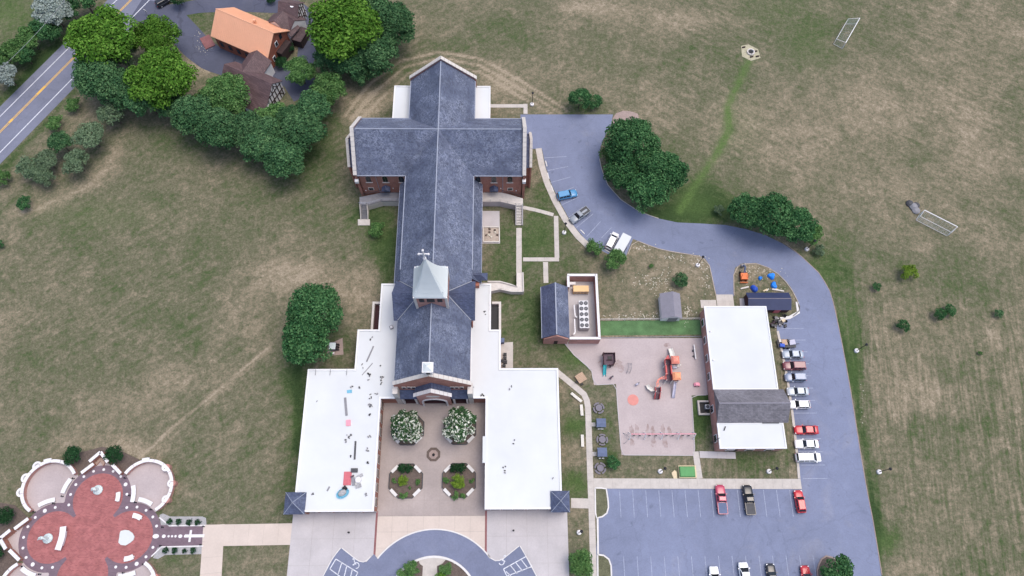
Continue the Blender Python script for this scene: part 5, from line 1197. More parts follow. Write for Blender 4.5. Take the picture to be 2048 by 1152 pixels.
for s in (-1, 1): MB().hull([st0+V3(s*.52-.06, 0, -.2), st0+V3(s*.52+.06, 0, -.2), st1+V3(s*.52+.06, 0, 0), st1+V3(s*.52-.06, 0, 0)], [st0+V3(s*.52-.06, 0, .75), st0+V3(s*.52+.06, 0, .75), st1+V3(s*.52+.06, 0, .75), st1+V3(s*.52-.06, 0, .75)]).build('stair_side', 'red_play', m)
for px, py, a in ((1329, 731, .8), (1332, 751, .8), (1331, 764, .8), (1344, 763, .8), (1356, 763, .8), (1310, 786, .8), (1341, 728, .8)):
    p = at(px, py, 1.2); MB().tube(p+V3(-.25, -.35, -.9), p+V3(.25, .35, .5), .07).build('brace_bar', 'cream', m)
p = at(1355, 733, .5); MB().tube(p, p+V3(.5, .4, .5), .25, 8, .3).build('talk_tube', 'cream', m); MB().cbox((p.x-.6, p.y-.15, 0), .9, .45, .5).build('counter_panel', 'lilac', m)
# swing set
sw = thing('swing_set', 'long pink-barred swing set with white end frames along the playground south edge', 'swing set', at(1322, 875))
y = at(1322, 872).y; xs = [at(px, 874).x for px in (1258, 1288, 1322, 1355, 1386)]; zt = 2.4
for x in xs:
    for s in (-1, 1): MB().tube((x, y+s*.75, 0), (x, y, zt), .1).build('frame_leg', 'white', sw)
MB().tube((xs[0], y, zt), (xs[-1], y, zt), .075).build('top_bar', 'pink', sw)
for x0_, x1_ in zip(xs[:-1], xs[1:]):
    for t in (.3, .68):
        x = x0_+(x1_-x0_)*t; st = MB().cbox((x, y, .5), .5, .2, .05).build('swing_seat', 'black', sw)
        for k in (-.22, .22): MB().tube((x+k, y, .53), (x+k*.8, y, zt), .018, 4).build('chain', 'steel', st)
o = thing('teeter_frame', 'thin dark bent bars at the west end of the swing set', 'play frame', at(1248, 876)); MB().ptube([at(1246, 866), at(1252, 869, .6), at(1257, 873, 1.2)], .045).build('bar', 'grey', o); MB().ptube([at(1246, 887), at(1250, 886, .6), at(1256, 880, 1.2)], .045).build('bar', 'grey', o)
# smaller pieces
def spring(px, py, name, label, cols):
    c = at(px, py, .03); o = thing(name, label, 'spring rider', c); MB().lathe(c, [(.22, 0), (.22, .05), (.1, .08), (.12, .2), (.1, .32), (.12, .45)], 8).build('spring', 'darkgrey', o)
    MB().lathe((c.x, c.y, .48), [(.05, 0), (.2, .08), (.22, .3), (.1, .42)], 10, 2.0, .9, .6).build('seat_body', cols[0], o, True); MB().lathe((c.x+.38, c.y+.28, .7), [(.05, 0), (.16, .1), (.14, .35), (.03, .42)], 8).build('head', cols[1], o, True)
    MB().tube((c.x+.1, c.y+.35, .95), (c.x+.45, c.y-.05, .95), .03).build('handle', 'steel', o)
spring(1221, 757, 'spring_rider', 'dark spring rider south of the teal slide', ('plum', 'darkgrey')); spring(1273, 770, 'spring_rider', 'pale grey spring rider near the middle of the playground', ('lilac', 'grey'))
c = at(1393, 770, .03); o = thing('toy_car', 'small pink and white toy car near the annex wall', 'toy car', c)
MB().loft([[(c.x+x, c.y+yy, z) for x, yy in ((-.62, -.32), (.62, -.32), (.62, .32), (-.62, .32))] for z in (.15, .5)]).build('body', 'pink', o); MB().cbox((c.x-.05, c.y, .5), .6, .5, .42).build('cab', 'stone', o); MB().cbox((c.x-.05, c.y, .92), .75, .6, .06).build('roof', 'pink', o)
for sx in (-.38, .38):
    for sy in (-.34, .34): MB().tube((c.x+sx, c.y+sy-.05, .18), (c.x+sx, c.y+sy+.05, .18), .16, 10).build('wheel', 'tyre', o)
o = thing('balance_beam', 'long white balance beam standing close to the annex', 'balance beam', at(1390, 703)); a, b = at(1388, 689, .6), at(1392, 718, .6); ribbon(MB(), [a.xy, b.xy], .24, .45, .6).build('beam', 'stone', o)
for t in (.1, .5, .9): p = a.lerp(b, t); MB().tube((p.x, p.y, 0), (p.x, p.y, .46), .06).build('post', 'steel', o)
for i, (px, py) in enumerate(((1386, 702), (1387, 713))):
    c = at(px, py, .03); o = MB().lathe(c, [(.2, 0), (.24, .2), (.2, .42), (.05, .45)], 9).build('rubber_stump', 'darkgrey'); tag(o, f'small dark rubber stump beside the white beam, {"northern" if i == 0 else "southern"} one', 'play stump', 'stumps beside the balance beam')

# ================================================================== PICNIC GARDEN
for i, (px, py, lab) in enumerate(((1197, 817, 'northernmost octagonal grey picnic table beside the walk'), (1204, 880, 'octagonal grey picnic table between the two canopied swings'), (1200, 937, 'southernmost octagonal grey picnic table beside the dark shrub'))):
    c = at(px, py); o = thing('picnic_table', lab, 'picnic table', c, 'octagonal picnic tables')
    MB().lathe((c.x, c.y, .68), [(.72, 0), (.74, .04), (.74, .08)], 8, rz=PI/8).build('table_top', 'table_grey', o); MB().lathe((c.x, c.y, 0), [(.3, 0), (.08, .06), (.08, .68)], 8).build('pedestal', 'darkgrey', o)
    for k in range(4):
        t = k*PI/2+.5+i; q = arc((c.x, c.y), 1.05, math.degrees(t)-36, math.degrees(t)+36, 5); s_ = ribbon(MB(), q, .32, .4, .46).build('bench_seat', 'table_grey', o)
        MB().tube((c.x, c.y, .15), (c.x+1.02*math.cos(t), c.y+1.02*math.sin(t), .4), .04).build('arm', 'darkgrey', s_)
for i, (px, py) in enumerate(((1200, 849), (1202, 907))):
    c = at(px, py); o = thing('canopy_swing', f'garden swing seat under a slate-blue canopy, {"north" if i == 0 else "south"} of the middle picnic table', 'swing seat', c, 'canopied swing seats')
    for sx in (-.85, .85):
        for sy in (-.75, .75): MB().tube((c.x+sx*1.05, c.y+sy, 0), (c.x+sx*.9, c.y+sy*.85, 1.9), .05).build('frame_post', 'darkgrey', o)
    MB().loft([[(c.x-.98, c.y-.9, 1.85), (c.x+.98, c.y-.9, 1.85), (c.x+.98, c.y+.9, 1.85), (c.x-.98, c.y+.9, 1.85)], [(c.x-.95, c.y-.15, 2.2), (c.x+.95, c.y-.15, 2.2), (c.x+.95, c.y+.15, 2.2), (c.x-.95, c.y+.15, 2.2)]]).build('canopy', 'canopy', o)
    MB().box(c.x-.75, c.x+.75, c.y-.35, c.y+.2, .45, .55).build('seat', 'wood', o); MB().box(c.x-.75, c.x+.75, c.y+.2, c.y+.28, .5, 1.05).build('backrest', 'wood', o)
    if i == 1:
        for k in (-.35, .3): MB().box(c.x+k-.22, c.x+k+.22, c.y-1.12, c.y-.95, .5, .62).build('cushion', 'stone', o)
    else: MB().box(c.x-.6, c.x+.6, c.y-1.1, c.y-.98, .5, .6).build('step_rail', 'stone', o)
c = at(1161, 757); o = thing('wooden_table', 'square tan wooden picnic table turned at an angle beside the walk', 'picnic table', c)
u = Vector((math.cos(.55), math.sin(.55))); n = Vector((-u.y, u.x))
for k in range(6): p = Vector((c.x, c.y))+n*(-.8+k*.32); MB().cbox((p.x, p.y, .7), 1.9, .28, .06, .55).build('table_plank', 'wood', o)
for s in (-1, 1):
    for q in (-1, 1): p = Vector((c.x, c.y))+u*.75*s+n*.65*q; MB().cbox((p.x, p.y, 0), .12, .12, .7, .55).build('leg', 'wood', o)
for i, (s, q) in enumerate(((-1.25, -.3), (-.55, -1.25))):
    p = Vector((c.x, c.y))+u*s*.95+n*q; ch_ = thing('folding_chair', f'small black folding chair at the {"left" if i == 0 else "lower"} side of the tan wooden table', 'chair', (p.x, p.y, 0), 'chairs by the wooden table')
    MB().cbox((p.x, p.y, .43), .42, .42, .05, .55).build('seat', 'black', ch_); e = p+(u*-.2 if i == 0 else n*-.2); MB().cbox((e.x, e.y, .48), .42 if i else .05, .05 if i else .42, .42, .55).build('backrest', 'black', ch_)
    for a_ in (-.17, .17):
        for b_ in (-.17, .17): w_ = p+u*a_+n*b_; MB().tube((w_.x, w_.y, 0), (w_.x, w_.y, .43), .02, 4).build('leg', 'black', ch_)
for i, (a, b, lab) in enumerate((((1142, 787), (1163, 804), 'tilted pale slatted bench at the bend of the walk'), ((1162, 810), (1164, 832), 'upright pale slatted bench just below the tilted one'), ((1164, 870), (1165, 894), 'pale slatted bench by the greener grass further down the walk'))):
    p, q = Vector(WXY(*a)), Vector(WXY(*b)); d = (q-p).normalized(); n = Vector((-d.y, d.x)); o = thing('garden_bench', lab, 'bench', (*((p+q)/2), 0), 'pale benches along the east walk')
    for k in (-.2, 0, .2): ribbon(MB(), [p+n*k, q+n*k], .16, .42, .47).build('seat_slat', 'cream', o)
    for t in (.12, .88): m_ = p.lerp(q, t); MB().cbox((m_.x, m_.y, 0), .1, .5, .42, math.atan2(d.y, d.x)).build('leg', 'grey', o)
c = at(1374, 943); o = thing('covered_sandbox', 'low tan sandbox under a bright green cover', 'sandbox', c)
x0, x1, y0, y1 = at(1356, 944).x, at(1391, 944).x, at(1372, 955).y, at(1372, 933).y
MB().box(x0+.1, x1+.1, y0-.1, y1+.15, 0, .35).build('timber_frame', 'wood_pale', o)
MB().loft([[(x0+.15, y0, .33), (x1-.15, y0, .33), (x1-.15, y1, .33), (x0+.15, y1, .33)], [(x0+.3, y0+.2, .8), (x1-.35, y0+.2, .75), (x1-.35, y1-.2, .75), (x0+.3, y1-.2, .8)]]).build('cover', 'green_cover', o)
o = MB().prism([WXY(*p) for p in [(1343,946),(1349,940),(1353,944),(1354,958),(1347,957)]], .0, .12).build('plywood_offcut', 'wood_pale'); tag(o, 'pale plywood offcut leaning left of the green-covered sandbox', 'board')

# ================================================================== LAMP POSTS, GOALS, FIRE PIT
def lamp_post(c, first):
    o = thing('lamp_post', '', 'lamp post', c, 'lamp posts around the grounds')
    MB().lathe(c, [(.48, 0), (.48, .42), (.4, .5), (.16, .5)], 16).build('concrete_base', 'stone', o); MB().lathe((c.x, c.y, .45), [(.085, 0), (.06, 4.0)], 8).build('pole', 'black', o)
    h = MB().lathe((c.x, c.y, 4.4), [(.05, 0), (.2, .1), (.22, .4), (.32, .45), (.05, .62)], 10).build('lantern', 'black', o); return o
lp0 = None
for px, py, lab in [(1064,210,'by the chancel path'),(1128,466,'between the curved walk and the lawn path'),(1395,531,'on the dry grass by the drive junction'),(1712,702,'in the field east of the annex parking row'),(1757,944,'in the field beside the lower drive'),(1320,943,'on the dry grass left of the green-covered sandbox'),(1537,943,'on the grass south of the annex'),(1158,1065,'on the lawn between east forecourt and walk'),(1613,499,'beside the dark trees at the drive bend')]:
    c = at(px, py); c.z = 0
    if lp0 is None: lp0 = o = lamp_post(c, True)
    else: o = copy_tree(lp0); o.location = c
    o['label'] = 'black lamp post on round white base '+lab
def goal(a, b, c, d, h, label, dark):
    """front bar a-b at height h, back ground corners c (below b) and d (below a)"""
    A, B, Cc, D = [W(*p) if isinstance(p, tuple) else p for p in (a, b, c, d)]; o = thing('soccer_goal', label, 'soccer goal', (A+B)/2, 'soccer goals on the field')
    A1, B1 = A+V3(0, 0, h), B+V3(0, 0, h); C1, D1 = Cc+V3(0, 0, h*.85), D+V3(0, 0, h*.85)
    MB().tube(A1, B1, .1).build('crossbar', 'white', o)
    for p, q in ((A, A1), (B, B1)): MB().tube(p, q, .09).build('upright', 'white', o)
    for p, q in ((A1, D1), (B1, C1), (C1, Cc), (D1, D), (A, D), (B, Cc), (Cc, D), (C1, D1)): MB().tube(p, q, .05).build('stay', 'stone', o)
    def net(p, q, r, s, nn):
        b = MB()
        for k in range(nn+1):
            t = k/nn; b.tube(p.lerp(q, t), s.lerp(r, t), .013, 3); b.tube(p.lerp(s, t), q.lerp(r, t), .013, 3)
        n_ = b.build('net', 'netting', o); n_['kind'] = 'stuff'
    net(A1, B1, C1, D1, 10); net(C1, D1, D, Cc, 9); net(A1, D1, D, A, 8); net(B1, C1, Cc, B, 8)
goal((1712, 48), (1684, 97), (1667, 88), (1690, 48), 2.2, 'white soccer goal with grey net in the upper right field', 0)
goal((1904, 462), (1839, 429), (1832, 440), (1894, 472), 2.2, 'white soccer goal lying next to a dark tarp on the right', 1)
c = at(1826, 414); o = thing('tarp_bundle', 'dark grey bundled tarp at the end of the soccer goal', 'tarp', c)
for i, (dx, dy, r, z) in enumerate(((0, 0, 1.0, .9), (-.7, .8, .9, .8), (.4, -1.0, .95, .7), (.8, .4, .8, .6))): MB().lathe((c.x+dx, c.y+dy, 0), [(r, 0), (r*1.05, z*.4), (r*.6, z*.85), (.05, z)], 8).build('fold', 'darkgrey' if i % 2 else 'grey', o)
fp = at(1501, 105); o = thing('fire_pit', 'stone ring fire pit on a pale hexagonal gravel pad in the field', 'fire pit', fp)
MB().prism([WXY(*p) for p in [(1482,92),(1497,89),(1516,99),(1521,116),(1502,122),(1484,113)]], 0, .06).build('pad', 'pad_gravel', o)
for k in range(10): t = 2*PI*k/10; MB().cbox((fp.x+.85*math.cos(t), fp.y+.85*math.sin(t), .05), .5, .3, .35, t+PI/2).build('stone', 'stone_warm', o)
MB().lathe((fp.x, fp.y, .05), [(.65, 0), (.65, .06)], 12).build('ash_bed', 'black', o)
for i, (px, py) in enumerate(((1487, 96), (1511, 104), (1503, 115), (1515, 114))):
    c = at(px, py); q = MB().tube((c.x-.4, c.y, .2), (c.x+.4, c.y+.2, .2), .2, 7).build('log_seat', 'wood_dark'); tag(q, ['dark log seat at the upper left corner of the gravel pad','dark log seat at the right edge of the gravel pad','dark log seat below the fire pit ring','dark log seat at the lower right corner of the gravel pad'][i], 'log', 'log seats round the fire pit')

# ================================================================== YARD CLUTTER
# mini excavator
c = at(1485, 552); o = thing('mini_excavator', 'orange mini excavator with grey bucket arm on the scrubby island', 'excavator', c)
for s in (-.55, .55): MB().cbox((c.x+s, c.y-.2, 0), .38, 2.3, .5).build('track', 'tyre', o)
MB().cbox((c.x, c.y-.5, .5), 1.5, 1.5, .75).build('engine_cover', 'excav', o); MB().cbox((c.x-.1, c.y+.1, .5), .8, .8, .55).build('seat_base', 'black', o)
for sx in (-.7, .7): MB().tube((c.x+sx, c.y-.9, 1.2), (c.x+sx, c.y-.5, 2.2), .06).build('roll_bar', 'excav', o)
MB().ptube([(c.x+.15, c.y+.4, 1.0), (c.x+.2, c.y+1.4, 2.0), (c.x+.2, c.y+2.1, 1.2)], .2, 6).build('boom', 'canopy', o); MB().cbox((c.x+.2, c.y+2.3, .2), .8, .5, .7).build('bucket', 'grey', o); MB().cbox((c.x, c.y-1.75, .1), 1.7, .15, .5).build('dozer_blade', 'excav', o)
def lumpy(px, py, r, h, mt, name, label, cat, group, k=3):
    c = at(px, py); o = thing(name, label, cat, c, group); rr = random.Random(px)
    for i in range(k):
        a = rr.uniform(0, 6.3); d = r*.45*(i > 0); x, y = c.x+d*math.cos(a), c.y+d*math.sin(a); s = r*rr.uniform(.55, .8)
        MB().lathe((x, y, 0), [(s, 0), (s*1.03, h*.35), (s*.72, h*.8), (s*.25, h*rr.uniform(.9, 1.05)), (.03, h)], 9, rr.uniform(.9, 1.3), rr.uniform(.8, 1.0), a).build('fold', mt, o)
lumpy(1543, 552, .85, .8, 'tarp_blue', 'blue_tarp', 'bright blue tarp heap nearest the drive on the scrubby island', 'tarp', 'blue tarps on the scrubby island')
lumpy(1545, 571, .8, .8, 'tarp_blue', 'blue_tarp', 'bright blue tarp heap against the navy-roofed shed', 'tarp', 'blue tarps on the scrubby island')
lumpy(1506, 576, .95, .9, 'tarp_deep', 'blue_tarp', 'deep blue tarp heap at the left end of the navy-roofed shed', 'tarp', 'blue tarps on the scrubby island')
lumpy(1519, 557, .5, .6, 'tarp_blue', 'blue_tarp', 'small blue tarp heap in the middle of the scrubby island', 'tarp', 'blue tarps on the scrubby island', 2)
for i, (p, q, w_, z, mt, lab) in enumerate([((1481,578),(1497,574),.3,.25,'stone_warm','pale plank at the left end of the navy-roofed shed'),((1526,583),(1534,579),.32,.3,'wood_pale','short yellow board leaning behind the navy-roofed shed'),((1532,583),(1537,578),.25,.22,'stone_warm','short pale board beside the yellow one'),((1543,579),(1567,583),.28,.3,'stone_warm','long white board behind the navy-roofed shed'),((1546,577),(1556,580),.3,.2,'wood_pale','tan board under the bright blue tarp'),((1552,638),(1564,636),.25,.3,'white','white pipe beside the scrap heap')]):
    o = ribbon(MB(), [WXY(*p), WXY(*q)], w_, .02, z).build('lumber_board', mt); tag(o, lab, 'board', 'boards lying round the navy shed')
# scrap heap by the annex corner
rr = random.Random(5)
for i in range(26):
    px, py = rr.uniform(1541, 1572), rr.uniform(630, 654); c = at(px, py); k = i % 4; mt = ['darkgrey', 'black', 'tarp_deep', 'grey', 'black', 'plum', 'darkgrey', 'stone'][i % 8]
    o = thing(('scrap_sheet_metal', 'scrap_rod', 'old_tyre', 'scrap_crate')[k], ('dark metal panel', 'thin metal bar', 'old black tyre', 'dark lidded crate')[k]+' in the scrap heap at the annex corner', 'scrap', (c.x, c.y, .02), 'scrap heap at the annex corner, '+('panels', 'bars', 'tyres', 'crates')[k])
    L_ = rr.uniform(.5, 1.4); a = rr.uniform(0, 3.1)
    if k == 0: MB().cbox((c.x, c.y, .02), L_, .35, rr.uniform(.2, .7), a).build('sheet', mt, o); MB().cbox((c.x, c.y, .05), .25, L_*.8, .35, a).build('rib', 'black', o)
    elif k == 1: MB().tube((c.x-L_/2*math.cos(a), c.y-L_/2*math.sin(a), .15), (c.x+L_/2*math.cos(a), c.y+L_/2*math.sin(a), rr.uniform(.2, .8)), .09).build('bar', mt, o)
    elif k == 2: MB().lathe((c.x, c.y, .02), [(.3, 0), (.34, .12), (.3, .24), (.16, .24), (.16, .05)], 10).build('tyre', 'tyre', o)
    else: MB().cbox((c.x, c.y, .02), L_*.6, L_*.5, .4, a).build('crate', mt, o); MB().cbox((c.x, c.y, .42), L_*.65, .12, .06, a).build('lid', 'grey', o)
c = at(1565, 643); o = MB().cbox((c.x, c.y, .0), .7, .6, .7, .4).build('yellow_crate', 'wood_pale'); tag(o, 'yellow crate on the scrap heap at the annex corner', 'crate')
# air conditioning units in a row behind the east wing
sheet('condenser_pad', [WXY(*p) for p in [(1001,686),(1026,684),(1026,736),(1001,736)]], .05, 'concrete')
for i, (px, py) in enumerate([(1010,710),(1010,717.5),(1005,723),(1011,725),(1008,732)]):
    c = at(px, py, .05); o = thing('condenser_unit', ['northernmost','second','leftmost','fourth','southernmost'][i]+' black condenser unit on the pad behind the east wing', 'air conditioner', c, 'condensers behind the east wing')
    MB().cbox(c, .72, .6, .7).build('casing', 'darkgrey', o); MB().lathe((c.x, c.y, .75), [(.28, 0), (.28, .05), (.2, .05)], 12).build('fan_guard', 'black', o)
c = at(1005, 684); o = thing('utility_cabinet', 'blue-grey utility cabinet north of the condensers', 'cabinet', c); MB().cbox(c, .7, .9, 1.3).build('body', 'canopy', o); MB().cbox((c.x, c.y, 1.3), .8, 1.0, .08).build('lid', 'canopy', o)
# transformer beside the big round trees
c = at(671, 696); o = thing('transformer', 'green-grey transformer cabinet with black fins beside the big round tree', 'transformer', c); MB().cbox((c.x-.4, c.y+.1, 0), 1.3, 1.7, 1.2).build('cabinet', 'tarp_teal' if False else 'table_grey', o)
MB().cbox((c.x-.4, c.y+.1, 1.2), 1.35, 1.4, .06).build('lid', 'statue', o)
for k in range(3): MB().cbox((c.x+.55, c.y-.5+k*.55, .1), .7, .2, .9).build('cooling_fin', 'black', o)
struct(MB().prism([WXY(*p) for p in [(655,690),(685,676),(687,709),(655,712)]], 0, .06).build('transformer_pad', 'gravel_tan')); c = at(666, 707, .06); o = MB().cbox(c, .7, .35, .4).build('white_box', 'stone'); tag(o, 'small white box at the foot of the transformer', 'box')
# mulch frame beside the nave
sheet('nave_patio', [WXY(*p) for p in [(963,422),(999,422),(1000,487),(963,487)]], .03, 'concrete_cool')
o = thing('compost_frame', 'square pale timber frame filled with straw and rubble beside the nave', 'compost frame', at(982, 470)); x0, x1, y0, y1 = at(967, 470).x, at(998, 470).x, at(982, 484).y, at(982, 456).y
MB().box(x0, x1, y0, y1, .03, .2).build('straw_fill', 'dirt', o)
for a in ((x0-.1, x1+.1, y0-.15, y0), (x0-.1, x1+.1, y1, y1+.12), (x1, x1+.12, y0, y1), (x0-.12, x0, y0, y1)): MB().box(*a, 0, .45).build('timber', 'cream', o)
for i in range(9): c = V3(rr.uniform(x0+.3, x1-.3), rr.uniform(y0+.3, y1-.3), .18); MB().lathe(c, [(.25, 0), (.3, .1), (.15, .25), (.02, .28)], 7, rr.uniform(.8, 1.4), 1, rr.uniform(0, 3)).build('rubble', 'rock' if i % 2 else 'soil', o)

# ================================================================== ROOF CLUTTER (re-roofing work on the west wing)
ZR_ = 4.87
def plank(p, q, w, mt, label, h=.1):
    o = ribbon(MB(), [WXY(*p, 5), WXY(*q, 5)], w, ZR_, ZR_+h).build('metal_flashing', mt); tag(o, label, 'flashing', 'long flashings on the white roof')
plank((747,692),(733,723),.28,'grey','long grey flashing on the narrow part of the west roof'); plank((745,726),(724,750),.12,'grey','thin grey rod below the long grey flashing'); plank((690,795),(693,831),.48,'grey','thick grey roll of flashing in the middle of the west roof'); plank((711,882),(709,919),.36,'darkgrey','dark grey strip above the red board on the west roof'); plank((659,973),(654,982),.3,'grey','short grey strip near the lower left of the west roof'); plank((1448,851),(1445,862),.01,'grey','x') if False else None
def rubbish(px, py, k, mt, label, cat='debris', s=1.0):
    c = at(px, py, ZR_); o = thing('roofing_offcuts', label, cat, (c.x, c.y, ZR_), 'roofing offcuts on the white roofs'); r_ = random.Random(px*7+py)
    for i in range(k):
        x, y = c.x+r_.uniform(-.35, .35)*s, c.y+r_.uniform(-.45, .45)*s; MB().cbox((x, y, ZR_), r_.uniform(.2, .45), r_.uniform(.12, .3), r_.uniform(.1, .25), r_.uniform(0, 3)).build('piece', mt if i % 2 == 0 else 'darkgrey', o)
for i, (px, py, k, lab) in enumerate([(739,747,4,'at the step of the west roof, upper of a pair'),(740,756,2,'at the step of the west roof, lower of a pair'),(763,757,4,'on the west roof close to the slate roof, upper of a pair'),(761,765,3,'on the west roof close to the slate roof, lower of a pair'),(704,771,3,'just above the folded teal tarp'),(716,775,2,'just right of the folded teal tarp'),(743,793,3,'on the west roof level with the top of the thick grey roll'),(738,810,3,'level with the thick grey roll, left of a pair'),(741,814,3,'level with the thick grey roll, right of a pair'),(738,829,4,'on the west roof level with the foot of the thick grey roll'),(696,874,4,'in the middle of the west roof below the pink-red pack'),(690,882,3,'at the lower left of the cluster below the pink-red pack'),(700,870,2,'at the upper right of the cluster below the pink-red pack'),(740,871,3,'near the courtyard edge of the west roof below the pink-red pack'),(737,898,3,'near the courtyard edge of the west roof beside the dark grey strip'),(734,925,3,'near the courtyard edge of the west roof below the dark grey strip'),(730,987,3,'right of the blue tub near the south end of the west roof'),(742,678,2,'above the long grey flashing on the west roof'),(758,731,2,'right of the thin grey rod on the west roof'),(725,733,2,'left of the thin grey rod on the west roof'),(752,788,2,'near the back corner of the courtyard on the west roof'),(702,914,2,'left of the dark grey strip on the west roof'),(627,988,2,'beside the left corner pavilion on the west roof'),(637,802,1,'alone on the left half of the west roof'),(968,626,3,'on the narrow east roof beside the tower'),(946,773,2,'on the east roof beside the front gable, upper of a pair'),(942,781,2,'on the east roof beside the front gable, lower of a pair'),(964,791,3,'at the courtyard corner of the east roof'),(1022,775,2,'in the upper middle of the east roof'),(1027,884,3,'in the centre of the east roof'),(1009,937,3,'in the lower middle of the east roof, larger of a pair'),(1013,948,1,'in the lower middle of the east roof, smaller of a pair'),(1105,960,1,'near the right corner pavilion on the east roof')]):
    rubbish(px, py, k, 'grey' if i % 3 else 'black', 'dark offcuts '+lab, 'offcuts')
c = at(783, 655, ZR_); o = thing('roof_hatch', 'grey square vent frame on the white roof west of the tower', 'vent', c); MB().cbox(c, .75, .75, .35, .5).build('frame', 'grey', o); MB().cbox((c.x, c.y, ZR_+.35), .5, .5, .05, .5).build('lid', 'stone', o)
o = MB().cbox(at(699, 783, ZR_), 1.0, .65, .12, .1).build('folded_tarp', 'tarp_teal'); tag(o, 'folded teal tarp on the white west roof', 'tarp')
o = MB().cbox(at(697, 846, ZR_), .85, 1.15, .3, .08).build('red_cushion', 'pink'); tag(o, 'pink-red pack lying alone on the white west roof', 'pack')
c = at(695, 957, ZR_); o = MB().cbox(c, 1.5, 2.6, .12, 0).build('red_board', 'board_red'); tag(o, 'large pinkish red board on the white west roof', 'board')
c = at(717, 960, ZR_); o = MB().lathe(c, [(.62, 0), (.64, .25), (.55, .45), (.1, .5)], 12).build('white_drum', 'stone'); tag(o, 'round white drum beside the pinkish red board', 'drum')
for i, (px, py, sx, sy, mt, lab) in enumerate([(709,941,1.3,.8,'darkgrey','dark grey pallet above the pinkish red board'),(707,963,.6,1.5,'grey','grey stack right of the pinkish red board'),(717,972,1.1,.7,'gravel','pale grey slab below the white drum'),(720,952,1.2,.5,'gravel','pale grey slab above the white drum'),(705,953,.7,.3,'plum','plum coloured bag by the pinkish red board'),(690,977,.8,.9,'black','black bag above the blue tub')]):
    o = MB().cbox(at(px, py, ZR_), sx, sy, .35, .15*i).build('material_stack', mt); tag(o, lab+' on the west roof', 'stack', 'roofing materials on the west roof')
c = at(686, 987, ZR_); o = thing('rubble_tub', 'oval blue tub full of white rubble on the west roof', 'tub', c); MB().lathe((c.x, c.y, ZR_), [(1.0, 0), (1.2, .35), (1.1, .35), (.9, .1)], 16, 1.1, .75, .5).build('tub', 'tarp_teal', o); MB().lathe((c.x-.1, c.y+.1, ZR_), [(.8, .1), (.75, .45), (.4, .65), (.05, .6)], 9, 1.1, .75, .5).build('rubble', 'gravel', o)

# ================================================================== VEHICLES
def paint(name, col, rough=.32): 
    return mat('paint_'+name, col, rough, .03, 1.0, spec=.5, coat=.5)
def wheels(o, L, wb, Wd, r):
    for sx in (-wb/2, wb/2):
        for s in (-1, 1):
            t = MB().lathe((0, 0, 0), [(r*.62, -.11), (r*.95, -.11), (r, -.07), (r, .07), (r*.95, .11), (r*.62, .11)], 16)
            y = s*(Wd/2-.1); t.v = [(x+sx, z+y, yy+r) for x, yy, z in t.v]; wh = t.build('wheel', 'tyre', o)
            t = MB().lathe((0, 0, 0), [(.02, .0), (r*.6, .0), (r*.6, .04), (.02, .06)], 12); t.v = [(x+sx, (z*s)+y+s*.08, yy+r) for x, yy, z in t.v]; t.build('rim', 'steel', wh)
def ringsec(x, w, z0, z1, tuck=.93, crown=.04):
    return [(x, -w*.94, z0), (x, -w, z0+(z1-z0)*.35), (x, -w, z0+(z1-z0)*.62), (x, -w*tuck, z1-.03), (x, -w*.55, z1+crown*.5), (x, 0, z1+crown), (x, w*.55, z1+crown*.5), (x, w*tuck, z1-.03), (x, w, z0+(z1-z0)*.62), (x, w, z0+(z1-z0)*.35), (x, w*.94, z0)]
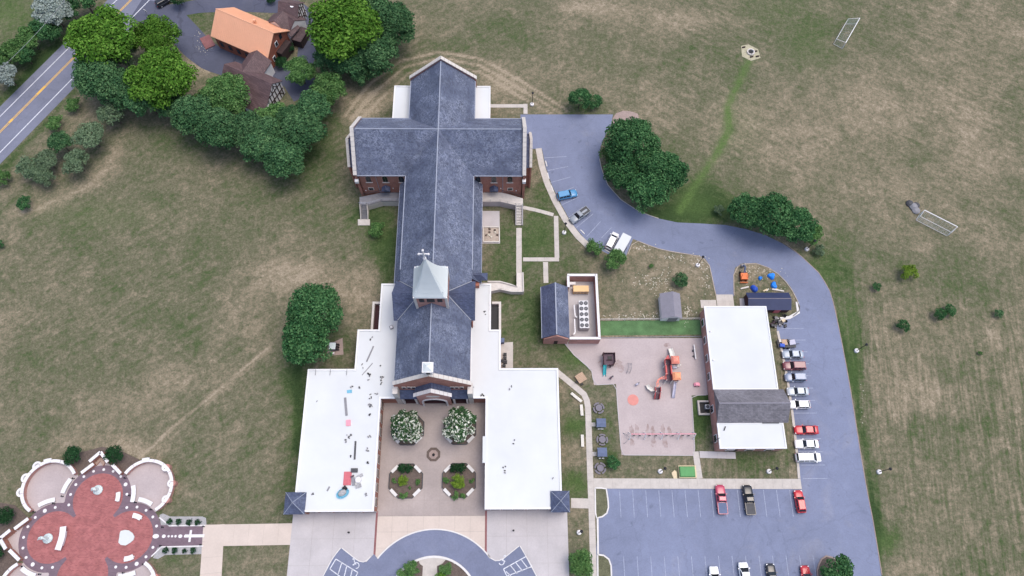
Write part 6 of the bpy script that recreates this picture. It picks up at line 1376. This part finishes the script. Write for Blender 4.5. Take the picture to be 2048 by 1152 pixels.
def car(kind, col, label, loc, ang, cat, L=4.7, Wd=1.84, H=1.45, cover=None):
    """front along +x, standing on z=0"""
    o = thing(kind, label, cat, (0, 0, 0), 'parked vehicles'); w = Wd/2; zb = .28
    hz = {'sedan': .92, 'suv': 1.05, 'hatchback': .95, 'minivan': 1.02, 'pickup_truck': 1.08}[kind]; h = L/2
    dz = {'sedan': .98, 'suv': 1.02, 'hatchback': 1.0, 'minivan': 1.04, 'pickup_truck': 1.1}[kind]
    body = MB().loft([ringsec(-h, w*.80, .42, dz*.78), ringsec(-h+.08, w*.9, .32, dz*.95), ringsec(-h+.5, w*.98, zb, dz), ringsec(-.2*L, w, zb, dz), ringsec(.1*L, w, zb, dz*.99), ringsec(.22*L, w, zb, hz), ringsec(h-.55, w*.97, zb, hz*.93), ringsec(h-.15, w*.88, .3, hz*.80), ringsec(h, w*.7, .38, hz*.62)])
    body.build('body', col, o, True)
    # greenhouse: belt front/rear, roof front/rear
    B = {'sedan': (.18, -.36, .06, -.24), 'suv': (.2, -.47, .08, -.43), 'hatchback': (.2, -.46, .06, -.36), 'minivan': (.3, -.47, .14, -.44), 'pickup_truck': (.2, -.10, .09, -.06)}[kind]
    bf, br_, rf, rr_ = [k*L for k in B]; wr, wb_ = w*.74, w*.93
    belt = dz-.02
    def quad(pts, t, name, mt): return MB().hull([tuple(p) for p in pts], [tuple(Vector(p)+Vector(t)) for p in pts]).build(name, mt, o)
    cab = MB().hull([(br_, -wb_, belt), (bf, -wb_, belt), (bf, wb_, belt), (br_, wb_, belt)], [(rr_, -wr, H-.05), (rf, -wr, H-.05), (rf, wr, H-.05), (rr_, wr, H-.05)])
    cab.build('cabin', col, o)
    e = .02; lerp = lambda a, b, t: tuple(a[i]+(b[i]-a[i])*t for i in range(3))
    A, Bq, Cq, D = (bf, -wb_, belt), (bf, wb_, belt), (rf, wr, H-.05), (rf, -wr, H-.05)
    def glass(a, b, c, d, name, off, i0=.08, i1=.92, j0=.1, j1=.9):
        p = lambda u, v: Vector(lerp(lerp(a, b, u), lerp(d, c, u), v))+Vector(off)
        MB().hull([p(i0, j0), p(i1, j0), p(i1, j1), p(i0, j1)], [p(i0, j0)-Vector(off)*1.6, p(i1, j0)-Vector(off)*1.6, p(i1, j1)-Vector(off)*1.6, p(i0, j1)-Vector(off)*1.6]).build(name, 'glass', o)
    glass(A, Bq, Cq, D, 'windshield', (.022, 0, .012), .05, .95, .04, .97)
    glass((br_, wb_, belt), (br_, -wb_, belt), (rr_, -wr, H-.05), (rr_, wr, H-.05), 'rear_window', (-.022, 0, .012), .07, .93, .12, .92)
    for s in (-1, 1):
        n = 2 if kind in ('sedan', 'pickup_truck') else 3
        for k in range(n):
            glass((br_, s*wb_, belt), (bf, s*wb_, belt), (rf, s*wr, H-.05), (rr_, s*wr, H-.05), 'side_window', (0, s*.022, .005), .07+k*.88/n, .03+(k+1)*.88/n, .14, .86)
    MB().loft([[(rr_-.03, -wr*1.02, H-.055), (rf+.03, -wr*1.02, H-.055), (rf+.03, wr*1.02, H-.055), (rr_-.03, wr*1.02, H-.055)], [(rr_+.1, -wr*.85, H+.01), (rf-.1, -wr*.85, H+.01), (rf-.1, wr*.85, H+.01), (rr_+.1, wr*.85, H+.01)]]).build('roof', col, o)
    if kind == 'pickup_truck':
        MB().box(-h+.12, br_-.08, -w*.86, w*.86, dz-.3 if not cover else dz+.02, dz+.03 if not cover else dz+.07).build('bed_liner' if not cover else 'bed_cover', cover or 'darkgrey', o)
        for s in (-1, 1): MB().box(-h+.1, br_, s*w*.93-.05, s*w*.93+.05, dz-.02, dz+.09).build('bed_rail', col, o)
        MB().box(-h-.0, -h+.1, -w*.9, w*.9, .5, dz+.09).build('tailgate', col, o)
    for s in (-1, 1):
        MB().cbox((h-.24, s*w*.66, hz*.66), .26, .36, .14, -s*.25).build('headlight', 'headlight', o); MB().cbox((-h+.06, s*w*.74, .72), .12, .22, .22).build('taillight', 'taillight', o)
        MB().cbox((bf-.12, s*(w+.08), belt-.02), .16, .2, .14).build('mirror', col, o)
    MB().box(h-.1, h+.02, -w*.72, w*.72, .34, .5).build('front_bumper', 'darkgrey', o); MB().box(-h-.02, -h+.1, -w*.8, w*.8, .36, .52).build('rear_bumper', 'darkgrey', o)
    wheels(o, L, L*.59, Wd, .33 if kind in ('sedan', 'hatchback') else .37)
    o.location = (loc[0], loc[1], .022); o.rotation_euler = (0, 0, ang); return o
def seat(px, py, deg): p = W(px, py, .6); return (p.x, p.y), math.radians(deg)
col = dict(silver=paint('silver_blue', (.30,.36,.44)), maroon=paint('maroon', (.19,.06,.075)), steelblue=paint('steel_blue', (.20,.25,.36)), silver2=paint('pale_silver', (.40,.45,.50)), white=paint('car_white', (.78,.79,.80)), red=paint('car_red', (.48,.02,.03)), rose=paint('rose_red', (.42,.05,.10)), black=paint('car_black', (.012,.013,.018)), blue=paint('sky_blue', (.06,.24,.46)), grey=paint('car_grey', (.22,.25,.29)))
for kind, c_, px, py, dg, L_, W_, H_, cov, lab, cat in [
 ('sedan','silver',1585,709,180,4.6,1.8,1.45,None,'silver-blue sedan next to the loaded trailer in the annex row','car'),
 ('suv','maroon',1588,732,180,4.9,1.9,1.7,None,'maroon wagon between the silver-blue sedan and the steel-blue SUV','car'),
 ('suv','steelblue',1590,755,180,4.5,1.85,1.68,None,'steel-blue SUV beside the maroon wagon','car'),
 ('sedan','silver2',1595,783,180,4.6,1.8,1.45,None,'pale silver sedan above the white hatchback in the annex row','car'),
 ('hatchback','white',1598,809,180,4.6,1.8,1.5,None,'white hatchback just above the gap in the annex row','car'),
 ('sedan','red',1612,860,180,5.0,1.85,1.45,None,'red sedan facing the annex just below the gap','car'),
 ('sedan','white',1613,888,180,4.9,1.85,1.47,None,'white sedan between red sedan and white van in the annex row','car'),
 ('minivan','white',1616,915,0,5.3,1.95,1.75,None,'large white SUV parked nose-out at the south end of the annex row','car'),
 ('pickup_truck','rose',1442,999,90,5.7,1.95,1.8,'canopy','rose-red pickup truck with slate bed cover in the lower car park','pickup truck'),
 ('pickup_truck','black',1497,1000,91,5.8,1.98,1.85,'darkgrey','black pickup truck with charcoal bed cover in the lower car park','pickup truck'),
 ('hatchback','red',1599,1003,92,4.4,1.82,1.6,None,'bright red hatchback at the corner of the lower car park','car'),
 ('suv','white',1429,1158,90,4.6,1.85,1.65,None,'white SUV cut off by the bottom edge, left of the white minivan','car'),
 ('minivan','white',1489,1152,92,5.0,1.95,1.75,None,'white minivan at the bottom edge between white SUV and black car','minivan'),
 ('sedan','black',1543,1153,90,4.7,1.82,1.45,None,'black sedan at the bottom edge left of a red car','car'),
 ('sedan','red',1613,1157,92,4.7,1.82,1.45,None,'red sedan at the bottom edge beside the bushy island','car'),
 ('suv','blue',1134,390,14,4.9,1.9,1.75,None,'sky-blue SUV in the upper car park','car'),
 ('pickup_truck','grey',1159,431,217,5.3,1.88,1.75,None,'silver-grey pickup truck below the sky-blue SUV','pickup truck'),
 ('minivan','white',1224,482,62,4.6,1.85,1.65,None,'small white minivan beside the long white trailer','minivan'),
 ('suv','black',329,3,40,4.7,1.9,1.7,None,'dark SUV at the top edge where the house drive meets the road','car')]:
    p, a = seat(px, py, dg); car(kind, col[c_], lab, p, a, cat, L_, W_, H_, cov)
# white cargo trailer
p = W(1243, 492, 1.2); o = thing('cargo_trailer', 'long white enclosed trailer parked beside the white minivan', 'trailer', (0, 0, 0))
MB().box(-2.5, 2.5, -1.05, 1.05, .5, 2.5).build('box_body', 'white', o); MB().box(-2.52, 2.52, -1.07, 1.07, 2.5, 2.58).build('roof', 'membrane', o); MB().box(-2.45, 2.45, -.95, .95, .35, .5).build('chassis', 'darkgrey', o)
for x in (-.5, .4): 
    for s in (-1, 1):
        t = MB().lathe((0, 0, 0), [(.3, -.1), (.33, 0), (.3, .1)], 12); t.v = [(q[0]+x, q[2]+s*1.08, q[1]+.34) for q in t.v]; t.build('wheel', 'tyre', o)
MB().tube((-2.4, -.7, .45), (-3.5, 0, .45), .05).build('drawbar', 'darkgrey', o); MB().tube((-2.4, .7, .45), (-3.5, 0, .45), .05).build('drawbar', 'darkgrey', o); MB().box(2.5, 2.55, -.9, .9, .6, 2.3).build('rear_door', 'stone', o)
o.location = (p.x, p.y, .02); o.rotation_euler = (0, 0, math.radians(60))
# loaded flatbed trailer in the annex row
p = W(1571, 687, .7); o = thing('flatbed_trailer', 'small flatbed trailer stacked with tan boards and blue bins', 'trailer', (p.x, p.y, 0))
MB().box(p.x-1.7, p.x+2.2, p.y-.9, p.y+.9, .55, .7).build('bed', 'darkgrey', o)
for x in (-.3, .6):
    for s in (-1, 1): MB().tube((p.x+x, p.y+s*.95-.1, .32), (p.x+x, p.y+s*.95+.1, .32), .3, 12).build('wheel', 'tyre', o)
MB().tube((p.x+2.2, p.y, .55), (p.x+3.1, p.y, .5), .06).build('drawbar', 'darkgrey', o)
for x, y, sx, sy, h_, mt, lab, nm in ((-.3,.2,1.2,1.2,.45,'wood','stack of tan boards on the flatbed trailer','board_stack'),(-.9,-.5,1.0,.7,.5,'tarp_deep','deep blue bin on the flatbed trailer','bin'),(-1.1,.55,.7,.6,.3,'stone_warm','pale box at the annex end of the flatbed trailer','box'),(.5,.4,.5,.5,.6,'black','black bucket on the flatbed trailer','bucket'),(1.4,.2,1.3,1.1,.4,'silver','silver-blue toolbox at the outer end of the flatbed trailer','toolbox')):
    b = MB().cbox((p.x+x, p.y+y, .7), sx, sy, h_, .1*x).build(nm, mt if mt != 'silver' else 'lilac'); tag(b, lab, nm.replace('_', ' '), 'load of the flatbed trailer')

# ================================================================== VEGETATION
def crown_mesh(name, seed, R, Hc, nl, leaf, kind, puffs=26, flat=.55, hole=.0, core=True):
    """crown of radius R and height Hc around its own centre: leaf-sized faces gathered on many uneven sprays"""
    g = np.random.default_rng(seed)
    # sprays sit on and inside an uneven ellipsoid
    d = g.normal(size=(puffs, 3)); d /= np.linalg.norm(d, axis=1)[:, None]; d[:, 2] = np.where(d[:, 2] < -.35, -d[:, 2]*.6, d[:, 2])
    rd = kind in ('dark', 'ever', 'deep', 'flower'); rad = (g.uniform(.66, .80, puffs) if rd else g.uniform(.50, .84, puffs))[:, None]; cen = d*rad*np.array([R, R, Hc/2]); pr = g.uniform(.22, .38, puffs)*R*(1.0 if puffs < 40 else .85)
    if kind == 'deep':
        puffs = len(d); rad = np.full((puffs, 1), .8); 
    if rd: pr = g.uniform(.20, .31, puffs)*R
    cen = np.vstack([cen, [[0, 0, Hc*.1]]]); pr = np.append(pr, R*(.72 if rd else .5))
    w = pr**2; idx = g.choice(len(pr), nl, p=w/w.sum())
    n = g.normal(size=(nl, 3)); n /= np.linalg.norm(n, axis=1)[:, None]; n[:, 2] = np.where(n[:, 2] < -.2, -n[:, 2], n[:, 2])
    sh = 1-.55*g.random(nl)**2.2
    p = cen[idx]+n*(pr[idx]*sh)[:, None]*np.array([1, 1, flat+.25])
    nn = n*.8+g.normal(size=(nl, 3))*.5+np.array([0, 0, .35]); nn /= np.linalg.norm(nn, axis=1)[:, None]
    a = np.cross(nn, g.normal(size=(nl, 3))); a /= np.linalg.norm(a, axis=1)[:, None]; b = np.cross(nn, a)
    s = leaf*g.uniform(.6, 1.35, nl)[:, None]
    q = np.stack([p-a*s*.5, p+b*s*.32+nn*s*.06, p+a*s*.55-nn*s*.08, p-b*s*.32+nn*s*.06], 1).reshape(-1, 3)
    f = np.arange(nl*4).reshape(-1, 4)
    v = q.tolist(); fl = f.tolist()
    me = bpy.data.meshes.new(name); me.from_pydata(v, [], fl)
    puff_t = g.uniform(.22, .78, len(pr)); t = np.clip(puff_t[idx]*.5+g.uniform(-.1, .62, nl)*1.05-.02, 0, 1)
    if kind == 'flower': t = np.where(g.random(nl) < np.clip(.34-.5*(p[:, 0]/R)*.4, .12, .5), 1.0, g.uniform(0, .5, nl))
    at_ = me.attributes.new('tint', 'FLOAT', 'FACE'); at_.data.foreach_set('value', t.astype(np.float32))
    me.materials.append(LEAF[kind]); return me
def trunk_mesh(name, h, r, R, seed):
    rr = random.Random(seed); b = MB(); b.tube((0, 0, 0), (.1*r, 0, h*.45), r, 8, r*.7); b.tube((.1*r, 0, h*.45), (0, .1*r, h*.8), r*.7, 7, r*.25)
    for k in range(6):
        t = 2*PI*k/6+rr.uniform(-.4, .4); z = h*rr.uniform(.3, .55); b.tube((0, 0, z), (R*.6*math.cos(t), R*.6*math.sin(t), z+h*rr.uniform(.15, .35)), r*.4, 5, r*.1)
    me = b.mesh(name); me.materials.append(M['bark']); return me
PROTO = {}
def proto(kind, size, var):
    """size class: nominal crown radius in metres"""
    key = (kind, size, var)
    if key in PROTO: return PROTO[key]
    R, Hc, nl, leaf, pf = {'xl': (7.0, 8.4, 12000, .56, 70), 'l': (5.0, 6.6, 7600, .48, 54), 'm': (3.2, 4.4, 3600, .40, 34), 's': (1.8, 2.4, 1300, .28, 18), 'xs': (.9, 1.1, 520, .19, 10)}[size]
    if kind in ('ever', 'dark') and size in ('l', 'm', 'xl'): Hc *= 1.15
    sd = hash((kind, size)) % 1000 if False else sum(map(ord, kind+size))*7+var*31
    PROTO[key] = (R, Hc, crown_mesh('crown', sd, R, Hc, nl, leaf, kind, pf*3 if kind == 'deep' else pf), trunk_mesh('trunk', 1.0, .05, .5, sd)); return PROTO[key]
def plant(name, px, py, rpx, kind, label, cat='tree', group=None, hz=None, squash=1.0, var=None):
    """crown centre at photo pixel (px,py), crown radius rpx pixels; height grows with the crown"""
    mpp = .105+.00006*max(0, 700-py); R = rpx*mpp*(1.0 if kind in ('dark', 'ever', 'deep', 'flower') else .93 if rpx > 30 else 1.0)
    size = 'xl' if R > 6.0 else 'l' if R > 4.0 else 'm' if R > 2.4 else 's' if R > 1.25 else 'xs'
    v = (int(px*3+py) % 3) if var is None else var; R0, H0, cm, tm = proto(kind, size, v); k = R/R0
    Hc = H0*k*squash; zc = hz if hz is not None else (Hc*.5+ (R*.45 if R > 2.2 else R*.12))
    c = W(px, py, zc*.95); o = thing(name, label, cat, (c.x, c.y, 0), group)
    cr = bpy.data.objects.new('crown', cm); C.objects.link(cr); cr.parent = o; cr.location = (0, 0, zc); cr.scale = (k, k, k*squash); cr.rotation_euler = (0, 0, (px*1.7+py) % 6.28)
    t = bpy.data.objects.new('trunk', tm); C.objects.link(t); t.parent = o; hh = zc+Hc*.2; t.scale = (R*.9, R*.9, hh)
    return o
G1 = 'trees between road and farmhouse'; G2 = 'trees round the farmhouse'
for a in [
 (205,78,66,'bright','big bright green tree overhanging the road'),(313,76,46,'bright','bright tree beside the house drive, right of the roadside tree'),(328,160,68,'bright','broad bright green tree in the middle of the roadside grove'),
 (243,108,34,'grey','greyish thin tree between the bright roadside trees'),(196,158,44,'ever','dark evergreen at the road edge under the bright tree'),(242,182,40,'ever','dark evergreen second from the road at the grove foot'),(290,196,40,'ever','dark evergreen third from the road at the grove foot')]:
    plant('roadside_tree' if a[3] == 'bright' else 'evergreen_tree' if a[3] == 'ever' else 'thin_tree', *a, group=G1)
for a in [
 (452,192,48,'mid','light green tree covering the left end of the timbered garage'),(388,232,42,'ever','evergreen leftmost in the dark row below the farmhouse'),(440,262,44,'ever','evergreen second from left in the dark row below the farmhouse'),(498,262,38,'ever','evergreen in the middle of the dark row below the farmhouse'),
 (545,236,36,'mid','mid green tree in front of the timbered gable'),(572,318,42,'ever','evergreen lowest in the dark row below the farmhouse'),(520,296,36,'ever','evergreen second lowest in the dark row below the farmhouse'),(607,268,44,'ever','evergreen at the right end of the dark row'),(628,222,38,'ever','evergreen above the right end of the dark row'),
 (346,216,30,'ever','evergreen joining the roadside grove and the dark row'),(540,268,36,'ever','evergreen behind the middle of the dark row'),(585,240,32,'ever','evergreen between the timbered gable and the dark row end'),(706,126,36,'ever','evergreen between the huge bright tree and the slender tree'),(412,206,26,'mid','small green tree above the left end of the dark row'),(601,145,32,'mid','small pale green tree right of the timbered gable'),(657,184,38,'mid','bright slender tree at the right of the farmhouse drive'),(690,64,76,'bright','huge bright green tree right of the farmhouse'),
 (785,52,44,'ever','tall evergreen at the right edge of the huge tree'),(752,112,42,'ever','evergreen below the huge bright tree'),(740,18,44,'ever','evergreen at the top edge behind the huge tree'),(722,150,22,'ever','small evergreen at the foot of the huge tree group'),(660,118,30,'ever','low evergreen under the huge bright tree')]:
    plant('broadleaf_tree' if a[3] in ('mid', 'bright') else 'evergreen_tree', *a, group=G2)
for i, (px, py, r) in enumerate(((568, 78, 11), (577, 95, 12), (563, 125, 13), (560, 110, 9))):
    plant('house_shrub', px, py, r, 'deep', ['dark shrub against the farmhouse gable','dark round shrub below the gable bay window','dark green shrub at the farmhouse lower corner','small dark shrub between the two gable shrubs'][i], 'shrub', 'shrubs at the farmhouse gable')
for i, (px, py, r, k, lab) in enumerate([(105,25,36,'silver','silvery pale shrub across the road at the top edge'),(14,152,24,'silver','silvery pale shrub across the road at the left edge'),(168,2,26,'dark','dark shrub at the top edge beside the road'),(60,78,24,'mid','green shrub in the roadside hedge, middle'),(88,58,24,'dark','dark shrub in the roadside hedge below the silvery one'),(30,104,24,'mid','green shrub in the roadside hedge, left of middle'),(112,68,18,'dark','dark shrub in the roadside hedge nearest the road end'),(6,124,20,'mid','green shrub in the roadside hedge at the left edge'),(50,112,18,'dark','low dark shrub on the road side of the hedge'),(140,22,20,'dark','dark shrub between silvery shrub and the road')]):
    plant('hedge_shrub', px, py, r, k, lab, 'shrub', 'hedge across the road')
for i, (px, py, r, k, lab) in enumerate([(147,210,18,'mid','small bright young tree nearest the grove by the road'),(111,246,19,'mid','young tree beside the road, second from the grove'),(226,228,32,'grey','grey-green young tree at the grove foot'),(182,274,36,'grey','largest grey-green young tree of the roadside planting'),(122,286,27,'ever','dark young tree left of the largest one'),(95,322,26,'grey','grey-green young tree in the roadside planting, lower left'),(152,326,30,'grey','grey-green young tree below the largest one'),(60,336,28,'grey','young tree near the road at the lower end of the planting'),(88,354,24,'grey','small grey-green tree at the foot of the planting'),(8,356,20,'mid','bright bush at the left edge beside the road'),(50,407,19,'dark','lone dark bush below the roadside planting'),(-2,490,12,'dark','dark bush cut off by the left edge')]):
    plant('young_tree', px, py, r*.86, k, lab, 'tree', 'young trees along the road')
for a in [(754,459,17,'mid','small green tree in the corner beside the west stair'),(632,624,58,'dark','northern half of the big dark round tree pair west of the church'),(616,682,53,'dark','southern half of the big dark round tree pair west of the church'),
 (1160,199,22,'dark','dark round bush north of the upper car park, larger of two'),(1190,204,16,'dark','dark round bush north of the upper car park, smaller of two'),
 (1262,288,52,'dark','largest dark tree of the grove by the drive, at its top'),(1322,345,48,'dark','dark tree on the right of the grove by the drive'),(1246,348,38,'dark','dark tree on the left of the grove by the drive'),(1296,385,42,'dark','dark tree at the bottom of the grove by the drive'),(1216,312,18,'mid','lighter small tree at the left edge of the grove'),
 (1492,425,36,'dark','leftmost dark tree at the drive bend'),(1542,432,44,'dark','broad dark tree in the middle at the drive bend'),(1592,452,38,'dark','dark tree right of the middle at the drive bend'),(1622,468,24,'mid','brighter small tree at the right end of the drive bend group'),
 (1638,502,13,'grey','pale small tree beside the lamp post at the drive bend'),(1438,420,12,'grey','faint thin sapling left of the drive bend trees'),(1188,495,18,'mid','round green tree at the end of the curved walk'),(1232,521,23,'mid','round green tree in front of the white trailer'),(1302,532,6,'mid','tiny green sapling on the dry grass near the shed'),(1362,560,17,'ever','thin dark tree above the garden shed'),
 (1818,545,19,'lime','bright round young tree in the right field'),(1752,573,11,'dark','small dark young tree left of the bright one in the right field'),(1806,652,15,'dark','dark young tree below the bright one in the right field'),(1880,628,15,'dark','dark young tree, left of a touching pair in the right field'),(1900,621,14,'dark','dark young tree, right of a touching pair in the right field'),(1997,627,11,'ever','dark young tree at the right edge of the field'),(1960,706,6,'mid','tiny green sapling in the right field'),
 (1226,925,15,'dark','dark shrub beside the southernmost picnic table'),(1164,1128,24,'mid','bright green tree beside the east walk at the bottom'),(1672,1142,34,'dark','dense dark bush on the island at the bottom right')]:
    plant('tree' if a[2] > 12 else 'sapling', *a[:4], a[4], 'tree' if 'bush' not in a[4] and 'shrub' not in a[4] else 'bush', 'trees on the church grounds')
# memorial shrubs
for i, (px, py, r) in enumerate(((146,912,20),(230,909,20),(8,1032,19),(-6,1108,15))):
    plant('boxwood', px, py, r, 'deep', ['clipped boxwood left of the north apse','clipped boxwood right of the north apse','clipped boxwood above the west apse','clipped boxwood below the west apse'][i], 'shrub', 'large boxwoods of the memorial', squash=.9, var=0)
for j, (py, xs_) in enumerate(((1044, (339, 358, 378, 396)), (1101.5, (331, 350, 369.5, 387)))):
    for i, px in enumerate(xs_): plant('box_ball', px, py, 7 if not (j and i == 2) else 5.5, 'deep', f'{["first","second","third","fourth"][i]} small box ball from the left on the {"north" if j == 0 else "south"} side of the rosary walk', 'shrub', 'box balls along the rosary walk', squash=.9, var=0)
# courtyard planting
plant('flowering_tree', 815, 853, 36, 'flower', 'white-flowering round tree in the left courtyard planter', 'tree', 'white-flowering courtyard trees', var=0); plant('flowering_tree', 918, 852, 36, 'flower', 'white-flowering round tree in the right courtyard planter', 'tree', 'white-flowering courtyard trees', var=1)
for px, py, r, k, lab in [(804,937,10,'deep','dark round shrub at the top left of the south-west planter'),(818,936,10,'deep','dark round shrub at the top right of the south-west planter'),(808,961,12,'lime','yellow-green shrub in the middle of the south-west planter'),(836,964,7,'mid','low green shrub at the right side of the south-west planter'),(808,992,9,'mid','low green shrub at the bottom of the south-west planter'),(820,975,4,'mid','tiny green plant in the south-west planter'),(788,962,6,'mid','low green shrub at the left side of the south-west planter'),
 (910,936,11,'deep','dark round shrub at the top left of the south-east planter'),(924,936,11,'deep','dark round shrub at the top right of the south-east planter'),(916,961,16,'lime','large yellow-green shrub in the middle of the south-east planter'),(892,961,8,'mid','low green shrub at the left side of the south-east planter'),(944,962,6,'mid','low green shrub at the right side of the south-east planter'),(912,992,9,'mid','low green shrub at the bottom of the south-east planter'),(926,990,7,'mid','smaller green shrub at the bottom right of the south-east planter'),
 (824,1136,16,'mid','green shrub on the left side of the turning circle'),(805,1150,14,'mid','low green shrub at the far left of the turning circle'),(890,1138,13,'mid','green shrub on the right side of the turning circle'),(884,1156,12,'bright','bright shrub at the bottom of the turning circle')]:
    plant('courtyard_shrub', px, py, r, k, lab, 'shrub', 'shrubs in the planters')
# pale stones scattered in the rough grass: nobody could count them
def stones():
    g = np.random.default_rng(11); v, f = [], []
    areas = [(1290, 560, 50, 12, 60), (1320, 632, 60, 6, 90), (1250, 634, 45, 5, 50), (1312, 560, 14, 20, 60), (1335, 565, 10, 20, 40), (1375, 625, 10, 16, 60), (1400, 525, 18, 14, 60), (1280, 495, 20, 8, 40), (1350, 515, 30, 6, 50), (1520, 545, 30, 12, 70), (1490, 545, 12, 16, 40), (1560, 580, 16, 16, 30), (1412, 560, 8, 20, 40), (405, 100, 14, 14, 40), (400, 75, 8, 14, 30), (1725, 790, 6, 50, 20), (280, 150, 20, 20, 20), (1005, 570, 12, 3, 14)]
    for px, py, sx, sy, k in areas:
        for _ in range(int(k*.65)):
            p = W(px+g.normal()*sx*.6, py+g.normal()*sy*.6); s = g.uniform(.05, .17); n = len(v); r = g.uniform(0, 3)
            for q in range(5): v.append((p.x+s*math.cos(r+q*1.257)*g.uniform(.7, 1.3), p.y+s*math.sin(r+q*1.257)*g.uniform(.7, 1.3), 0))
            for q in range(5): v.append((p.x+s*.6*math.cos(r+q*1.257), p.y+s*.6*math.sin(r+q*1.257), s*.5))
            f.append(tuple(range(n+5, n+10)))
            for q in range(5): f.append((n+q, n+(q+1) % 5, n+5+(q+1) % 5, n+5+q))
    me = bpy.data.meshes.new('scattered_stones'); me.from_pydata(v, [], f); me.materials.append(M['rock']); o = bpy.data.objects.new('scattered_stones', me); C.objects.link(o); o['kind'] = 'stuff'; tag(o, 'pale stones scattered in the dry rough grass', 'stones')
stones()
for px, py, r, lab in ((357,-3,15,'dark shrub at the top edge beside the house drive entrance'),(543,0,9,'small dark shrub at the top edge behind the farmhouse')): plant('drive_shrub', px, py, r, 'deep', lab, 'shrub', 'shrubs behind the farmhouse drive')
# overhead line across the road verge
a_, b_ = at(150, -25, 9.5), at(-60, 190, 9.5); o = thing('power_line', 'thin overhead wire above the hedge across the road', 'power line', (a_.x, a_.y, 0))
pts = [a_.lerp(b_, t)+V3(0, 0, -1.2*math.sin(PI*t)) for t in np.linspace(0, 1, 13)]; MB().ptube(pts, .03, 4).build('wire', 'steel', o)
for q in (a_, b_): MB().tube((q.x, q.y, 0), (q.x, q.y, 10.2), .16, 8, .11).build('pole', 'bark', o); MB().cbox((q.x, q.y, 9.4), 1.8, .12, .12, .7).build('crossarm', 'bark', o)
# sign at the end of the farmhouse drive
c = at(295, 29); o = thing('drive_sign', 'small white sign where the house drive leaves the road', 'sign', c); MB().tube((c.x, c.y, 0), (c.x, c.y, 1.5), .05).build('post', 'grey', o); MB().cbox((c.x, c.y, 1.1), .9, .06, .6, -.5).build('panel', 'stone', o)

for o in bpy.data.objects:
    if '_o' in o: del o['_o']
